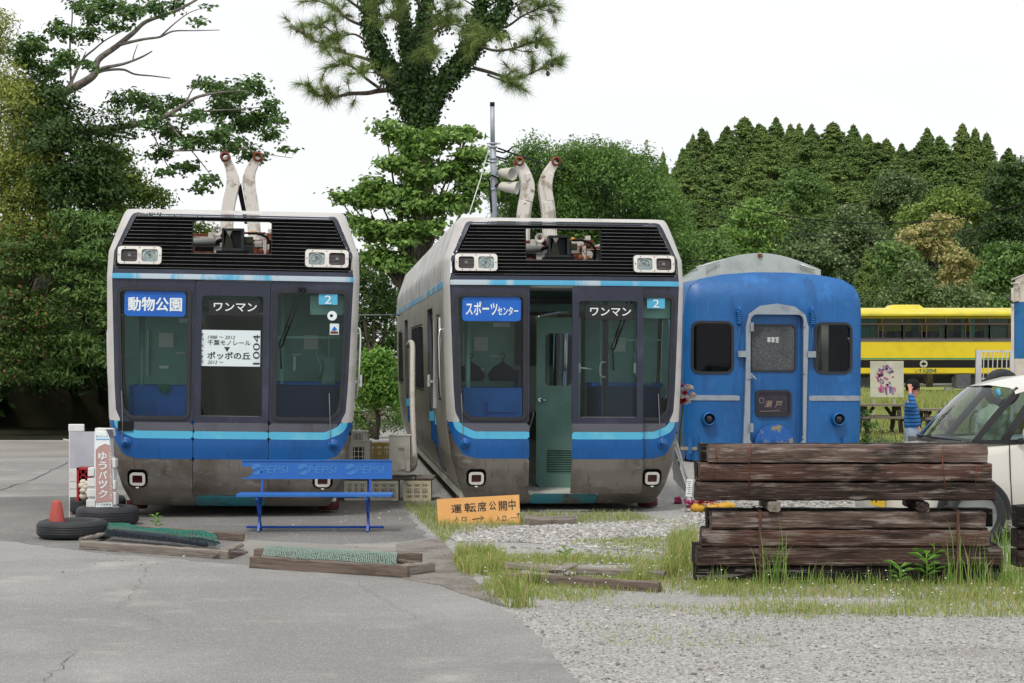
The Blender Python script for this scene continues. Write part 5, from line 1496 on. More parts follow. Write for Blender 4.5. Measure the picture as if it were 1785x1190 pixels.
b = MB(); b.tube([(0, 0, -.1), (-.03, .05, -.4), (-.05, .08, -1.0)], .012, 6); b.build('stem', [pet[3]], fb)
yel = M('yellow_bag', rgb('c99a1e'), [(rgb('a87812'), 9, .5, .7), (rgb('c9b8a0'), 6, .62, .7)], rough=.5)
for i, (px, py, sx, lab, m_) in enumerate([(1243, 884, .20, "crumpled yellow plastic bag on the white gravel by the sleepers", yel), (1216, 882, .06, "small heap of red and white flowers next to the yellow bag", pet[1])]):
    q = G(px, 893); b = MB(); r = random.Random(i)
    for k in range(16 if i == 0 else 0): b.sphere((r.uniform(-sx, sx), r.uniform(-.08, .08), r.uniform(.03, .07)), r.uniform(.04, .075), 7, 5, (1.3, 1, .7))
    if i:
        for k in range(20): blossom(b, (random.uniform(-.12, .16), random.uniform(-.06, .06), random.uniform(.04, .12)), .04, random.choice((0, 2, 2, 1)))
    o = b.build('plastic_bag' if i == 0 else 'flower_heap', [m_] if i == 0 else pet, loc=(q.x, q.y, 0), fix=i == 0); tag(o, lab, 'bag' if i == 0 else 'flowers')
q = P(1187, 880, 22.2); b = MB()
for k in range(12): blossom(b, (random.uniform(-.05, .05), random.uniform(-.05, .05), random.uniform(-.05, .08)), .04, 1)
tag(b.build('flower_heap', pet, loc=tuple(q), fix=False), "small pink flowers on the ground between the easel legs", 'flowers')
# seedling on the asphalt and a broad-leaved weed at the stack
weed_m = M('weed_leaf', rgb('6fa03c'), island=[(rgb('82b04c'), .3, .5), (rgb('55882e'), .7, .8)], rough=.5, trans=.3)
def leaf_blade(b, base, d, L, w, droop=.2):
    d = Vector(d).normalized(); s = d.cross(Vector((0, 0, 1))).normalized() * w / 2; t = Vector(base)
    m_ = t + d * L * .5 + Vector((0, 0, L * .06)); e = t + d * L - Vector((0, 0, L * droop))
    b.add([t, m_ - s, e, m_ + s], [(0, 1, 2), (0, 2, 3)], False)
def weed(px, py, h, n, lab, L, name='weed'):
    q = G(px, py); w = thing(name, lab, 'weed', tuple(q))
    b = MB(); b.tube([(0, 0, 0), (.004, 0, h * .5), (0, .0, h)], .005, 5); b.build('stem', [weed_m], w)
    b = MB()
    for i in range(n):
        z = h * (.35 + .65 * i / (n - 1)); a = i * 2.4; leaf_blade(b, (0, 0, z), (math.cos(a), math.sin(a), .5), L * random.uniform(.7, 1.1), L * .33)
    b.build('leaves', [weed_m], w, fix=False)
weed(272, 928, .165, 12, "lone green seedling growing from the asphalt behind the netting", .09)
weed(1615, 1022, .24, 13, "broad-leaved green weed in front of the sleeper stack under the dark block", .16)
weed(1628, 1018, .30, 9, "taller broad-leaved weed against the sleeper stack, beside the bushy one", .14)
weed(985, 990, .16, 8, "pale green weed growing through the broken plank frame", .10)
weed(1568, 1025, .16, 10, "low light green weed at the foot of the sleepers below the boy", .13)
# ================================================================== blue sleeping-car coach
coach_blue = M('coach_blue', rgb('125f9f'), [(rgb('0f5592'), 1.2, .42, .65), (rgb('2b78c0'), 2.5, .55, .8), (rgb('5d8db8'), 9, .58, .78, (5, 5, .25), .5), (rgb('0b3f78'), 2.2, .55, .72, (2, 2, .4), .6), (rgb('8f8a80'), 26, .70, .74, (2, 2, .5), .8)], rough=.42, bump=.012, bscale=1.6)
coach_scuff = M('scuffed_blue', rgb('1a5ca6'), [(rgb('8f8468'), 7, .50, .62), (rgb('123f78'), 3, .6, .75)], rough=.6)
silver_trim = M('silver_trim', rgb('9aa3ad'), [(rgb('868d96'), 5, .45, .7), (rgb('6b5f55'), 12, .64, .76, (4, 4, .5))], rough=.45, metal=.3)
darkglass = glass('dark_coach_glass', (.55, .58, .57))
YK = 31.0; KX = 1350.0; kp = FP / YK
ko = P(KX, 0, YK); coach = thing('passenger_coach', "bright blue passenger coach with an arched silver door frame and two dark end windows", 'train coach', (ko.x, YK, 0), (0, R(.3), YAW))
def kl(px, py): return ((px - KX) / kp, EYE - (py - 621) / kp)
K_OUT = [(1.40, .02), (1.45, .55), (1.455, 1.3), (1.455, 2.35), (1.43, 2.62), (1.33, 2.82), (1.15, 2.94), (.8, 3.01), (.3, 3.05), (-.3, 3.05), (-.8, 3.01), (-1.15, 2.94), (-1.33, 2.82), (-1.43, 2.62), (-1.455, 2.35), (-1.455, 1.3), (-1.45, .55), (-1.40, .02)]
KO = rpoly(K_OUT, .0)
def kf(d=0.0):
    def f(x, z):
        a = np.clip((np.abs(x) - 1.2) / .26, 0, 1) * .98
        zt = np.clip((z - 2.5) / .56, 0, 1)
        return (x, .06 * (x / 1.45) ** 2 + .16 * (1 - np.sqrt(1 - a * a)) + .30 * zt ** 2.2 - d, z)
    return f
def krect(x0, y0, x1, y1, r): a, c = kl(x0, y1), kl(x1, y0); return rrect(a[0], c[0], a[1], c[1], r)
KW = [krect(1206, 563, 1274, 649, .10), krect(1423, 564, 1486, 648, .10)]
kd_in = krect(1305, 548, 1399, 775, .10)
KB = (-1.5, 1.5, 0, 3.1)
b = MB(); patch(b, I(KO, N(KW[0]), N(KW[1]), N(kd_in)), KB, .06, kf(), .05); mesh_obj('end_wall', b.mesh('end_wall', [coach_blue]), coach)
b = MB()
top = [p for p in K_OUT[3:15]]
rings = [[(x * .995, .22 + (.28 * max(0, min(1, (z - 2.5) / .56)) ** 2.2), z) for (x, z) in top]] + [[(x * .997, y, z) for (x, z) in top] for y in (.45, 19.5)]
b.loft(rings, closed=False, caps=False); b.prism(K_OUT, 19.5, 19.55)
b.box((0, 10, .25), (2.7, 18.6, .1))
kwin = [(.75, 1.45)] + [(2.4 + 1.45 * i, 3.35 + 1.45 * i) for i in range(11)]
kx = lambda z: np.interp(z, [.02, .55, 1.3, 2.4], [1.40, 1.45, 1.452, 1.452])
kholes = U(*[rrect(a, c, 1.32, 2.12, .08) for a, c in kwin])
for s in (-1, 1): patch(b, I(rrect(.21, 19.5, .02, 2.36), N(kholes)), (.2, 19.6, 0, 2.4), .10, lambda u, z: (s * kx(z), u, z), back=s < 0)
b.build('side_and_roof', [coach_blue], coach, fix=False)
for s in (-1, 1):
    for (a, c) in kwin:
        b = MB(); patch(b, rrect(a, c, 1.32, 2.12, .08), (a, c, 1.3, 2.15), .2, lambda u, z: (s * (kx(z) - .03), u, z), back=s < 0); b.build('side_window', [sideglass], coach, fix=False)
for w in KW:
    b = MB(); patch(b, ring(w, .03, -.012), KB, .03, kf(.015), .05); wf = mesh_obj('end_window', b.mesh('end_window', [rubber]), coach)
    b = MB(); patch(b, w, KB, .08, kf(-.03)); mesh_obj('pane', b.mesh('pane', [darkglass]), wf)
# arched door frame
out_f = rpoly([kl(*p) for p in [(1293, 775), (1297, 655), (1297, 570), (1302, 548), (1322, 533), (1352, 529), (1383, 534), (1402, 548), (1408, 570), (1406, 655), (1404, 775)]], .02)
b = MB(); patch(b, I(out_f, N(kd_in)), KB, .03, kf(.07), .10)
for (px, s) in ((1290, -1), (1413, 1)):
    x, z = kl(px, 617); b.box((x, -.05, z), (.13, .10, .10))
for (px, py) in ((1307, 570), (1307, 745)):
    x, z = kl(px, py); b.box((x, -.08, z), (.05, .05, .14))
for (px, py) in [(1400, 568), (1400, 650), (1398, 762), (1301, 660)]:
    x, z = kl(px, py); b.sphere((x, -.075, z), .018, 6, 4)
mesh_obj('door_frame', b.mesh('door_frame', [silver_trim]), coach)
b = MB(); dwin = krect(1309, 567, 1387, 646, .07); plq = krect(1320, 683, 1377, 723, .05)
flat = lambda d: (lambda x, z: (x, 0 * x + d, z))
patch(b, I(krect(1303, 546, 1401, 777, .10), N(dwin), N(plq)), KB, .06, flat(.06))
b.cur = 0
for (px) in (1306, 1393):
    x, z0 = kl(px, 772); _, z1 = kl(px, 556); b.bar((x, .05, z0), (x, .05, z1), .03, .02)
kd = mesh_obj('end_door', b.mesh('end_door', [coach_blue]), coach)
mesh_pat = M('mesh_glass', (.045, .05, .053), [((.10, .105, .11), 40, .45, .6), ((.02, .022, .024), 3, .45, .65)], rough=.25)
b = MB(); patch(b, ring(dwin, .018, -.01), KB, .02, flat(.04), .03); dw = mesh_obj('door_window', b.mesh('door_window', [rubber]), kd)
b = MB(); patch(b, dwin, KB, .06, flat(.055)); mesh_obj('pane', b.mesh('pane', [mesh_pat]), dw)
a, c = kl(1337, 597), kl(1358, 587); lettering("車掌室", sign_white, kd, a[0], c[0], a[1], c[1], .045, bold=.004)
plum = M('name_plate', rgb('2a2433'), [(rgb('3a3140'), 4, .45, .7)], rough=.3)
b = MB(); b.cur = 0; patch(b, ring(plq, .03, -.01), KB, .02, flat(.02), .05); b.cur = 1; patch(b, plq, KB, .05, flat(.05)); npm = mesh_obj('name_plate', b.mesh('name_plate', [rubber, plum]), kd)
gold = M('faded_gold', rgb('8f7d70'), rough=.6)
a, c = kl(1333, 710), kl(1347, 698); lettering("瀬", gold, npm, a[0], c[0], a[1], c[1], .04, bold=.012, shear=.2)
a, c = kl(1351, 710), kl(1365, 699); lettering("戸", gold, npm, a[0], c[0], a[1], c[1], .04, bold=.012, shear=.2)
b = MB(); a, c = kl(1324, 702), kl(1331, 694); r = rrect(a[0], c[0], a[1], c[1], .0); patch(b, ring(r, .005, -.004), KB, .008, flat(.04)); mesh_obj('emblem', b.mesh('emblem', [gold]), npm)
b = MB(); a, c = kl(1324, 717), kl(1360, 716); b.bar((a[0], .04, a[1]), (c[0], .04, c[1]), .008); b.build('rule_line', [gold], npm)
b = MB(); x, z = kl(1308, 655); b.cyl((x, .02, z), (x, -.08, z), .02, n=8); b.tube([(x, -.08, z + .01), (x + .07, -.10, z - .07)], .014, 6); b.box((x - .02, -.02, z), (.05, .12, .08)); b.build('latch_handle', [silver_trim], coach)
b = MB(); cx_, cz_ = kl(1349, 775); patch(b, I(lambda x, z: np.hypot((x - cx_), (z - cz_) * .95) - .315, above(cz_)), KB, .03, flat(-.02), .04)
for px in (1326, 1349, 1372):
    x, z = kl(px, 772); b.bar((x - .02, -.04, z - .03), (x - .02, -.04, z + .05), .016); b.bar((x + .02, -.04, z - .03), (x + .02, -.04, z + .05), .016)
mesh_obj('fall_plate', b.mesh('fall_plate', [coach_scuff]), coach)
# trim bands, marker lamps, gangway springs
for (x0, x1) in ((1186, 1288), (1410, 1508)):
    b = MB(); a, c = kl(x0, 698), kl(x1, 689); patch(b, rrect(a[0], min(c[0], 1.445), a[1], c[1], .0), KB, .04, kf(.012), .02); mesh_obj('trim_band', b.mesh('trim_band', [silver_trim]), coach)
b = MB(); a, c = kl(1186, 785), kl(1214, 779); patch(b, rrect(a[0], c[0], a[1], c[1], .0), KB, .04, kf(.012), .02); mesh_obj('trim_band', b.mesh('trim_band', [M('cream_band', rgb('a39a88'), rough=.6)]), coach)
for px in (1233, 1463):
    x, z = kl(px, 730); r = thing_ = None
    b = MB(); b.lathe([(.115, .03), (.115, -.05), (.10, -.10), (.085, -.10), (.085, -.02)], 24, (x, 0, z), 'y'); lm = b.build('marker_lamp', [coach_blue], coach)
    b = MB(); b.sphere((x, -.03, z), .084, 14, 8, (1, .7, 1)); b.build('lens', [M('black_lens', (.01, .008, .01), rough=.08, spec=.7)], lm)
for px in (1285, 1415):
    x, z0 = kl(px, 566); _, z1 = kl(px, 536)
    b = MB(); pts = []
    for k in range(60): a = k * .72; pts.append((x + .035 * math.cos(a), -.06 + .035 * math.sin(a), z0 + (z1 - z0) * k / 60 * .75))
    b.tube(pts, .014, 5); b.cyl((x, -.06, z0 + .20), (x, -.06, z1 + .02), .03, .012, n=8); b.box((x, -.03, z0 + .21), (.09, .06, .04)); _, z2 = kl(px, 612); b.tube([(x, -.06, z0), (x + .005, -.05, z2)], .006, 5)
    b.build('gangway_spring', [coach_blue], coach)
for px in (1200, 1220, 1474):
    x, z0 = kl(px, 790); _, z1 = kl(px, 762); b = MB(); b.bar((x, -.03, z0), (x, -.03, z1), .05, .03); b.build('step_bracket', [coach_blue], coach)
# dark interior with a partition
b = MB(); b.cur = 0; b.box((-.35, 2.1, 1.5), (1.6, .05, 2.6)); b.cur = 1; b.box((1.05, 1.2, 1.55), (.12, .6, 2.2)); b.cur = 2; b.tube([(.75, .5, 2.3), (.78, .5, 1.9), (.9, .5, 1.6), (.86, .5, 1.3)], .012, 5)
b.build('vestibule', [interior_dark, interior_cream, grey_pipe], coach)
# grey-roofed coach standing behind it
YR = 47.0; ro = P(1306, 0, YR); rp = FP / YR
lg = M('light_grey_paint', rgb('b3bab9'), [(rgb('9ba2a1'), 2, .45, .7), (rgb('7d7468'), 6, .62, .76, (4, 4, .5))], rough=.5)
rc = thing('grey_roofed_coach', "coach with a pale grey arched roof end rising behind the blue coach", 'train coach', (ro.x, YR, 0), (0, 0, YAW))
def rl(px, py): return ((px - 1306) / rp, EYE - (py - 621) / rp)
arc = [rl(px, 475 - 33 * math.cos((px - 1325) / 108 * 1.45)) for px in np.linspace(1325 - 108, 1325 + 108, 25)]
prof = [(arc[0][0], 0.6)] + arc + [(arc[-1][0], .6)]
b = MB(); b.prism(list(reversed(prof)), 0, .06); b.prism(list(reversed([(x * 1.012, z + .02) for x, z in prof])), .06, 18); b.build('body', [lg], rc)
b = MB(); x, z = rl(1325, 445); b.box((x, -.02, z), (.10, .05, .08)); b.build('roof_lamp', [rust], rc)
b = MB(); q = [rl(1212, 470), rl(1205, 466), rl(1226, 452), rl(1252, 448)]
b.tube([(q[0][0], -.05, q[0][1]), (q[1][0] + .1, -.08, q[1][1]), (q[2][0], -.1, q[2][1] - .15), (q[3][0], -.06, q[3][1] - .1)], .02, 6); b.build('roof_rail', [alu], rc); b = MB(); q2 = [rl(1395, 460), rl(1421, 470)]; b.tube([(q2[0][0], -.06, q2[0][1]), (q2[1][0], -.06, q2[1][1])], .025, 6)
b.build('roof_rail', [alu], rc)
b = MB(); a, c = rl(1180, 500), rl(1218, 470); b.prism([(a[0], a[1]), (c[0], a[1]), (c[0], c[1]), (a[0], c[1] - .35)], -.8, 3); b.build('roof_shoulder', [lg], rc)
b = MB(); a, c = rl(1207, 453), rl(1240, 450); b.bar((a[0], 1, a[1]), (c[0], 1, c[1]), .03); b.bar((a[0], 1, a[1]), (a[0], 1, a[1] - .3), .03); b.bar((c[0], 1, c[1]), (c[0], 1, c[1] - .3), .03); b.build('roof_grid', [black], rc)

# ================================================================== yellow railcar
YB_ = 82.0; bp_ = FP / YB_
yellow = M('railcar_yellow', rgb('dfc41c'), [(rgb('d3b816'), 2, .45, .7)], rough=.4)
yroof = M('railcar_roof_yellow', rgb('d8c83a'), [(rgb('c7ba48'), 2, .45, .7)], rough=.4)
brownf = M('window_frame_brown', rgb('4a3a36'), rough=.5)
bo2 = P(1640, 0, YB_); bus = thing('railcar', "yellow railcar with brown-framed windows and a black lower band behind the picnic tables", 'railcar', (bo2.x, YB_, 0))
def ul(px, py): return ((px - 1640) / bp_, EYE - (py - 621) / bp_)
X0, X1 = ul(1380, 0)[0], ul(1985, 0)[0]
def uband(b, y0, y1, d0, x0=X0, x1=X1, dep=.2): z1, z0 = ul(0, y0)[1], ul(0, y1)[1]; b.box(((x0 + x1) / 2, d0 + dep / 2, (z0 + z1) / 2), (x1 - x0, dep, z1 - z0))
zt = ul(0, 537)[1]; ze = ul(0, 551)[1]
b = MB(); b.cur = 0
uband(b, 595, 627, 0); uband(b, 641, 650, 0); b.cur = 1; uband(b, 627, 641, .01); b.cur = 2; uband(b, 623.6, 626, -.012, dep=.012); b.cur = 3; uband(b, 591, 595, -.02)
b.cur = 0; uband(b, 551, 554, .01)
b.cur = 0; z0, z1 = ul(0, 650)[1], ul(0, 551)[1]
b.box(((X0 + X1) / 2, 2.75, (z0 + z1) / 2), (X1 - X0, .1, z1 - z0)); b.box(((X0 + X1) / 2, 1.4, z0 - .02), (X1 - X0, 2.6, .04))
for x in (X0, X1): b.box((x, 1.4, (z0 + z1) / 2), (.1, 2.7, z1 - z0))
b.build('body', [yellow, black, M('green_line', rgb('3f8f6b'), rough=.5), grey_paint], bus)
b = MB(); prof = [(-.02, ze), (.05, ze + .18), (.35, zt - .06), (1.0, zt + .04), (1.8, zt + .04), (2.4, zt - .06), (2.75, ze + .18), (2.82, ze)]
b.prism(prof, X0, X1, 'x', True)
b.build('roof', [yroof], bus)
b = MB(); a, c = ul(1550, 541)[0], ul(1626, 530)[0]; zz = ul(0, 530)[1]; b.loft([[(a, .6, zt - .15), (c, .6, zt - .15), (c, 2.2, zt - .15), (a, 2.2, zt - .15)], [(a + .3, .75, zz), (c - .4, .75, zz), (c - .4, 2.0, zz), (a + .3, 2.0, zz)]], smooth=False); b.build('roof_unit', [yroof], bus, bevel=.05)
# window band: frame, two rows of panes, curtains behind
wins = []
for px in np.arange(1384, 1985, 76.0): wins += [(px + 4, px + 36), (px + 38, px + 70)]
zs0, zs1, zm0, zm1, zb = ul(0, 553)[1], ul(0, 563)[1], ul(0, 563)[1], ul(0, 566)[1], ul(0, 591)[1]
b = MB(); b.cur = 0
b.box(((X0 + X1) / 2, .05, (zm0 + zm1) / 2), (X1 - X0, .08, zm0 - zm1)); b.box(((X0 + X1) / 2, .05, zb + .03), (X1 - X0, .08, .06)); b.box(((X0 + X1) / 2, .05, zs0 + .015), (X1 - X0, .08, .05))
for (p0, p1) in wins:
    for px in (p0 - 1, p1 + 1):
        x = ul(px, 0)[0]; b.box((x, .04, (zm1 + zb) / 2), (.045, .09, zm1 - zb - .01))
    x = ul(p0 - 2.2 if (p0 - 1388) % 76 < 1 else p0 - 1, 0)[0]; b.box((x, .05, (zs0 + zm0) / 2), (.05, .07, zs0 - zm0 - .03))
b.build('window_band', [brownf], bus)
bg_ = glass('railcar_glass', (.55, .75, .68))
for (p0, p1) in wins:
    b = MB(); a, c = ul(p0, 0)[0], ul(p1, 0)[0]
    b.add([(a, .06, zb + .05), (c, .06, zb + .05), (c, .06, zm1), (a, .06, zm1)], [(0, 1, 2, 3)], False); b.add([(a, .06, zm0), (c, .06, zm0), (c, .06, zs0), (a, .06, zs0)], [(0, 1, 2, 3)], False)
    b.build('window_pane', [bg_], bus, fix=False)
curt = M('teal_curtain', rgb('5f8f8c'), [(rgb('3d6b6a'), 6, .45, .7, (5, 1, .2))], rough=.9)
curg = M('grey_curtain', rgb('77706f'), [(rgb('55504f'), 6, .45, .7, (5, 1, .2))], rough=.9)
rr = random.Random(5)
for i, (p0, p1) in enumerate(wins):
    for (f0, f1) in ((0, rr.uniform(.12, .3)), (1 - rr.uniform(.12, .3), 1)):
        if rr.random() < .8:
            if rr.random() < .25: f0, f1 = (0, 1)
            a, c = ul(p0 + (p1 - p0) * f0, 0)[0], ul(p0 + (p1 - p0) * f1, 0)[0]
            n = 10; vs = []; fs = []
            for k in range(n + 1):
                x = a + (c - a) * k / n; y = .16 + .03 * (k % 2); vs += [(x, y, zb + .04), (x, y, zs0)]
            for k in range(n): fs.append((2 * k, 2 * k + 2, 2 * k + 3, 2 * k + 1))
            b = MB(); b.add(vs, fs, True); b.build('curtain', [curg if rr.random() < .3 else curt], bus, fix=False)
# seat backs and far side inside
for px in np.arange(1390, 1980, 30):
    for y in (.7, 2.0): x = ul(px, 0)[0]; b = MB(); b.box((x, y, zb + .1), (.3, .5, .5)); b.build('seat', [interior_dark], bus, bevel=.06)
b = MB(); b.cur = 1
for px in np.arange(1390, 1980, 76): x = ul(px, 0)[0]; b.box((x, 2.7, (zb + zs0) / 2), (.3, .05, zs0 - zb))
b.build('window_pillar', [interior_dark, curt], bus)
# logo, number, undergear
b = MB(); c0 = ul(1610, 634); ident = lambda x, z: (x, 0 * x, z)
patch(b, I(circ(0, 0, .165), N(rrect(-.012, .012, -.2, .2)), N(circ(-.045, -.0, .055)), N(circ(.045, .0, .055))), (-.18, .18, -.18, .18), .015, ident, .01)
mesh_obj('round_logo', b.mesh('round_logo', [M('logo_grey', rgb('b9b6a8'), rough=.5)]), bus, (c0[0], -.02, c0[1]))
green_t = M('grey_green_lettering', rgb('4d6b52'), rough=.5)
a, c = ul(1595, 649.6), ul(1614, 642.4); lettering("いすみ", green_t, bus, a[0], c[0], a[1], c[1], -.012, bold=.02)
a, c = ul(1614, 649), ul(1632, 642.5); lettering("204", green_t, bus, a[0], c[0], a[1], c[1], -.012, bold=.03)
b = MB(); b.cur = 0; z0 = 0
for px in (1440, 1520, 1560, 1700, 1790, 1900): x = ul(px, 0)[0]; b.box((x, 1.4, .55), (.9, 2.0, .5))
b.cur = 1; a, c = ul(1667.5, 677), ul(1692, 652); b.box(((a[0] + c[0]) / 2, .25, (a[1] + c[1]) / 2), (c[0] - a[0], .5, c[1] - a[1]))
b.cur = 2; a = ul(1658, 680); b.cyl((a[0] - .18, .4, a[1]), (a[0] + .2, .4, a[1]), .13, n=14)
b.cur = 0
for k in range(60): px = 1390 + k * 10; x = ul(px, 0)[0]; b.box((x, 1.4, .09), (.14, 2.0, .1))
b.cur = 3
for y in (.9, 1.97): b.box(((X0 + X1) / 2, y, .18), (X1 - X0, .07, .12))
for px in (1430, 1480, 1880, 1930):
    x = ul(px, 0)[0]
    for y in (.85, 1.92): b.cyl((x, y, .58), (x, y + .1, .58), .40, n=20)
b.build('undergear', [dark_steel, grey_paint, grey_pipe, rust], bus)

# ================================================================== cream and blue coach at the right edge, with its railing
YE = 33.0; eo = P(1763, 0, YE); ep_ = FP / YE
cream = M('coach_cream', rgb('cfc6bb'), [(rgb('bdb3a6'), 3, .45, .7), (rgb('8f8072'), 8, .64, .78, (4, 4, .4))], rough=.5)
coach_b2 = M('coach_worn_blue', rgb('1b679f'), [(rgb('175889'), 3, .45, .7), (rgb('4f86a8'), 8, .6, .78, (4, 4, .4))], rough=.5)
ec = thing('cream_coach', "cream and blue train coach at the picture's right edge behind the white car", 'train coach', (eo.x, YE, 0), (0, 0, R(-15.0)))
zz = [EYE - (y - 621) / ep_ for y in (720, 662, 625, 526, 502, 488, 476, 468)]
xs = [.02, .0, .0, .0, .02, .07, .28, .7]
pr = list(zip(xs, zz)); pr = pr + [(2.8 - x, z) for x, z in reversed(pr)]
b = MB()
rings = [[(x, y, z) for x, z in pr] for y in (0, 18)]
n = len(pr)
for k in range(n):
    b.cur = 1 if (k in (2, n - 4)) else 0
    a, c = k, (k + 1) % n
    b.add([rings[0][a], rings[0][c], rings[1][c], rings[1][a]], [(0, 1, 2, 3)], False)
b.cur = 0
m = n // 2
for k in range(m - 1):
    b.cur = 1 if k == 2 else 0
    b.add([rings[0][k], rings[0][n - 1 - k], rings[0][n - 2 - k], rings[0][k + 1]], [(0, 1, 2, 3)], False)
b.build('body', [cream, coach_b2], ec)
b = MB(); b.bar((.02, -.03, zz[4]), (.02, -.03, zz[0]), .05, .05); b.tube([(.0, -.05, zz[5] - .06), (.13, -.09, zz[5] - .05), (.13, -.09, zz[5] - .16)], .018, 6); b.tube([(.0, -.06, zz[5]), (.3, -.08, zz[6]), (.9, -.08, zz[7])], .018, 6)
b.build('corner_post', [cream], ec)
b = MB(); b.box((1.4, -.01, 1.6), (.8, .03, 1.9)); b.build('end_door', [coach_b2], ec)
b = MB(); b.box((.55, -.02, 2.1), (.5, .03, .7)); b.box((2.25, -.02, 2.1), (.5, .03, .7)); b.build('end_window', [rubber], ec)
b = MB(); q = P(1767, 540, YE) - Vector(eo); b.tube([(q.x - .12, -.15, zz[3] + .1), (.02, -.12, zz[3] - .02), (.12, -.1, zz[3])], .02, 6); b.build('lamp_bracket', [dark_steel], ec)
YRL = 31.5
rl0 = P(1733, 0, YRL); rg = thing('railing', "white metal railing of thin bars beside the cream coach, above the car roof", 'railing', (rl0.x, YRL, 0))
b = MB()
def gl(px, py): q = P(px, py, YRL); return (q.x - rl0.x, 0, q.z)
b.bar(gl(1706, 612), gl(1763, 612), .03); b.bar(gl(1705, 660), gl(1763, 660), .03)
for i in range(8): b.bar(gl(1707 + i * 8, 612), gl(1706 + i * 8, 660), .014)
b.build('bars', [alu], rg)
b = MB(); b.bar(gl(1706, 610), gl(1703, 800), .09, .06); b.build('post', [alu], rg); b = MB(); b.bar(gl(1763, 612), gl(1763, 800), .05, .05); b.build('post', [alu], rg)
b = MB(); b.bar(gl(1703, 730), gl(1763, 730), .6, .05); b.build('platform', [alu], rg)
q = P(1746, 676, 30.9); b = MB(); b.lathe([(.18, -.06), (.28, -.09), (.31, 0), (.28, .09), (.18, .06), (.18, -.06)], 28, (0, 0, 0), 'y'); b.bar((0, .1, -.2), (0, .1, -q.z), .06); o = b.build('wall_tyre', [tyre_m], loc=tuple(q)); tag(o, "black tyre hung upright on a post in front of the white railing", 'tyre')

# ================================================================== small white car
car_paint = M('car_white_paint', rgb('cfccc2'), rough=.30, coat=.6)
car_black = M('car_black_trim', (.015, .015, .017), rough=.4)
car_glass = glass('car_glass', (.50, .60, .57), 1.0)
car_cabin = M('car_cabin', (.09, .09, .09), rough=.8)
CPHI = R(9.5)
wc = P(1692, 904, 17.25)
# local frame: x forward, y to the car's left (towards the camera), z up
carR = Matrix(((-math.cos(CPHI), math.sin(CPHI)), (-math.sin(CPHI), -math.cos(CPHI))))
car = thing('white_car', "small boxy white car with a black window pillar parked behind the sleeper stack", 'car', (wc.x, wc.y, 0), (0, 0, R(180) + CPHI))
# origin = near front wheel centre; car body spans y from -1.40 to +.06
YL, YR_ = .07, -1.405
def body_ring(x):
    """section of the lower body at station x"""
    f = np.clip((x + .05) / .72, 0, 1)
    hw = (YL - YR_) / 2 - .34 * f ** 3.0
    yc = (YL + YR_) / 2
    belt = float(np.interp(x, [-2.75, -2.7, -.55, .05, .45, .62, .70], [.55, .93, .93, .885, .80, .70, .52]))
    z0 = .20
    pts = [(hw * .93, z0), (hw, z0 + .12), (hw + .012, (z0 + belt) / 2), (hw - .01, belt - .10), (hw - .035, belt - .03), (hw - .10, belt + .0)]
    l = [(x, yc + p[0], p[1]) for p in pts]; r = [(x, yc - p[0], p[1]) for p in reversed(pts)]
    top = [(x, yc + hw * .4, belt + .025), (x, yc - hw * .4, belt + .025)]
    return l + top + r
sts = list(np.concatenate([np.linspace(-2.76, -.6, 18), np.linspace(-.5, .70, 20)]))
b = MB(); b.loft([body_ring(x) for x in sts]); 
bd = b.build('body', [car_paint], car)
# wheel arches (dark liner discs a little proud) and wheels
for wx in (0.0, -2.36):
    for side in (1, -1):
        y = YL if side == 1 else YR_
        b = MB(); ang = np.linspace(-.15, PI + .15, 22)
        outp = [(wx + .335 * math.cos(a), .285 + .335 * math.sin(a)) for a in ang]
        b.prism([(p[0], max(p[1], .19)) for p in outp], y - .05 * side if side == 1 else y + .0, y + .018 * side, 'y') if False else None
        vs = [(p[0], y + .016 * side, max(p[1], .195)) for p in outp]; b.add(vs, [tuple(range(len(vs)))], False)
        vs2 = [(wx + .355 * math.cos(a), y + .006 * side, max(.285 + .355 * math.sin(a), .19)) for a in ang]; k0 = len(b.v); nvs = len(vs)
        b.add(vs2 + vs, [(i, i + 1, nvs + i + 1, nvs + i) for i in range(nvs - 1)], False)
        b.build('wheel_arch', [car_black], car)
        w = link(bpy.data.objects.new('wheel', None)); w.parent = car; w.location = (wx, y + .01 * side, .285)
        b = MB(); b.lathe([(.19, -.07), (.25, -.075), (.277, -.05), (.282, 0), (.277, .05), (.25, .06), (.19, .05)], 36, (0, 0, 0), 'y'); b.build('tyre', [tyre_m], w)
        b = MB(); b.lathe([(.001, .03 * side), (.05, .04 * side), (.10, .03 * side), (.17, .035 * side), (.195, .05 * side)], 28, (0, 0, 0), 'y')
        b.build('rim', [grey_pipe], w)
# greenhouse corner points
yc = (YL + YR_) / 2; hb = (YL - YR_) / 2 - .085; ht = hb - .11
WB, WT, RB, RT = .0, -.47, -2.70, -2.58     # windshield base/top, rear base/top
zb_, zt_ = .93, 1.40
def gp(x, s, h, z): return Vector((x, yc + s * h, z))
fbl, fbr = gp(WB, 1, hb, zb_ - .02), gp(WB, -1, hb, zb_ - .02)
ftl, ftr = gp(WT, 1, ht, zt_), gp(WT, -1, ht, zt_)
rbl, rbr = gp(RB, 1, hb, zb_), gp(RB, -1, hb, zb_)
rtl, rtr = gp(RT, 1, ht, 1.50), gp(RT, -1, ht, 1.50)
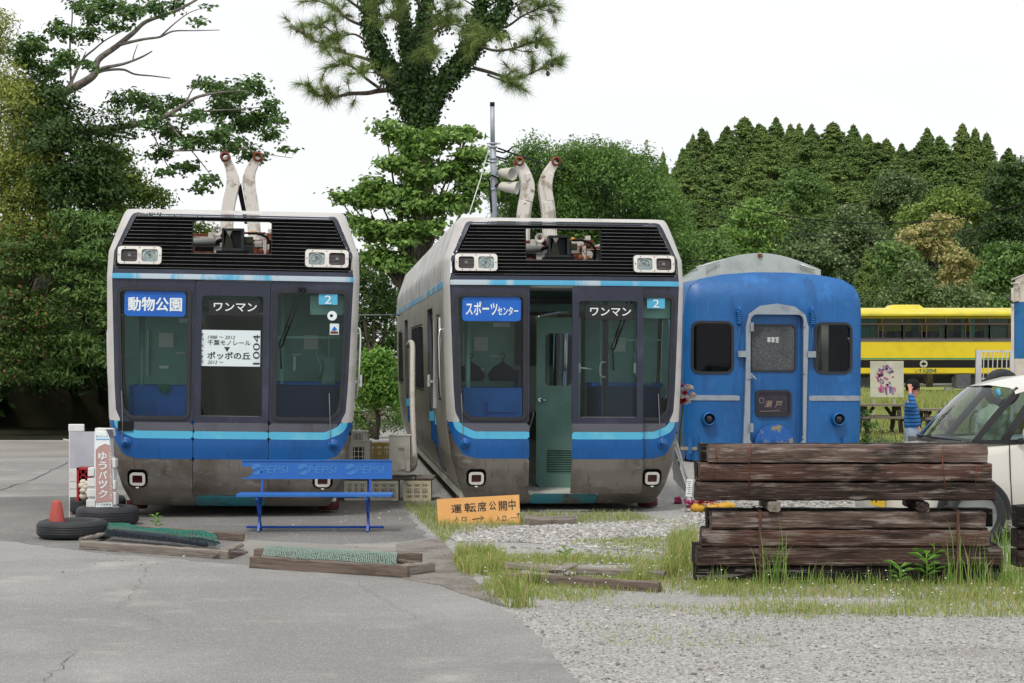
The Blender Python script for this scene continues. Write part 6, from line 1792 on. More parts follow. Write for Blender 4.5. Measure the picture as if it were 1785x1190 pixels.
# windshield, gently bowed
def bow(p, u, v, amt): return p + Vector((amt * (1 - (2 * u - 1) ** 2), 0, amt * .3 * (1 - (2 * v - 1) ** 2)))
def quad_patch(b, a, c, d, e, nu=8, nv=6, amt=.05):
    vs = []; fs = []
    for i in range(nu + 1):
        for j in range(nv + 1):
            u, v = i / nu, j / nv
            vs.append(bow((a * (1 - u) + c * u) * (1 - v) + (e * (1 - u) + d * u) * v, u, v, amt))
    for i in range(nu):
        for j in range(nv): k = i * (nv + 1) + j; fs.append((k, k + nv + 1, k + nv + 2, k + 1))
    b.add(vs, fs, True)
b = MB(); quad_patch(b, fbl, fbr, ftr, ftl, amt=.09); ws = b.build('windshield', [car_glass], car)
b = MB(); q = ftl.lerp(ftr, .12).lerp(fbl.lerp(fbr, .12), .12) + Vector((.045, 0, .012)); b.lathe([(.001, 0), (.05, 0), (.05, .004), (.001, .004)], 18, (0, 0, 0), 'x'); b.build('round_sticker', [cyan], ws, tuple(q), fix=False)
b = MB(); b.bar(fbl + Vector((.05, -.1, .02)), fbr + Vector((.13, .4, .04)), .02); b.bar(fbr + Vector((.10, .3, .02)), fbr.lerp(fbl, .55) + Vector((.14, 0, .05)), .015); b.build('wiper', [car_black], car)
# roof: rounded shell rising behind the windshield
b = MB(); rr_ = []
for (x, z, sh) in [(WT + .015, 1.405, 0), (WT - .12, 1.445, 0), (-.8, 1.495, 0), (-1.2, 1.525, 0), (-1.7, 1.555, 0), (-2.3, 1.545, 0), (RT, 1.50, 0)]:
    h = ht + .05
    rr_.append([(x, yc + h, z - .055), (x, yc + h - .02, z - .02), (x, yc + h * .8, z + .0), (x, yc, z + .02), (x, yc - h * .8, z), (x, yc - h + .02, z - .02), (x, yc - h, z - .055)])
b.loft(rr_, closed=False, caps=False); b.build('roof', [car_paint], car)
b = MB()
for s, (fb_, ft_, rb_, rt_) in ((1, (fbl, ftl, rbl, rtl)), (-1, (fbr, ftr, rbr, rtr))):
    o_ = Vector((0, .012 * s, 0))
    b.bar(fb_ + o_ + Vector((-.02, 0, 0)), ft_ + o_ + Vector((-.03, 0, -.005)), .055 if s > 0 else .03, .03, (0, s, 0))
    qb, qt = Vector((-.32, fb_.y, zb_)) + o_, Vector((WT - .24, ft_.y, 1.42)) + o_
    b.bar(qb, qt, .06, .03, (0, s, 0))
    for xb in (-1.45,): b.bar(Vector((xb, fb_.y, zb_)) + o_, Vector((xb + .02, ft_.y, 1.49)) + o_, .09, .03, (0, s, 0))
    b.bar(Vector((WB - .02, fb_.y, zb_ - .005)) + o_ * 2, Vector((RB, fb_.y, zb_ + .005)) + o_ * 2, .03, .035)
    b.bar(rb_ + o_, rt_ + o_, .12, .04, (0, s, 0))
b.build('pillars', [car_black], car)
for s, (fb_, ft_, rb_, rt_) in ((1, (fbl, ftl, rbl, rtl)), (-1, (fbr, ftr, rbr, rtr))):
    seq = [(WB - .04, WT - .02), (-.32, WT - .24), (-1.45, -1.43), (RB + .05, RT + .02)]
    for k in range(3):
        (b0, t0), (b1, t1) = seq[k], seq[k + 1]
        zt0 = float(np.interp(t0, [RT, -1.7, -1.1, WT], [1.46, 1.50, 1.47, 1.38])); zt1 = float(np.interp(t1, [RT, -1.7, -1.1, WT], [1.46, 1.50, 1.47, 1.38]))
        b = MB(); b.add([(b0, fb_.y, zb_), (b1, fb_.y, zb_), (t1, ft_.y, zt1), (t0, ft_.y, zt0)], [(0, 1, 2, 3)], False); b.build('side_window', [car_glass], car, fix=False)
b = MB(); b.add([rbl, rbr, rtr, rtl], [(0, 1, 2, 3)], False); b.build('rear_window', [car_glass], car, fix=False)
# inside: dash, seats, painted windshield reflection
b = MB(); b.cur = 0; b.box((-.15, yc, .86), (.5, 1.2, .14)); b.box((-1.4, yc, .6), (2.4, 1.25, .2))
for y in (yc + .33, yc - .33): b.box((-.95, y, .72), (.45, .45, .2)); b.box((-1.2, y, 1.02), (.14, .44, .55), (0, R(-10), 0)); b.box((-1.24, y, 1.34), (.09, .24, .14)); b.box((-2.2, y, .98), (.14, .5, .5))
b.lathe([(.17, -.012), (.185, 0), (.17, .012), (.16, 0), (.17, -.012)], 24, (-.48, yc - .33, 1.0), 'x')
b.build('cabin', [car_cabin], car)
b = MB(); r = random.Random(4); b.sphere((-.34, yc + .36, 1.05), 1.0, 26, 18, (.13, .22, .19))  # pale green lump added to stand in for a reflection on the windshield
b.v = [(x + r.uniform(-.012, .012) + .02 * math.sin(z * 40 + y * 17), y + .02 * math.sin(z * 31 + x * 25), z + .02 * math.sin(y * 36 + x * 20)) for x, y, z in b.v]
b.build('windscreen_reflection', [M('pale_green_reflection', rgb('cdd4c0'), [(rgb('aebb9f'), 9, .45, .7)], rough=.9, bump=.02, bscale=12)], car)
# doors seams, mirror, lamps, plate
b = MB()
for x in (-.36, -1.47):
    b.bar((x, YL + .008, .32), (x + .02, YL + .012, .60), .008, .008); b.bar((x + .02, YL + .012, .6), (x + .02, YL - .01, .90), .008, .008)
b.bar((-.36, YL + .008, .32), (-.55, YL + .005, .24), .008); b.bar((-.62, YL + .005, .24), (-2.0, YL + .005, .23), .008)
b.build('door_seam', [car_black], car)
b = MB(); b.cur = 0; b.sphere((-.48, YL + .10, 1.0), .085, 12, 8, (.7, .9, 1)); b.cur = 1; b.bar((-.44, YL - .02, .945), (-.5, YL + .08, .95), .05, .03); b.build('door_mirror', [car_paint, car_black], car)
b = MB(); b.bar((-1.25, YL + .02, .78), (-1.08, YL + .02, .78), .02, .03); b.build('door_handle', [car_paint], car)
for y in (yc + .43, yc - .43):
    b = MB(); b.sphere((.52, y, .70), .14, 12, 8, (.8, 1.1, .7)); b.build('headlight', [lensglass if False else reflector], car)
b = MB(); b.box((.715, yc, .46), (.02, .7, .14)); b.build('grille', [car_black], car)
b = MB(); b.box((.735, yc + .30, .42), (.012, .33, .165)); npz = b.build('number_plate', [M('plate_yellow', rgb('e0b81f'), rough=.5)], car)
b = MB()
for (y, z, w, h) in [(.18, .46, .05, .03), (.08, .46, .06, .03), (.0, .46, .05, .03), (-.04, .40, .03, .06), (.06, .40, .03, .06)]: b.box((.7425, yc + .25 + y - .03, z), (.003, w, h))
b.build('plate_marks', [ink], npz)
# ================================================================== boy in a striped jersey
YP = 26.6
po = P(1589, 830, YP); bs = YP / FP     # metres per photo pixel at his distance
boy = thing('person', "boy in a blue striped long-sleeved shirt and grey trousers scratching his head", 'person', (po.x, YP, 0))
def bp(px, py, dy=0.0): q = P(px, py, YP); return Vector((q.x - po.x, dy, q.z))
skin = M('skin', rgb('c98f78'), [(rgb('b97f69'), 30, .5, .7)], rough=.55)
hairm = M('black_hair', (.008, .007, .008), rough=.75, spec=.2, bump=.004, bscale=160, bstretch=(1, 1, .2))
def striped(name, c1, c2, period, z0):
    m = bpy.data.materials.new(name); m.use_nodes = True; t = m.node_tree; L = t.links.new; b = t.nodes['Principled BSDF']
    tcn = t.nodes.new('ShaderNodeTexCoord'); sx = t.nodes.new('ShaderNodeSeparateXYZ'); L(tcn.outputs['Object'], sx.inputs[0])
    a = t.nodes.new('ShaderNodeMath'); a.operation = 'ADD'; a.inputs[1].default_value = z0; L(sx.outputs[2], a.inputs[0])
    d = t.nodes.new('ShaderNodeMath'); d.operation = 'DIVIDE'; d.inputs[1].default_value = period; L(a.outputs[0], d.inputs[0])
    f = t.nodes.new('ShaderNodeMath'); f.operation = 'FRACT'; L(d.outputs[0], f.inputs[0])
    g = t.nodes.new('ShaderNodeMath'); g.operation = 'GREATER_THAN'; g.inputs[1].default_value = .62; L(f.outputs[0], g.inputs[0])
    x = t.nodes.new('ShaderNodeMix'); x.data_type = 'RGBA'; L(g.outputs[0], x.inputs[0]); x.inputs[6].default_value = (*c1, 1); x.inputs[7].default_value = (*c2, 1)
    L(x.outputs[2], b.inputs['Base Color']); b.inputs['Roughness'].default_value = .85
    return m
shirt_m = striped('striped_jersey', rgb('1f6fb5'), rgb('1d3148'), .051, .02)
jean_m = M('grey_denim', rgb('8490a0'), [(rgb('6d7888'), 9, .45, .7), (rgb('9aa4b2'), 22, .55, .75)], rough=.85, bump=.006, bscale=30)
def skin_obj(name, pts, edges, radii, mat, parent, sub=2, root=0):
    me = bpy.data.meshes.new(name); me.from_pydata([tuple(p) for p in pts], edges, []); me.materials.append(mat)
    o = mesh_obj(name, me, parent)
    sk = o.modifiers.new('skin', 'SKIN'); sk.use_smooth_shade = True; sk.branch_smoothing = .6
    for v, r in zip(me.skin_vertices[0].data, radii): v.radius = r if isinstance(r, tuple) else (r, r); v.use_root = False
    me.skin_vertices[0].data[root].use_root = True
    s = o.modifiers.new('sub', 'SUBSURF'); s.levels = sub; s.render_levels = sub
    return o
# body: pelvis, spine, neck, head; legs; arms; fingers (px coordinates of the joints)
J = {}
pts, rad, ed = [], [], []
def j(name, p, r, parent=None):
    J[name] = len(pts); pts.append(p); rad.append(r)
    if parent is not None: ed.append((J[parent], J[name]))
j('pelvis', bp(1589, 752), (.115, .085)); j('waist', bp(1588, 738), (.105, .075), 'pelvis'); j('chest', bp(1586, 712), (.115, .085), 'waist'); j('neckb', bp(1588, 697, .0), .05, 'chest')
j('neck', bp(1591, 691, -.01), .042, 'neckb'); j('jaw', bp(1594, 686, -.02), (.052, .058), 'neck'); j('head', bp(1592, 677, .0), (.078, .085), 'jaw'); j('crown', bp(1591, 671, .01), (.066, .07), 'head')
for s, dy in (('l', -.075), ('r', .075)):
    j('hip' + s, bp(1587 if s == 'l' else 1592, 762, dy), .078, 'pelvis'); j('knee' + s, bp(1587 if s == 'l' else 1594, 796, dy - .01), .052, 'hip' + s); j('ankle' + s, bp(1588 if s == 'l' else 1595, 824, dy), .036, 'knee' + s); j('toe' + s, bp(1588 if s == 'l' else 1595, 829, dy) + Vector((.10, -.05, .02)), .034, 'ankle' + s)
# camera-side arm raised to the head; other arm hanging
j('shl', bp(1580, 699, -.12), .046, 'chest'); j('ell', bp(1585, 709, -.26), .037, 'shl'); j('wrl', bp(1582, 684, -.17), .026, 'ell'); j('hal', bp(1582.5, 676, -.13), (.030, .018), 'wrl')
j('shr', bp(1594, 700, .12), .044, 'chest'); j('elr', bp(1602, 727, .15), .034, 'shr'); j('wrr', bp(1605, 749, .12), .024, 'elr'); j('har', bp(1606.5, 757, .11), (.018, .028), 'wrr')
for k, (dx, L) in enumerate([(-.022, .85), (-.008, 1.0), (.008, .95), (.021, .75)]):
    h = pts[J['hal']]; a = h + Vector((dx, .0, .028)); 
    j('fl%d' % k, a, .009, 'hal'); j('fl%db' % k, a + Vector((.004, .03, .024 * L)), .0085, 'fl%d' % k); j('fl%dc' % k, a + Vector((.012, .055, .020 * L)), .008, 'fl%db' % k)
    h = pts[J['har']]; a = h + Vector((.002, dx, -.030))
    j('fr%d' % k, a, .009, 'har'); j('fr%db' % k, a + Vector((.006, 0, -.026 * L)), .0085, 'fr%d' % k); j('fr%dc' % k, a + Vector((-.004, 0, -.045 * L)), .008, 'fr%db' % k)
h = pts[J['hal']]; j('tl', h + Vector((.030, .0, -.002)), .010, 'hal'); j('tlb', h + Vector((.046, .02, .016)), .009, 'tl')
h = pts[J['har']]; j('tr', h + Vector((.006, -.032, .0)), .010, 'har'); j('trb', h + Vector((.014, -.042, -.022)), .009, 'tr')
for nm, k in J.items():
    if nm in ('pelvis', 'waist', 'chest', 'neckb') or nm[:3] in ('hip', 'kne', 'ank', 'shl', 'shr', 'ell', 'elr'):
        r_0 = rad[k] if isinstance(rad[k], tuple) else (rad[k], rad[k]); rad[k] = (r_0[0] * .62, r_0[1] * .62)
body = skin_obj('body', pts, ed, rad, skin, boy)
# face: nose, eyes, mouth, ear (he looks to the picture's right, three-quarter profile)
hd = bp(1592, 680)
fwd = Vector((.86, -.51, 0)); sd_ = Vector((.51, .86, 0))
b = MB()
n0 = hd + fwd * .082 + Vector((0, 0, -.012)); b.loft([[n0 + sd_ * -.008 + Vector((0, 0, .028)), n0 + sd_ * .008 + Vector((0, 0, .028)), n0 + sd_ * .004 - fwd * .01 + Vector((0, 0, .03))], [n0 + sd_ * -.014 - fwd * .004 + Vector((0, 0, -.010)), n0 + sd_ * .014 - fwd * .004 + Vector((0, 0, -.010)), n0 + fwd * .016 + Vector((0, 0, -.006))]])
b.build('nose', [skin], boy)
b = MB(); e = hd - sd_ * .078 - fwd * .006 + Vector((0, 0, .0)); b.sphere(tuple(e), .026, 10, 6, (.6, .5, 1)); b.build('ear', [skin], boy)
b = MB()
for s in (-1, 1): q = hd + fwd * .077 + sd_ * .030 * s + Vector((0, 0, .012)); b.sphere(tuple(q), .011, 8, 6, (1, 1, .55))
b.build('eyes', [ink], boy)
b = MB(); q = hd + fwd * .078 + Vector((0, 0, -.048)); b.bar(q - sd_ * .02, q + sd_ * .02, .012, .010); b.build('mouth', [M('lip', rgb('8c4b45'), rough=.5)], boy)
# hair: a cap of overlapping strands down to brow and nape
b = MB(); c0 = bp(1591, 673.5, .0); r = random.Random(8)
vs = []; n, m_ = 28, 10
for i in range(m_ + 1):
    for k in range(n):
        a = 2 * PI * k / n; d = fwd * math.cos(a) + sd_ * math.sin(a)
        front = max(0, math.cos(a)); t = i / m_; el_ = PI / 2 - t * (PI / 2 + .55 - .38 * front)
        R_ = .100 + r.uniform(-.003, .005)
        vs.append(c0 + d * math.cos(el_) * R_ * (1.0 if i < m_ else .96) + Vector((0, 0, math.sin(el_) * R_ * 1.08 + (r.uniform(-.016, .01) if i == m_ else 0))))
b.add(vs, [(i * n + k, (i + 1) * n + k, (i + 1) * n + (k + 1) % n, i * n + (k + 1) % n) for i in range(m_) for k in range(n)], True)
o = b.build('hair', [hairm], boy)
# jersey and trousers follow the same joints, a little larger
p2 = [bp(1588, 752), bp(1588, 735), bp(1586, 714), bp(1588, 699.5), bp(1580, 701, -.11), bp(1583, 707, -.20), bp(1585, 710, -.26), bp(1585, 703, -.255), bp(1583.5, 694, -.215), bp(1582.3, 685, -.175), bp(1594, 702, .11), bp(1602, 728, .148), bp(1604.5, 745, .125)]
skin_obj('jersey', p2, [(0, 1), (1, 2), (2, 3), (2, 4), (4, 5), (5, 6), (6, 7), (7, 8), (8, 9), (2, 10), (10, 11), (11, 12)], [(.122, .105), (.124, .105), (.132, .108), (.062, .06), .064, .058, .052, .050, .046, .040, .064, .050, .040], shirt_m, boy)
p3 = [bp(1589, 750), bp(1589, 738), bp(1585.5, 768, -.075), bp(1585.5, 798, -.08), bp(1586.5, 822, -.075), bp(1593, 768, .075), bp(1595, 798, .07), bp(1596, 822, .075)]
skin_obj('trousers', p3, [(1, 0), (0, 2), (2, 3), (3, 4), (0, 5), (5, 6), (6, 7)], [(.135, .11), (.125, .105), .098, .080, .070, .098, .080, .070], jean_m, boy)
b = MB(); q = bp(1588, 767, -.17); b.box(tuple(q), (.11, .02, .07)); b.box(tuple(q + Vector((0, -.012, .03))), (.12, .012, .02)); b.build('cargo_pocket', [jean_m], boy, bevel=.008)
b = MB(); q = bp(1590, 829, -.075); 
for dy in (-.075, .075): b.sphere((bp(1590, 0).x + .04, dy - .02, .045), .085, 12, 8, (1.25, .6, .55))
b.build('shoes', [sign_white], boy)
b = MB(); q = bp(1608, 757, .09); b.sphere(tuple(q), .032, 10, 8, (.8, .8, 1.2)); o = b.build('held_toy', [M('purple_plastic', rgb('4f5191'), rough=.4)], loc=tuple(Vector((po.x, YP, 0)))); tag(o, "small purple object in the lowered hand of the boy", 'toy')

# ================================================================== picnic tables, painted board
picnic_w = M('picnic_wood', rgb('84796c'), [(rgb('675c50'), 4, .42, .66, (.2, 3, 3)), (rgb('a29a8e'), 9, .55, .75, (.1, 3, 4))], rough=.9)
picnic_d = M('picnic_wood_dark', rgb('4d443c'), [(rgb('383028'), 4, .42, .66, (.2, 3, 3))], rough=.9)
def picnic(px0, px1, ytop, Y, label):
    a, c = P(px0, ytop, Y), P(px1, ytop, Y); L = c.x - a.x; H = a.z
    t = thing('picnic_table', label, 'picnic table', ((a.x + c.x) / 2, Y, 0), group='wooden picnic tables on the lawn')
    r = random.Random(int(px0)); b = MB()
    for k in range(5): b.box((r.uniform(-.03, .03), -.28 + .14 * k, H - .02), (L, .13, .04))
    b.build('table_top', [picnic_w], t)
    for s in (-1, 1):
        b = MB()
        for k in range(2): b.box((r.uniform(-.03, .03), s * (.62 + .13 * k), H * .58), (L, .12, .04))
        b.build('seat', [picnic_w], t)
    for x in (-L * .38, L * .38):
        b = MB()
        for s in (-1, 1): b.bar((x, s * .22, H - .05), (x, s * .55, .0), .09, .06)
        b.bar((x, -.75, H * .53), (x, .75, H * .53), .05, .09); b.bar((x, -.3, H - .06), (x, .3, H - .06), .05, .08)
        b.bar((x * .85, 0, H * .53), (x * .35, 0, H - .06), .05, .07)
        b.build('leg_frame', [picnic_d], t)
    return t
picnic(1495, 1572, 704, 42.0, "grey wooden picnic table left of the boy, below the painted board")
picnic(1604, 1655, 712, 44.0, "grey wooden picnic table right of the boy, partly behind the car windshield")
YPB = 50.0; pbo = P(1546, 0, YPB); pbd = thing('painted_board', "white square board with a faded purple and pink painting on a thin post", 'painted board', (pbo.x, YPB, 0))
def pl_(px, py): q = P(px, py, YPB); return (q.x - pbo.x, q.z)
a, c = pl_(1517, 692), pl_(1575, 629)
b = MB(); b.box(((a[0] + c[0]) / 2, 0, (a[1] + c[1]) / 2), (c[0] - a[0], .03, c[1] - a[1])); pbb = b.build('board', [M('board_white', rgb('d6d2c4'), [(rgb('c5c1b2'), 3, .45, .7)], rough=.6)], pbd)
b = MB(); q0, q1 = pl_(1523, 678), pl_(1523, 706); b.bar((q0[0], .04, q0[1]), (q1[0], .04, 0), .04); b.bar((pl_(1560, 0)[0], .04, q0[1]), (pl_(1560, 0)[0], .04, 0), .04); b.build('post', [alu], pbd)
purp = [M('purple_print', rgb('9a7fb0'), rough=.7), M('pink_print', rgb('c46a9a'), rough=.7), M('violet_print', rgb('6d5f9c'), rough=.7)]
b = MB(); r = random.Random(12)       # plain abstract brush strokes, a wreath with a few stems
def brush(pts, w, mi):
    b.cur = mi
    q = [pl_(*p) for p in pts]
    for i in range(len(q) - 1): b.bar((q[i][0], -.02 - .001 * mi, q[i][1]), (q[i + 1][0], -.02 - .001 * mi, q[i + 1][1]), w * r.uniform(.6, 1.2), .004, (0, 1, 0))
for k in range(46):
    a = r.uniform(0, 6.28); cx0, cy0 = 1545, 655; ra = r.uniform(9, 17); 
    p = (cx0 + ra * math.cos(a), cy0 + ra * 1.1 * math.sin(a)); q = (p[0] + r.uniform(-5, 5), p[1] + r.uniform(-4, 4))
    brush([p, ((p[0] + q[0]) / 2 + r.uniform(-1, 1), (p[1] + q[1]) / 2 + 1), q], .045, r.randrange(3))
for k in range(9):
    x = 1532 + k * 3.4; brush([(x, 672 + r.uniform(-3, 3)), (x + r.uniform(-4, 4), 684 + r.uniform(-3, 4))], .05, r.randrange(3))
brush([(1540, 658), (1548, 661)], .09, 1)
b.build('brush_strokes', purp, pbb, fix=False)

# ================================================================== pole with loudspeakers, wires
YPO = 41.0; pq = P(859, 0, YPO)
pole = thing('speaker_pole', "slim pale grey steel pole with a dark cap rising behind the open monorail car", 'pole', (pq.x, YPO, 0))
galv = M('galvanised_steel', rgb('a4a9b0'), [(rgb('8c9198'), 4, .45, .7), (rgb('6e6a66'), 9, .62, .78)], rough=.5, metal=.3)
def pz(py): return EYE - (py - 621) / (FP / YPO)
b = MB(); b.cur = 0; b.tube([(0.02, 0, 0), (0.02, 0, pz(300)), (0.0, 0, pz(255))], .068, 12); b.tube([(0, 0, pz(255)), (-.01, 0, pz(185))], .048, 12)
b.cur = 1; b.cyl((-.01, 0, pz(185)), (-.01, 0, pz(178)), .052, n=12); b.build('mast', [galv, black], pole)
b = MB()
for py in (250, 256, 276, 282, 330): b.lathe([(.07, -.02), (.085, -.02), (.085, .02), (.07, .02)], 12, (0.01, 0, pz(py)))
b.bar((-.13, 0, pz(250)), (.16, 0, pz(250)), .03); b.bar((-.1, 0, pz(277)), (.12, 0, pz(277)), .03)
b.build('clamp', [galv], pole)
b = MB(); b.tube([(-.06, -.07, pz(318)), (-.12, -.08, pz(311)), (-.02, -.1, pz(306)), (.1, -.1, pz(310)), (.16, -.08, pz(318)), (.05, -.1, pz(325))], .022, 6); b.build('cable_loop', [black], pole); b = MB(); b.tube([(-.07, -.06, pz(318)), (-.06, -.07, pz(335)), (-.03, -.06, pz(370))], .02, 6); b.build('cable', [black], pole); b = MB()
b.tube([(.04, 0, pz(262)), (.22, 0, pz(266)), (.34, 0, pz(262)), (.42, 0, pz(256))], .02, 6); b.build('cable', [black], pole); b = MB(); b.tube([(.04, 0, pz(272)), (.25, 0, pz(277)), (.38, .0, pz(272))], .022, 6)
b.build('cable', [black], pole)
cream_p = M('speaker_cream', rgb('c9c6bb'), [(rgb('b3a878'), 5, .5, .75, (1, 1, 3))], rough=.5)
for (px, py, yaw_, lab) in [(884, 302, .5, "upper cream loudspeaker on the grey pole, its round mouth facing forward"), (888, 326, .1, "lower white loudspeaker on the grey pole, tilted downwards")]:
    q = P(px, py, YPO - .1); s = thing('loudspeaker', lab, 'loudspeaker', tuple(q), (0, R(8), R(-50 if yaw_ > .3 else -20)), 'loudspeakers on the pole')
    b = MB(); b.lathe([(.0, -.24), (.07, -.24), (.09, -.20), (.11, -.05), (.135, .16), (.14, .18), (.125, .18), (.10, .05), (.001, .02)], 22, (0, 0, 0), 'x'); b.build('horn', [cream_p], s)
    b = MB(); b.bar((-.16, .0, .0), (-.30, .08, .0), .03); b.bar((-.05, .02, -.11), (-.3, .08, -.02), .025); b.build('bracket', [galv], s)
def wire(pts, r, lab, mat=black):
    b = MB(); b.tube(pts, r, 5); o = b.build('cable', [mat]); tag(o, lab, 'cable', 'overhead cables')
def sag(a, c, s, n=16): return [a.lerp(c, i / n) - Vector((0, 0, s * 4 * (i / n) * (1 - i / n))) for i in range(n + 1)]
wire(sag(P(868, 258, YPO), P(1180, 325, 70), .25) + sag(P(1180, 325, 70), P(1800, 352, 70), 1.05)[1:], .020, "upper dark overhead cable crossing in front of the conifer hill")
wire(sag(P(868, 277, YPO), P(1190, 354, 70), .2) + sag(P(1190, 354, 70), P(1800, 374, 70), 1.1)[1:], .014, "lower thinner overhead cable across the conifer hill")
wire([P(612, 549, 33), P(700, 549, 34)], .012, "pale cable strung level between the two monorail cars", grey_pipe)
wire([P(853, 255, YPO), P(838, 310, YPO - 1), P(818, 372, YPO - 2)], .012, "thin guy wire slanting down from the pole to the car roof", alu)
# ================================================================== trees
def leafmat(name, c, alt, alt2=None, trans=.3, rough=.5, extra=None):
    def rgb(h, f=globals()['rgb']): q = f(h); return (q[0] * 1.50, q[1] * 1.32, q[2] * 1.30)
    isl = [(rgb(alt), .25, .6)]
    if alt2: isl.append((rgb(alt2), .80, .84))
    if extra: isl.append((rgb(extra), .93, .95))
    return M(name, rgb(c), island=isl, rough=rough, trans=trans, spec=.4)
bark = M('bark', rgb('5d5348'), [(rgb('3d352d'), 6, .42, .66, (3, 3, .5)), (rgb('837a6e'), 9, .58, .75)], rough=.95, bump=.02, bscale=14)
bark_shaded = M('shaded_bark', (.045, .038, .03), [((.02, .017, .014), 6, .42, .66, (3, 3, .5))], rough=1.0, spec=.1)  # bark with the gloom under the left crowns put into its colour
bark_pale = M('pale_bark', rgb('7d766e'), [(rgb('5b534b'), 7, .42, .66), (rgb('9a948b'), 12, .58, .75)], rough=.9)
def leaf_mesh(pts, nrm, L, Wd, fold=0.0, axis=None):
    """kite-shaped leaves at pts facing nrm; L, Wd arrays or scalars"""
    n = len(pts)
    r = RNG.normal(size=(n, 3)) if axis is None else axis
    nrm = nrm / np.maximum(np.linalg.norm(nrm, axis=1, keepdims=True), 1e-6)
    t = np.cross(nrm, r); t /= np.maximum(np.linalg.norm(t, axis=1, keepdims=True), 1e-6)
    s = np.cross(nrm, t)
    L = np.broadcast_to(np.asarray(L, float), (n,))[:, None]; Wd = np.broadcast_to(np.asarray(Wd, float), (n,))[:, None]
    v = np.empty((n, 4, 3))
    v[:, 0] = pts - t * L * .5; v[:, 1] = pts + s * Wd * .5 - t * L * .05; v[:, 2] = pts + t * L * .5 - nrm * L * fold; v[:, 3] = pts - s * Wd * .5 - t * L * .05
    f = np.arange(n * 4).reshape(n, 4)
    return v.reshape(-1, 3), f
def clumps(c, r, spacing, per, spread, flat=.6, shell=(.55, 1.0), up=.5, seed_dirs=None, gap=0.0):
    """clump centres through an ellipsoid's outer volume, leaves gathered round each; returns points and normals"""
    c = np.asarray(c, float); r = np.asarray(r, float) * np.ones(3)
    nsub = max(3, int(4 * PI * np.mean(r) ** 2 / spacing ** 2 * 1.15))
    d = RNG.normal(size=(nsub, 3)); d /= np.linalg.norm(d, axis=1, keepdims=True)
    d = d[d[:, 2] > -.75]
    if gap: d = d[RNG.random(len(d)) > gap]
    rad = RNG.uniform(shell[0], shell[1], len(d))[:, None]
    cc = c + d * rad * r
    n = len(cc) * per
    off_ = RNG.normal(size=(len(cc), per, 3)) * spread * np.array([1, 1, flat])
    pts = (cc[:, None] + off_).reshape(-1, 3)
    nr = np.repeat(d, per, 0) * .8 + np.array([0, 0, up]) + RNG.normal(size=(n, 3)) * .55
    return pts, nr
def pxb(blobs, Y, zf=1.0, yf=1.0):
    o = []
    for q in blobs:
        px, py, rp = q[:3]; dy = q[3] if len(q) > 3 else 0
        Yb = Y + dy; c = P(px, py, Yb); r = rp * Yb / FP
        o.append((np.array(c), np.array([r, r * yf, r * zf])))
    return o
def tree(name, label, cat, base, blobs, mat, L, Wd, spacing, per, spread, flat=.6, trunk_r=.18, barkm=bark, up=.5, limbs=None, gap=0.0, group=None, shell=(.45, 1.0), fold=.15, trunk_top=None, bot=None):
    base = Vector(base)
    root = thing(name, label, cat, tuple(base), group=group)
    PT, NR = [], []
    if np.mean([q[0][1] for q in blobs]) < 60 and L > .09: L, Wd, per = L * .74, Wd * .78, int(per * 1.7)
    for (c, r) in blobs:
        p, n = clumps(c - np.array(base), r, spacing, per, spread, flat, shell, up, gap=gap)
        PT.append(p); NR.append(n)
    pts = np.concatenate(PT); nr = np.concatenate(NR)
    if bot is not None: k = pts[:, 2] > bot; pts, nr = pts[k], nr[k]
    n = len(pts)
    v, f = leaf_mesh(pts, nr, L * RNG.uniform(.65, 1.25, n), Wd * RNG.uniform(.7, 1.2, n), fold)
    mesh_obj('crown', np_mesh('crown', v, f, mat), root)
    b = MB()
    tops = [Vector(c) - base for c, r in blobs]
    mean = sum(tops, Vector()) / len(tops)
    tt = Vector(trunk_top) - base if trunk_top is not None else Vector((mean.x * .35, mean.y * .35, max(.4, mean.z * .55)))
    b.tube([Vector((0, 0, -.1)), tt * .5 + Vector((.05, 0, 0)), tt], [trunk_r, trunk_r * .8, trunk_r * .62], 8)
    for t in tops:
        m_ = tt.lerp(t, .5) + Vector((random.uniform(-.15, .15), random.uniform(-.15, .15), .12))
        b.tube([tt - Vector((0, 0, .05)), m_, t], [trunk_r * .42, trunk_r * .25, trunk_r * .06], 5, caps=False)
    b.build('trunk', [barkm], root, fix=False)
    return root
# ---- left mass of trees beyond the yard
m_olive = leafmat('yellowing_leaf', '6e8236', '849447', '566e2d', extra='a3a066')
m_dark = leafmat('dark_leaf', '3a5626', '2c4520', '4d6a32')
m_mid = leafmat('mid_leaf', '547739', '446432', '6f8f4c')
m_bright = leafmat('bright_leaf', '68863a', '577533', '80994c')
m_redtip = leafmat('red_tipped_leaf', '46632a', '3a5524', '577434', extra='77503a')
m_fresh = leafmat('fresh_leaf', '678d42', '567a38', '84a658')
m_dome = leafmat('dome_leaf', '4f7430', '41632a', '6b8f45')
m_grey = leafmat('grey_green_leaf', '566f42', '486036', '778a64')
m_cream = leafmat('cream_blossom', '8d8f58', 'a6a572', '5a7036')
m_hedge = leafmat('hedge_leaf', '62903a', '4f7d2f', '82a852')
m_ivy = leafmat('ivy_leaf', '2f4f1e', '243f18', '47692c')
m_conif = [leafmat('conifer_spray_%d' % i, a, b_, c_, trans=.15, rough=.7) for i, (a, b_, c_) in enumerate([('557338', '466330', '6e8b48'), ('5f7a3b', '4f6a33', '7b9250'), ('526b36', '42592d', '687e44')])]
YL_ = 41.0
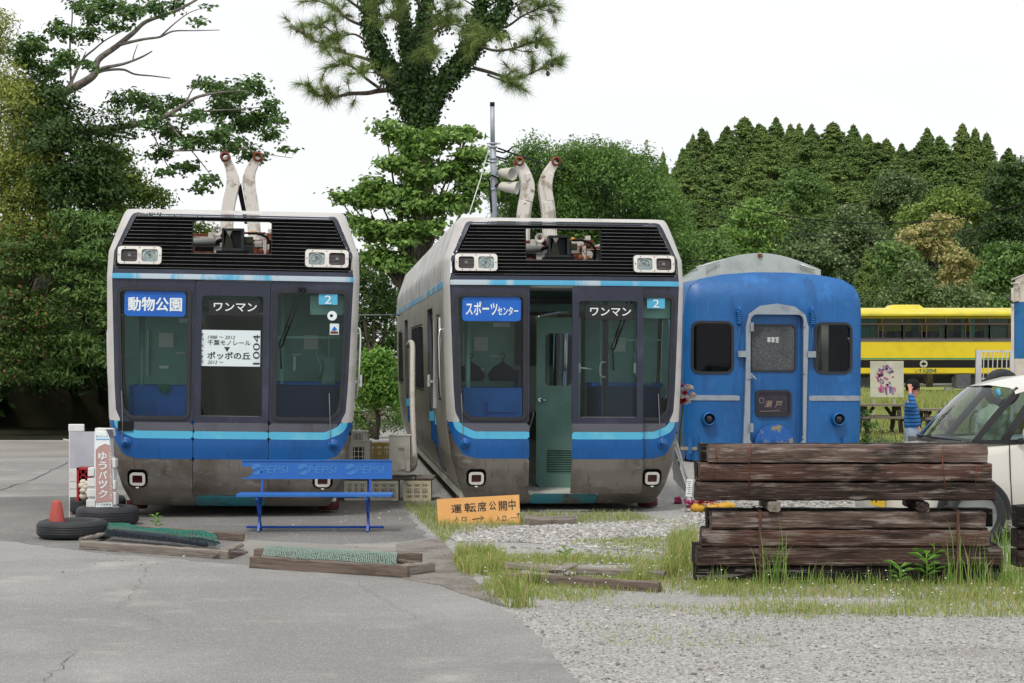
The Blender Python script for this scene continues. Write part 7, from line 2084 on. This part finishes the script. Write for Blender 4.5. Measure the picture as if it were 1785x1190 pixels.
tree('flowering_tree', "tall yellow-green tree in blossom at the picture's left edge", 'tree', (P(-30, 700, 47).x, 47.0, 0), pxb([(28, 195, 55), (62, 262, 50), (15, 300, 60), (48, 340, 52), (62, 395, 42), (10, 390, 55), (5, 150, 40), (40, 240, 60, .6), (30, 310, 70, .8)], YL_), m_olive, .14, .05, .36, 44, .15, .75, shell=(.4, 1.05), gap=.1, barkm=bark_shaded)
tree('blossoming_tree', "golden leaved treetop cut off by the upper left corner", 'tree', (P(-70, 700, 47).x, 47.0, 0), pxb([(-5, 40, 28), (-25, 90, 40), (-40, 150, 45), (-8, 80, 25)], 43.5), m_olive, .12, .05, .24, 22, .12, barkm=bark_shaded)
tree('broadleaf_tree', "dark dense tree behind the bare limbs, left of the closed car's roof", 'tree', (P(120, 700, 47).x, 47.0, 0), pxb([(100, 205, 42), (140, 245, 52), (165, 290, 48), (110, 290, 60), (150, 335, 50), (85, 165, 40), (60, 150, 40, 1), (190, 340, 35), (205, 215, 30), (75, 230, 40, -.6), (95, 330, 45, -.5)], 41.0), m_dark, .15, .075, .42, 42, .18, .38, shell=(.25, 1.05), gap=.12, barkm=bark_shaded)
tree('broadleaf_tree', "bright green leafy treetop just above the closed car's upper left corner", 'tree', (P(235, 700, 47).x, 47.0, 0), pxb([(178, 290, 36), (205, 275, 26), (225, 330, 38), (262, 345, 26), (235, 300, 12), (285, 352, 14), (170, 330, 40), (200, 365, 36), (318, 405, 26), (345, 408, 24), (372, 412, 18)], 43.2), m_bright, .14, .07, .25, 20, .12, barkm=bark_shaded)
tree('broadleaf_tree', "mid green tree with drooping pale leaves right beside the closed car's left flank", 'tree', (P(180, 700, 47).x, 47.0, 0), pxb([(135, 400, 50), (180, 395, 40), (165, 450, 52), (120, 470, 45), (195, 500, 38), (150, 530, 50), (195, 560, 36), (130, 590, 42), (175, 610, 36), (95, 640, 36), (185, 440, 30), (215, 395, 30)], 40.4), m_mid, .20, .06, .44, 34, .19, .30, fold=.35, shell=(.25, 1.05), gap=.15, barkm=bark_shaded)
tree('red_tipped_tree', "broad tree with reddish young leaf tips at the left edge, below the yellow one", 'tree', (P(-10, 700, 47).x, 47.0, 0), pxb([(25, 440, 50), (65, 470, 45), (15, 510, 52), (70, 530, 42), (40, 565, 45), (5, 600, 45), (80, 430, 30), (60, 600, 32), (25, 650, 30)], 40.0), m_redtip, .13, .065, .40, 40, .18, .32, shell=(.25, 1.05), gap=.12, barkm=bark_shaded)
tree('dark_shrub', "deep shaded shrub in the gloom under the left trees", 'shrub', (P(130, 700, 47).x, 47.0, 0), pxb([(30, 640, 60), (110, 650, 50), (170, 640, 50), (210, 620, 40), (60, 590, 60), (150, 590, 60)], 43.8), m_dark, .16, .07, .3, 16, .15, barkm=bark_shaded)
# foliage mass that closes the dark background under the crowns
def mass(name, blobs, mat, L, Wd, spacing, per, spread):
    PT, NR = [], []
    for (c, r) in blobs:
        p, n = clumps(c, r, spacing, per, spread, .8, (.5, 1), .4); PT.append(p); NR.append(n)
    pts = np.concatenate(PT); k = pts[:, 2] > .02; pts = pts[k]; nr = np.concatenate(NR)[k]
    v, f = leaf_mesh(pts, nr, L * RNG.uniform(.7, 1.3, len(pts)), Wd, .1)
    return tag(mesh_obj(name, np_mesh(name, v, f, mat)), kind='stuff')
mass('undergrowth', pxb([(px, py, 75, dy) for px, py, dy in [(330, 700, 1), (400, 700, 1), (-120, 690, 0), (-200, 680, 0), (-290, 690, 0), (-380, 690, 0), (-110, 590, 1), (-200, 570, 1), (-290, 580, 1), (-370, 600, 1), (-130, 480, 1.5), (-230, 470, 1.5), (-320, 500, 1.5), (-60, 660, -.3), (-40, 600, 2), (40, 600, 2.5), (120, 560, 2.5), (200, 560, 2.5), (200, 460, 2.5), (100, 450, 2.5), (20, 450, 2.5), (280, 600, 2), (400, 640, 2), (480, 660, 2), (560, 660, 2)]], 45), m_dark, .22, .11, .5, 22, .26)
# near-black wall and sheet added to paint the deep shade under the crowns
b = MB(); b.box((-15, 46.2, 1.9), (20, .4, 4.0)); b.box((-15, 42.6, .012), (20, 7.0, .02)); tag(b.build('shade_backing', [forest_floor_and_shade]), "dark earth bank in the shade behind the left trees", 'bank')
# ---- the tree with bare outstretched limbs
YZ = 41.9
zb = Vector((P(85, 770, 46.8).x, 46.8, 0))
zt = thing('spreading_tree', "tree with long bare grey limbs and loose leaf sprays reaching over the closed car", 'tree', tuple(zb))
def zp(px, py, dy=0): return P(px, py, YZ + dy) - zb
b = MB()
def limb(pts, r0, r1, dy0=0, dy1=0):
    n = len(pts); q = [zp(x, y, dy0 + (dy1 - dy0) * i / (n - 1)) for i, (x, y) in enumerate(pts)]
    fine = []
    for i in range(n - 1):
        p0, p1, p2, p3 = q[max(i - 1, 0)], q[i], q[i + 1], q[min(i + 2, n - 1)]
        for k in range(4):
            t = k / 4; fine.append(.5 * ((2 * p1) + (p2 - p0) * t + (2 * p0 - 5 * p1 + 4 * p2 - p3) * t * t + (3 * p1 - p0 - 3 * p2 + p3) * t ** 3))
    fine.append(q[-1]); m = len(fine)
    b.tube(fine, [r0 + (r1 - r0) * (i / (m - 1)) ** .8 for i in range(m)], 7)
    return fine
b.tube([(0, 0, -.1), zp(70, 500, 4.2), zp(75, 300, 2.4), zp(89, 178)], [.30, .25, .2, .125], 9)
L1 = limb([(89, 178), (111, 161), (144, 144), (165, 128), (171, 104), (202, 81), (232, 57), (255, 37), (302, 20), (336, 3), (360, -12)], .12, .02)
limb([(202, 81), (215, 76), (250, 68), (279, 64), (302, 54), (340, 53), (383, 52)], .045, .008, 0, -.6); limb([(279, 64), (305, 40), (330, 22), (352, 14)], .02, .006, -.2, -.7)
limb([(165, 128), (181, 118), (215, 111), (245, 100), (265, 89)], .055, .014, 0, -.8); limb([(168, 127), (185, 122), (215, 121), (235, 129), (265, 132), (297, 136)], .04, .012, 0, .8); limb([(232, 104), (233, 97), (240, 77)], .02, .008, -.5, -.5)
limb([(120, 158), (126, 140), (144, 104), (165, 85), (188, 67), (235, 43)], .04, .01, 0, .6); limb([(114, 158), (134, 121), (150, 90)], .03, .01, 0, 1); limb([(124, 150), (122, 80), (126, 20), (116, -10)], .028, .01, .3, .8); limb([(88, 175), (90, 130), (95, 90)], .02, .008)
b.tube([zp(75, 300, 2.4), zp(110, 250, .9), zp(161, 228)], [.16, .13, .10], 8)
limb([(161, 228), (202, 222), (255, 212), (289, 202), (323, 181), (346, 168), (390, 160), (430, 158)], .10, .012, 0, -.8); limb([(289, 202), (320, 200), (363, 193), (420, 190), (470, 185)], .035, .008, 0, -1)
limb([(170, 230), (178, 232), (205, 236), (232, 242)], .06, .02, 0, .6); limb([(180, 232), (215, 230), (240, 238)], .04, .015); limb([(289, 205), (305, 228), (323, 249), (336, 265), (363, 299), (375, 325)], .028, .007, 0, -1.2)
limb([(300, 262), (330, 262), (380, 260), (420, 258), (460, 268), (510, 275)], .024, .006, -.8, -1.6); limb([(323, 183), (333, 160), (345, 143)], .025, .008); limb([(240, 214), (225, 232), (205, 250)], .02, .007); limb([(255, 212), (270, 240), (290, 285), (305, 310)], .022, .006, 0, -.5)
b.build('trunk', [bark_pale], zt, fix=False)
spr = [(60, 78, 34), (105, 55, 30), (148, 62, 28), (50, 108, 30), (115, 100, 28), (35, 92, 22), (85, 120, 30), (150, 110, 16), (185, 12, 32), (225, 18, 32), (268, 14, 28), (305, 12, 20), (200, 48, 22), (165, 30, 24), (140, 12, 24), (345, 38, 12), (360, 14, 10),
       (400, 165, 38), (362, 148, 30), (438, 152, 30), (470, 185, 22), (420, 212, 36), (380, 232, 34), (340, 248, 32), (472, 236, 24), (500, 262, 14), (300, 232, 32), (262, 185, 34), (215, 178, 26), (285, 268, 26), (325, 292, 26), (365, 312, 20), (440, 272, 28), (405, 252, 28), (310, 175, 22), (340, 205, 26), (235, 168, 18), (482, 210, 18), (350, 330, 14), (390, 190, 34), (450, 205, 28), (290, 300, 16), (260, 215, 22)]
PT, NR = [], []
for (c, r) in pxb([(x, y, rr, RNG.uniform(-1.3, 1.0)) for x, y, rr in spr], YZ, .8, 1.5):
    p, n = clumps(c - np.array(zb), r, .26, 11, .10, .35, (.15, 1.0), .9); PT.append(p); NR.append(n)
pts = np.concatenate(PT); v, f = leaf_mesh(pts, np.concatenate(NR), .115 * RNG.uniform(.7, 1.2, len(pts)), .075, .2)
mesh_obj('crown', np_mesh('crown', v, f, leafmat('spray_leaf', '44672f', '385526', '57793c')), zt)
# ---- ivy-covered pine
YPN = 55.0; pb_ = P(738, 690, YPN); pb_.z = 0
pine = thing('pine_tree', "tall pine with ivy-clad stems and long-needled branches against the white sky", 'tree', tuple(pb_))
def pp_(px, py, dy=0): return P(px, py, YPN + dy) - pb_
stems = [([(738, 640), (736, 400), (735, 240), (712, 175), (690, 140), (665, 105), (650, 60), (643, 5), (640, -50)], .30, .07, 0), ([(735, 235), (718, 150), (710, 90), (702, 30), (690, -50)], .12, .05, .6), ([(736, 235), (738, 160), (737, 90), (741, 40), (745, -50)], .20, .10, 1.0),
         ([(738, 230), (752, 175), (782, 135), (815, 95), (832, 40), (850, -50)], .18, .07, -.5), ([(815, 95), (838, 60), (870, 30), (890, -40)], .12, .06, -.7)]
b = MB(); ivp, ivn = [], []
for (pts_, r0, r1, dy) in stems:
    q = [pp_(x, y, dy * min(1, i / 2)) for i, (x, y) in enumerate(pts_)]
    fine = []
    for i in range(len(q) - 1):
        for k in range(8): fine.append(q[i].lerp(q[i + 1], k / 8))
    fine.append(q[-1]); m = len(fine)
    b.tube(fine, [r0 + (r1 - r0) * i / (m - 1) for i in range(m)], 8)
    for i, p in enumerate(fine):
        rad = (r0 + (r1 - r0) * i / (m - 1))
        k = 120
        a = RNG.uniform(0, 2 * PI, k); rr_ = rad + np.abs(RNG.normal(0, .10, k)) + .02
        h = RNG.uniform(-.25, .25, k)
        nn = np.stack([np.cos(a), np.sin(a), np.full(k, .3)], 1)
        ivp.append(np.array(p) + np.stack([np.cos(a) * rr_, np.sin(a) * rr_, h], 1)); ivn.append(nn + RNG.normal(size=(k, 3)) * .4)
for (px, py, r) in [(735, 215, 26), (715, 180, 30), (745, 180, 28), (775, 140, 26), (800, 110, 24), (690, 135, 22), (660, 100, 16), (650, 55, 14), (825, 75, 22), (835, 40, 22), (770, 40, 22), (725, 60, 14), (858, 45, 18), (875, 60, 12)]:
    c = np.array(pp_(px, py)); rm = r * YPN / FP; k = int(rm * rm * 1700)
    ivp.append(c + RNG.normal(size=(k, 3)) * rm * .5); ivn.append(RNG.normal(size=(k, 3)) + np.array([0, -.6, .4]))
pts = np.concatenate(ivp); v, f = leaf_mesh(pts, np.concatenate(ivn), .12 * RNG.uniform(.7, 1.2, len(pts)), .10, .1)
mesh_obj('ivy', np_mesh('ivy', v, f, m_ivy), pine)
tufts = []
def pbranch(pts_, r0, dy0, dy1, side=5, t0=.45):
    n = len(pts_); q = [pp_(x, y, dy0 + (dy1 - dy0) * i / (n - 1)) for i, (x, y) in enumerate(pts_)]
    fine = []
    for i in range(n - 1):
        p0, p1, p2, p3 = q[max(i - 1, 0)], q[i], q[i + 1], q[min(i + 2, n - 1)]
        for k in range(5):
            t = k / 5; fine.append(.5 * ((2 * p1) + (p2 - p0) * t + (2 * p0 - 5 * p1 + 4 * p2 - p3) * t * t + (3 * p1 - p0 - 3 * p2 + p3) * t ** 3))
    fine.append(q[-1]); m = len(fine)
    b.tube(fine, [r0 * (1 - .75 * i / (m - 1)) for i in range(m)], 6)
    d = (fine[-1] - fine[-4]).normalized(); tufts.append((fine[-1], d))
    for i in range(int(m * t0), m - 1):
        for k in range(2):
            if random.random() < side / 9:
                dd = (fine[i + 1] - fine[i]).normalized(); s = Vector((random.uniform(-1, 1), random.uniform(-1, 1), random.uniform(-.4, .9)))
                e = fine[i] + (dd * .5 + s).normalized() * random.uniform(.15, .55)
                b.tube([fine[i], fine[i].lerp(e, .5) - Vector((0, 0, .03)), e], [.016, .012, .007], 4, caps=False); tufts.append((e, (e - fine[i]).normalized()))
br = [([(690, 155), (660, 158), (640, 162), (610, 163), (585, 168), (555, 165), (538, 145)], .09, 0, -1.0), ([(668, 158), (640, 138), (622, 122), (600, 112), (565, 118)], .05, -.2, -1.4), ([(662, 112), (630, 100), (600, 92), (568, 78), (535, 65), (516, 48)], .06, 0, .8), ([(655, 85), (620, 60), (590, 62), (556, 38)], .04, 0, -.8),
      ([(650, 50), (610, 35), (580, 12), (545, -2)], .06, 0, .5), ([(648, 30), (600, -5), (580, -15)], .05, 0, -1), ([(835, 80), (865, 88), (900, 83), (925, 74), (942, 68)], .05, -.5, -1.4), ([(825, 118), (855, 126), (885, 135), (915, 132), (945, 118), (972, 105)], .06, -.5, .8), ([(850, 130), (880, 142), (905, 150)], .035, -.2, -1.0),
      ([(850, 55), (885, 45), (910, 28), (945, 12), (965, 5)], .05, -.5, -.2), ([(868, 35), (900, 10), (930, -8)], .04, -.5, .5), ([(742, 60), (765, 50), (790, 42), (815, 55)], .04, 0, -1.6), ([(738, 90), (750, 82), (756, 90)], .03, 0, -1.5), ([(745, 40), (770, 20), (800, 10)], .04, 0, -1.8), ([(700, 40), (680, 30), (665, 40)], .03, 0, -1.5), ([(702, 30), (690, 5), (675, -10)], .03, 0, -1.3),
      ([(832, 40), (850, 62), (842, 70)], .03, -.8, -2.0), ([(832, 60), (815, 70), (812, 78)], .03, -.8, -1.8), ([(740, 20), (720, -5), (700, -20)], .04, 0, -1.8), ([(835, 20), (870, 0), (910, -20)], .04, 0, -1.4), ([(690, 150), (655, 128), (632, 125)], .03, -.4, -1.6), ([(840, 20), (810, 0), (780, -10)], .03, 0, -1.6), ([(650, 20), (670, 0), (690, -10)], .03, 0, -1.6)]
for (pts_, r0, d0, d1) in br: pbranch(pts_, r0, d0, d1, 5.5, .42)
b.build('trunk', [bark], pine, fix=False)
nv, nf, k0 = [], [], 0
for (e, d) in tufts:
    n = 100; d = np.array(d)
    dirs = RNG.normal(size=(n, 3)) * .75 + d * .95 + np.array([0, 0, -.12]); dirs /= np.linalg.norm(dirs, axis=1, keepdims=True)
    Ln = RNG.uniform(.26, .48, n)[:, None]; base = np.array(e) - d * RNG.uniform(0, .20, n)[:, None]
    s = np.cross(dirs, RNG.normal(size=(n, 3))); s /= np.maximum(np.linalg.norm(s, axis=1, keepdims=True), 1e-6)
    tip = base + dirs * Ln - np.array([0, 0, 1]) * Ln * .12
    v = np.stack([base - s * .0055, base + s * .0055, tip], 1); nv.append(v.reshape(-1, 3)); nf.append(np.arange(n * 3).reshape(n, 3) + k0); k0 += n * 3
m_needle = leafmat('pine_needle', '667f42', '526c36', '93a662', trans=.2)
mesh_obj('needles', np_mesh('needles', np.concatenate(nv), np.concatenate(nf), m_needle), pine)
for (px, py) in [(518, 52), (528, 55), (550, 48), (572, 68), (570, 152), (538, 148), (898, 78), (935, 80), (958, 18), (962, 112), (955, 128), (600, 90), (640, 120), (905, 15)]:
    b = MB(); b.sphere(tuple(pp_(px, py, -.6)), .06, 8, 6, (1, 1, 1.4)); b.build('pine_cone', [bark], pine)
# ---- bright tree, dome tree, clipped tree and the rest in the middle
tree('broadleaf_tree', "fresh green layered tree in front of the pine trunk between the two cars", 'tree', P(720, 745, 46), pxb([(672, 222, 20), (700, 238, 28), (735, 262, 32), (775, 240, 34), (810, 235, 30), (820, 270, 34), (700, 285, 34), (740, 310, 40), (790, 300, 40), (830, 320, 30), (650, 325, 30), (605, 345, 20), (590, 342, 12), (640, 350, 30), (690, 340, 40), (735, 360, 44), (790, 355, 40), (640, 395, 26), (665, 405, 34), (625, 385, 18), (700, 410, 44), (745, 400, 40), (650, 445, 30), (690, 460, 40), (610, 380, 10)], 46, .62, 1.2), m_fresh, .20, .13, .30, 17, .14, .38, up=.9, shell=(.25, 1.0), trunk_r=.14, fold=.3)
blb = [(1035, 395, 150, 2.5)]
for a in np.linspace(0, PI, 11): blb.append((1035 + 128 * math.cos(a) + random.uniform(-8, 8), 400 - 118 * math.sin(a) + random.uniform(-6, 6), random.uniform(42, 54), random.uniform(-.6, .8)))
for (px, py) in [(960, 330), (1010, 300), (1060, 300), (1110, 330), (990, 370), (1050, 355), (1120, 385), (1160, 420), (940, 380), (900, 300), (880, 330), (895, 380), (1080, 420), (1170, 460), (930, 270), (1000, 420), (1140, 350), (1190, 440), (1185, 480)]: blb.append((px, py, random.uniform(36, 50), -1.6 + random.uniform(-.6, .6)))
tree('dome_tree', "big rounded bright green tree behind the open car's roof", 'tree', P(1040, 740, 52), pxb(blb, 50), m_dome, .15, .055, .27, 19, .13, .7, trunk_r=.3)
tree('broadleaf_tree', "shaded green tree filling the gap between the two cars under the fresh green one", 'tree', P(650, 745, 47), pxb([(650, 480, 45), (630, 530, 40), (680, 530, 40), (640, 580, 42), (690, 590, 40), (610, 480, 30), (620, 620, 36), (690, 650, 40), (640, 690, 34), (700, 700, 30)], 48), m_mid, .18, .07, .3, 17, .15)
tree('clipped_tree', "small round clipped tree with glossy leaves on a bare stem between the cars", 'tree', P(655, 757, 37.5), pxb([(652, 655, 44), (640, 690, 30), (672, 690, 30), (655, 635, 30)], 37.5, .95), m_hedge, .15, .06, .17, 18, .09, .8, trunk_r=.06, trunk_top=P(655, 705, 37.5), fold=.25)
tree('low_shrub', "twiggy low shrub under the clipped tree, behind the air conditioners", 'shrub', P(640, 758, 40), pxb([(625, 735, 22), (650, 742, 20), (682, 735, 22), (700, 720, 26), (610, 720, 24)], 40), m_mid, .10, .04, .2, 14, .10)
tree('low_shrub', "leafy shrub at the foot of the blue coach's right edge", 'shrub', P(1512, 800, 31.8), pxb([(1510, 765, 10), (1514, 740, 9), (1510, 720, 7), (1516, 785, 13)], 31.8), m_mid, .06, .028, .09, 14, .05, trunk_r=.02)
for (px, py, lab) in [(1532, 772, "pale weedy clump on the lawn beside the coach's right edge"), (1556, 775, "low grey-green clump on the lawn left of the boy's trousers")]:
    tree('lawn_weed', lab, 'weed', P(px, py + 14, 31), pxb([(px, py, 9), (px + 8, py + 4, 8)], 31), m_grey, .05, .022, .08, 14, .05, trunk_r=.01)
# ---- conifers and broadleaf trees on the hill
def conifer_mesh(seed, slim):
    r = np.random.default_rng(seed)
    H = 12.0; pts, nr = [], []
    W_ = 1.75 if slim else 2.5
    prof = lambda t: W_ * ((1 - t) ** .72 if slim else min((1 - t ** 2.6) * (1 - .12 * t), 1.75 * (1 - t))) * min(1, .70 + t * 1.7) + .01
    a = r.uniform(0, 6.28); ts = []
    while len(ts) < (200 if slim else 300):
        t = r.uniform(0, 1)
        if r.uniform(0, W_) < prof(t) + .25: ts.append(t)
    ts += list(1 - .34 * r.uniform(0, 1, 90) ** 1.3) + [.97, .985, 1.0, 1.0]
    lobe = r.uniform(0, 6.28, 3)
    for t in ts:
        a += 2.39996 + r.uniform(-.3, .3)
        z = .9 + t * (H - 1.05)
        R_ = prof(t) * (1 + .16 * math.sin(3 * a + lobe[0] + z) + .10 * math.sin(2 * a + lobe[1] - 1.7 * z))
        pr = .84 * min(1 - .40 * t, .16 + 1.9 * (1 - t)) * r.uniform(.75, 1.2)
        rr_ = R_ * r.uniform(.55, 1.0)
        cc = np.array([math.cos(a) * rr_, math.sin(a) * rr_, z - .10 * rr_])
        n = 82
        d = r.normal(size=(n, 3)); d /= np.linalg.norm(d, axis=1, keepdims=True)
        d[:, 2] = np.where(d[:, 2] < -.25, -d[:, 2], d[:, 2])
        pts.append(cc + d * pr * r.uniform(.5, 1.0, (n, 1)) * np.array([1, 1, .85])); nr.append(d + r.normal(size=(n, 3)) * .45 + np.array([0, 0, .25]))
    pts = np.concatenate(pts); nr = np.concatenate(nr)
    sz = .30 * (1 - .4 * pts[:, 2] / H)
    return leaf_mesh(pts, nr, sz * r.uniform(.7, 1.2, len(pts)), sz * .42, .1)
cmesh = []
for i in range(5):
    v, f = conifer_mesh(50 + i, i == 4); cmesh.append(np_mesh('crown', v, f, m_conif[i % 3]))
tb = MB(); tb.tube([(0, 0, -.5), (0, 0, 6), (0, 0, 12.1)], [.24, .16, .03], 7); ctrunk = tb.mesh('trunk', [bark])
def conifer(px, py, Y, wpx, label, slim=False, group='conifers covering the hill', kind=None):
    top = P(px, py, Y); zb_ = float(hill_z(np.array(top.x), np.array(Y)))
    H = top.z - zb_
    i = 4 if slim else (random.randrange(4) if kind is None else kind)
    o = thing('conifer_tree', label, 'conifer', (top.x, Y, zb_), (0, 0, random.uniform(0, 6.28)), group)
    mesh_obj('crown', cmesh[i], o); mesh_obj('trunk', ctrunk, o)
    w = wpx * Y / FP / (5.0 if i != 4 else 3.4)
    o.scale = (w, w, H / 12.1)
    return o
ridge = [(1190, 256, 60), (1208, 231, 42), (1232, 226, 44), (1257, 230, 46), (1298, 202, 62), (1330, 218, 46), (1353, 202, 60), (1378, 214, 48), (1393, 213, 40), (1415, 214, 46), (1452, 211, 58), (1492, 222, 54), (1512, 231, 56), (1545, 240, 64), (1572, 248, 60), (1602, 246, 60), (1636, 258, 70), (1660, 262, 60)]
for (px, py, w) in ridge: conifer(px, py, 205 + random.uniform(-8, 8), w * random.uniform(1.25, 2.5), "dark pointed conifer standing on the ridge line of the hill", random.random() < .3, 'conifers on the ridge line')
for (px, py, w, lab) in [(1678, 213, 52, "slender pointed conifer, leftmost of the trio above the railcar roof's right end"), (1700, 221, 46, "slender pointed conifer, middle of the trio above the railcar roof's right end"), (1720, 229, 48, "slender pointed conifer, rightmost of the trio above the railcar roof's right end"), (1156, 262, 34, "lone distant conifer against the sky between dome tree and hill")]: conifer(px, py, 190 if px > 1200 else 165, w * 1.7, lab, True, None)
for (y0, Y, n, w, x0, x1) in [(238, 198, 11, 84, 1200, 1690), (258, 190, 10, 92, 1185, 1790), (292, 176, 10, 96, 1170, 1800), (330, 162, 10, 98, 1185, 1800), (372, 148, 9, 94, 1180, 1640), (410, 136, 6, 84, 1180, 1470)]:
    for k in range(n):
        px = x0 + (x1 - x0) * (k + random.uniform(.2, .8)) / n
        conifer(px, y0 + random.uniform(-26, 24) + 18 * max(0, (px - 1650) / 150), Y + random.uniform(-4, 4), w * random.uniform(1.35, 1.9), "rounded dark green conifer in the close stand covering the hill")
conifer(1512, 432, 112, 92, "stout bushy conifer alone at the hill foot above the blue coach's right shoulder", group=None, kind=1)
def hill_tree(label, Y, blobs, mat, base_px, L=.30, Wd=.15, sp=.55, per=17, spr=.24, cat='tree', zf=.85, name='hillside_tree'):
    q = P(base_px, 600, Y); z = float(hill_z(np.array(q.x), np.array(Y))); return tree(name, label, cat, (q.x, Y, z), pxb(blobs, Y, zf), mat, L, Wd, sp, per, spr, .6, trunk_r=.2)
hill_tree("pale grey-green bushy tree on the hill, left of the cream blossoms", 128, [(1490, 405, 42), (1455, 425, 34), (1525, 425, 34), (1485, 375, 30), (1500, 440, 36)], m_grey, 1490)
hill_tree("grey-green tree low on the hill above the blue coach roof", 122, [(1400, 445, 36), (1430, 450, 34), (1370, 455, 30), (1460, 470, 30), (1410, 475, 30)], m_grey, 1410)
hill_tree("cream-blossoming tree on the hill, the larger one with three pale heads", 118, [(1592, 415, 30), (1620, 405, 26), (1648, 392, 28), (1612, 432, 30), (1640, 430, 26), (1580, 440, 22)], m_cream, 1615, name='blossoming_tree')
hill_tree("cream-blossoming smaller tree on the hill, nearer the railcar", 115, [(1670, 452, 24), (1692, 462, 20), (1662, 482, 24), (1690, 492, 22), (1650, 500, 18)], m_cream, 1675, name='blossoming_tree')
hill_tree("light green flat-topped tree spreading over the cream blossoms", 128, [(1655, 358, 40), (1690, 362, 36), (1620, 372, 30), (1715, 378, 26), (1580, 380, 22)], m_bright, 1660)
hill_tree("rounded broadleaf crown rising among the conifers in the middle of the hill", 150, [(1395, 318, 30), (1420, 335, 28), (1380, 345, 28), (1410, 360, 30)], m_mid, 1400)
hill_tree("dull green broadleaf crown among the conifers above the cream blossoms", 158, [(1560, 318, 30), (1590, 330, 28), (1545, 340, 26), (1575, 350, 28)], m_grey, 1570)
hill_tree("light green leafy tree at the left of the hill beside the dome tree", 122, [(1300, 400, 40), (1320, 370, 34), (1290, 440, 36), (1335, 440, 30), (1345, 400, 24)], m_fresh, 1305)
hill_tree("mid green bush directly behind the grey coach roof", 105, [(1235, 430, 36), (1260, 455, 34), (1215, 455, 30), (1290, 460, 28)], m_mid, 1240)
hill_tree("dark broad tree at the far right of the hill above the cream coach", 125, [(1750, 330, 40), (1785, 320, 40), (1765, 380, 44), (1735, 400, 36), (1790, 400, 40), (1745, 300, 22), (1778, 290, 18)], m_dark, 1765)
hill_tree("shadowed green tree just left of the cream coach's roof", 112, [(1745, 455, 40), (1775, 450, 36), (1725, 490, 34), (1760, 500, 40), (1790, 500, 36)], m_mid, 1755)
hill_tree("grey-green shrub mass rising right behind the railcar roof unit", 106, [(1590, 500, 34), (1560, 525, 30), (1620, 520, 34), (1655, 525, 34), (1690, 525, 30), (1600, 470, 24)], m_grey, 1620, L=.24, Wd=.12, sp=.45)
hill_tree("mid green shrub beside the stout conifer above the railcar", 108, [(1560, 470, 30), (1545, 440, 26), (1580, 450, 26), (1570, 500, 30)], m_mid, 1562)
hill_tree("dark green bushes behind the right end of the railcar roof", 108, [(1720, 540, 34), (1750, 545, 34), (1700, 550, 26), (1780, 545, 30)], m_mid, 1740)
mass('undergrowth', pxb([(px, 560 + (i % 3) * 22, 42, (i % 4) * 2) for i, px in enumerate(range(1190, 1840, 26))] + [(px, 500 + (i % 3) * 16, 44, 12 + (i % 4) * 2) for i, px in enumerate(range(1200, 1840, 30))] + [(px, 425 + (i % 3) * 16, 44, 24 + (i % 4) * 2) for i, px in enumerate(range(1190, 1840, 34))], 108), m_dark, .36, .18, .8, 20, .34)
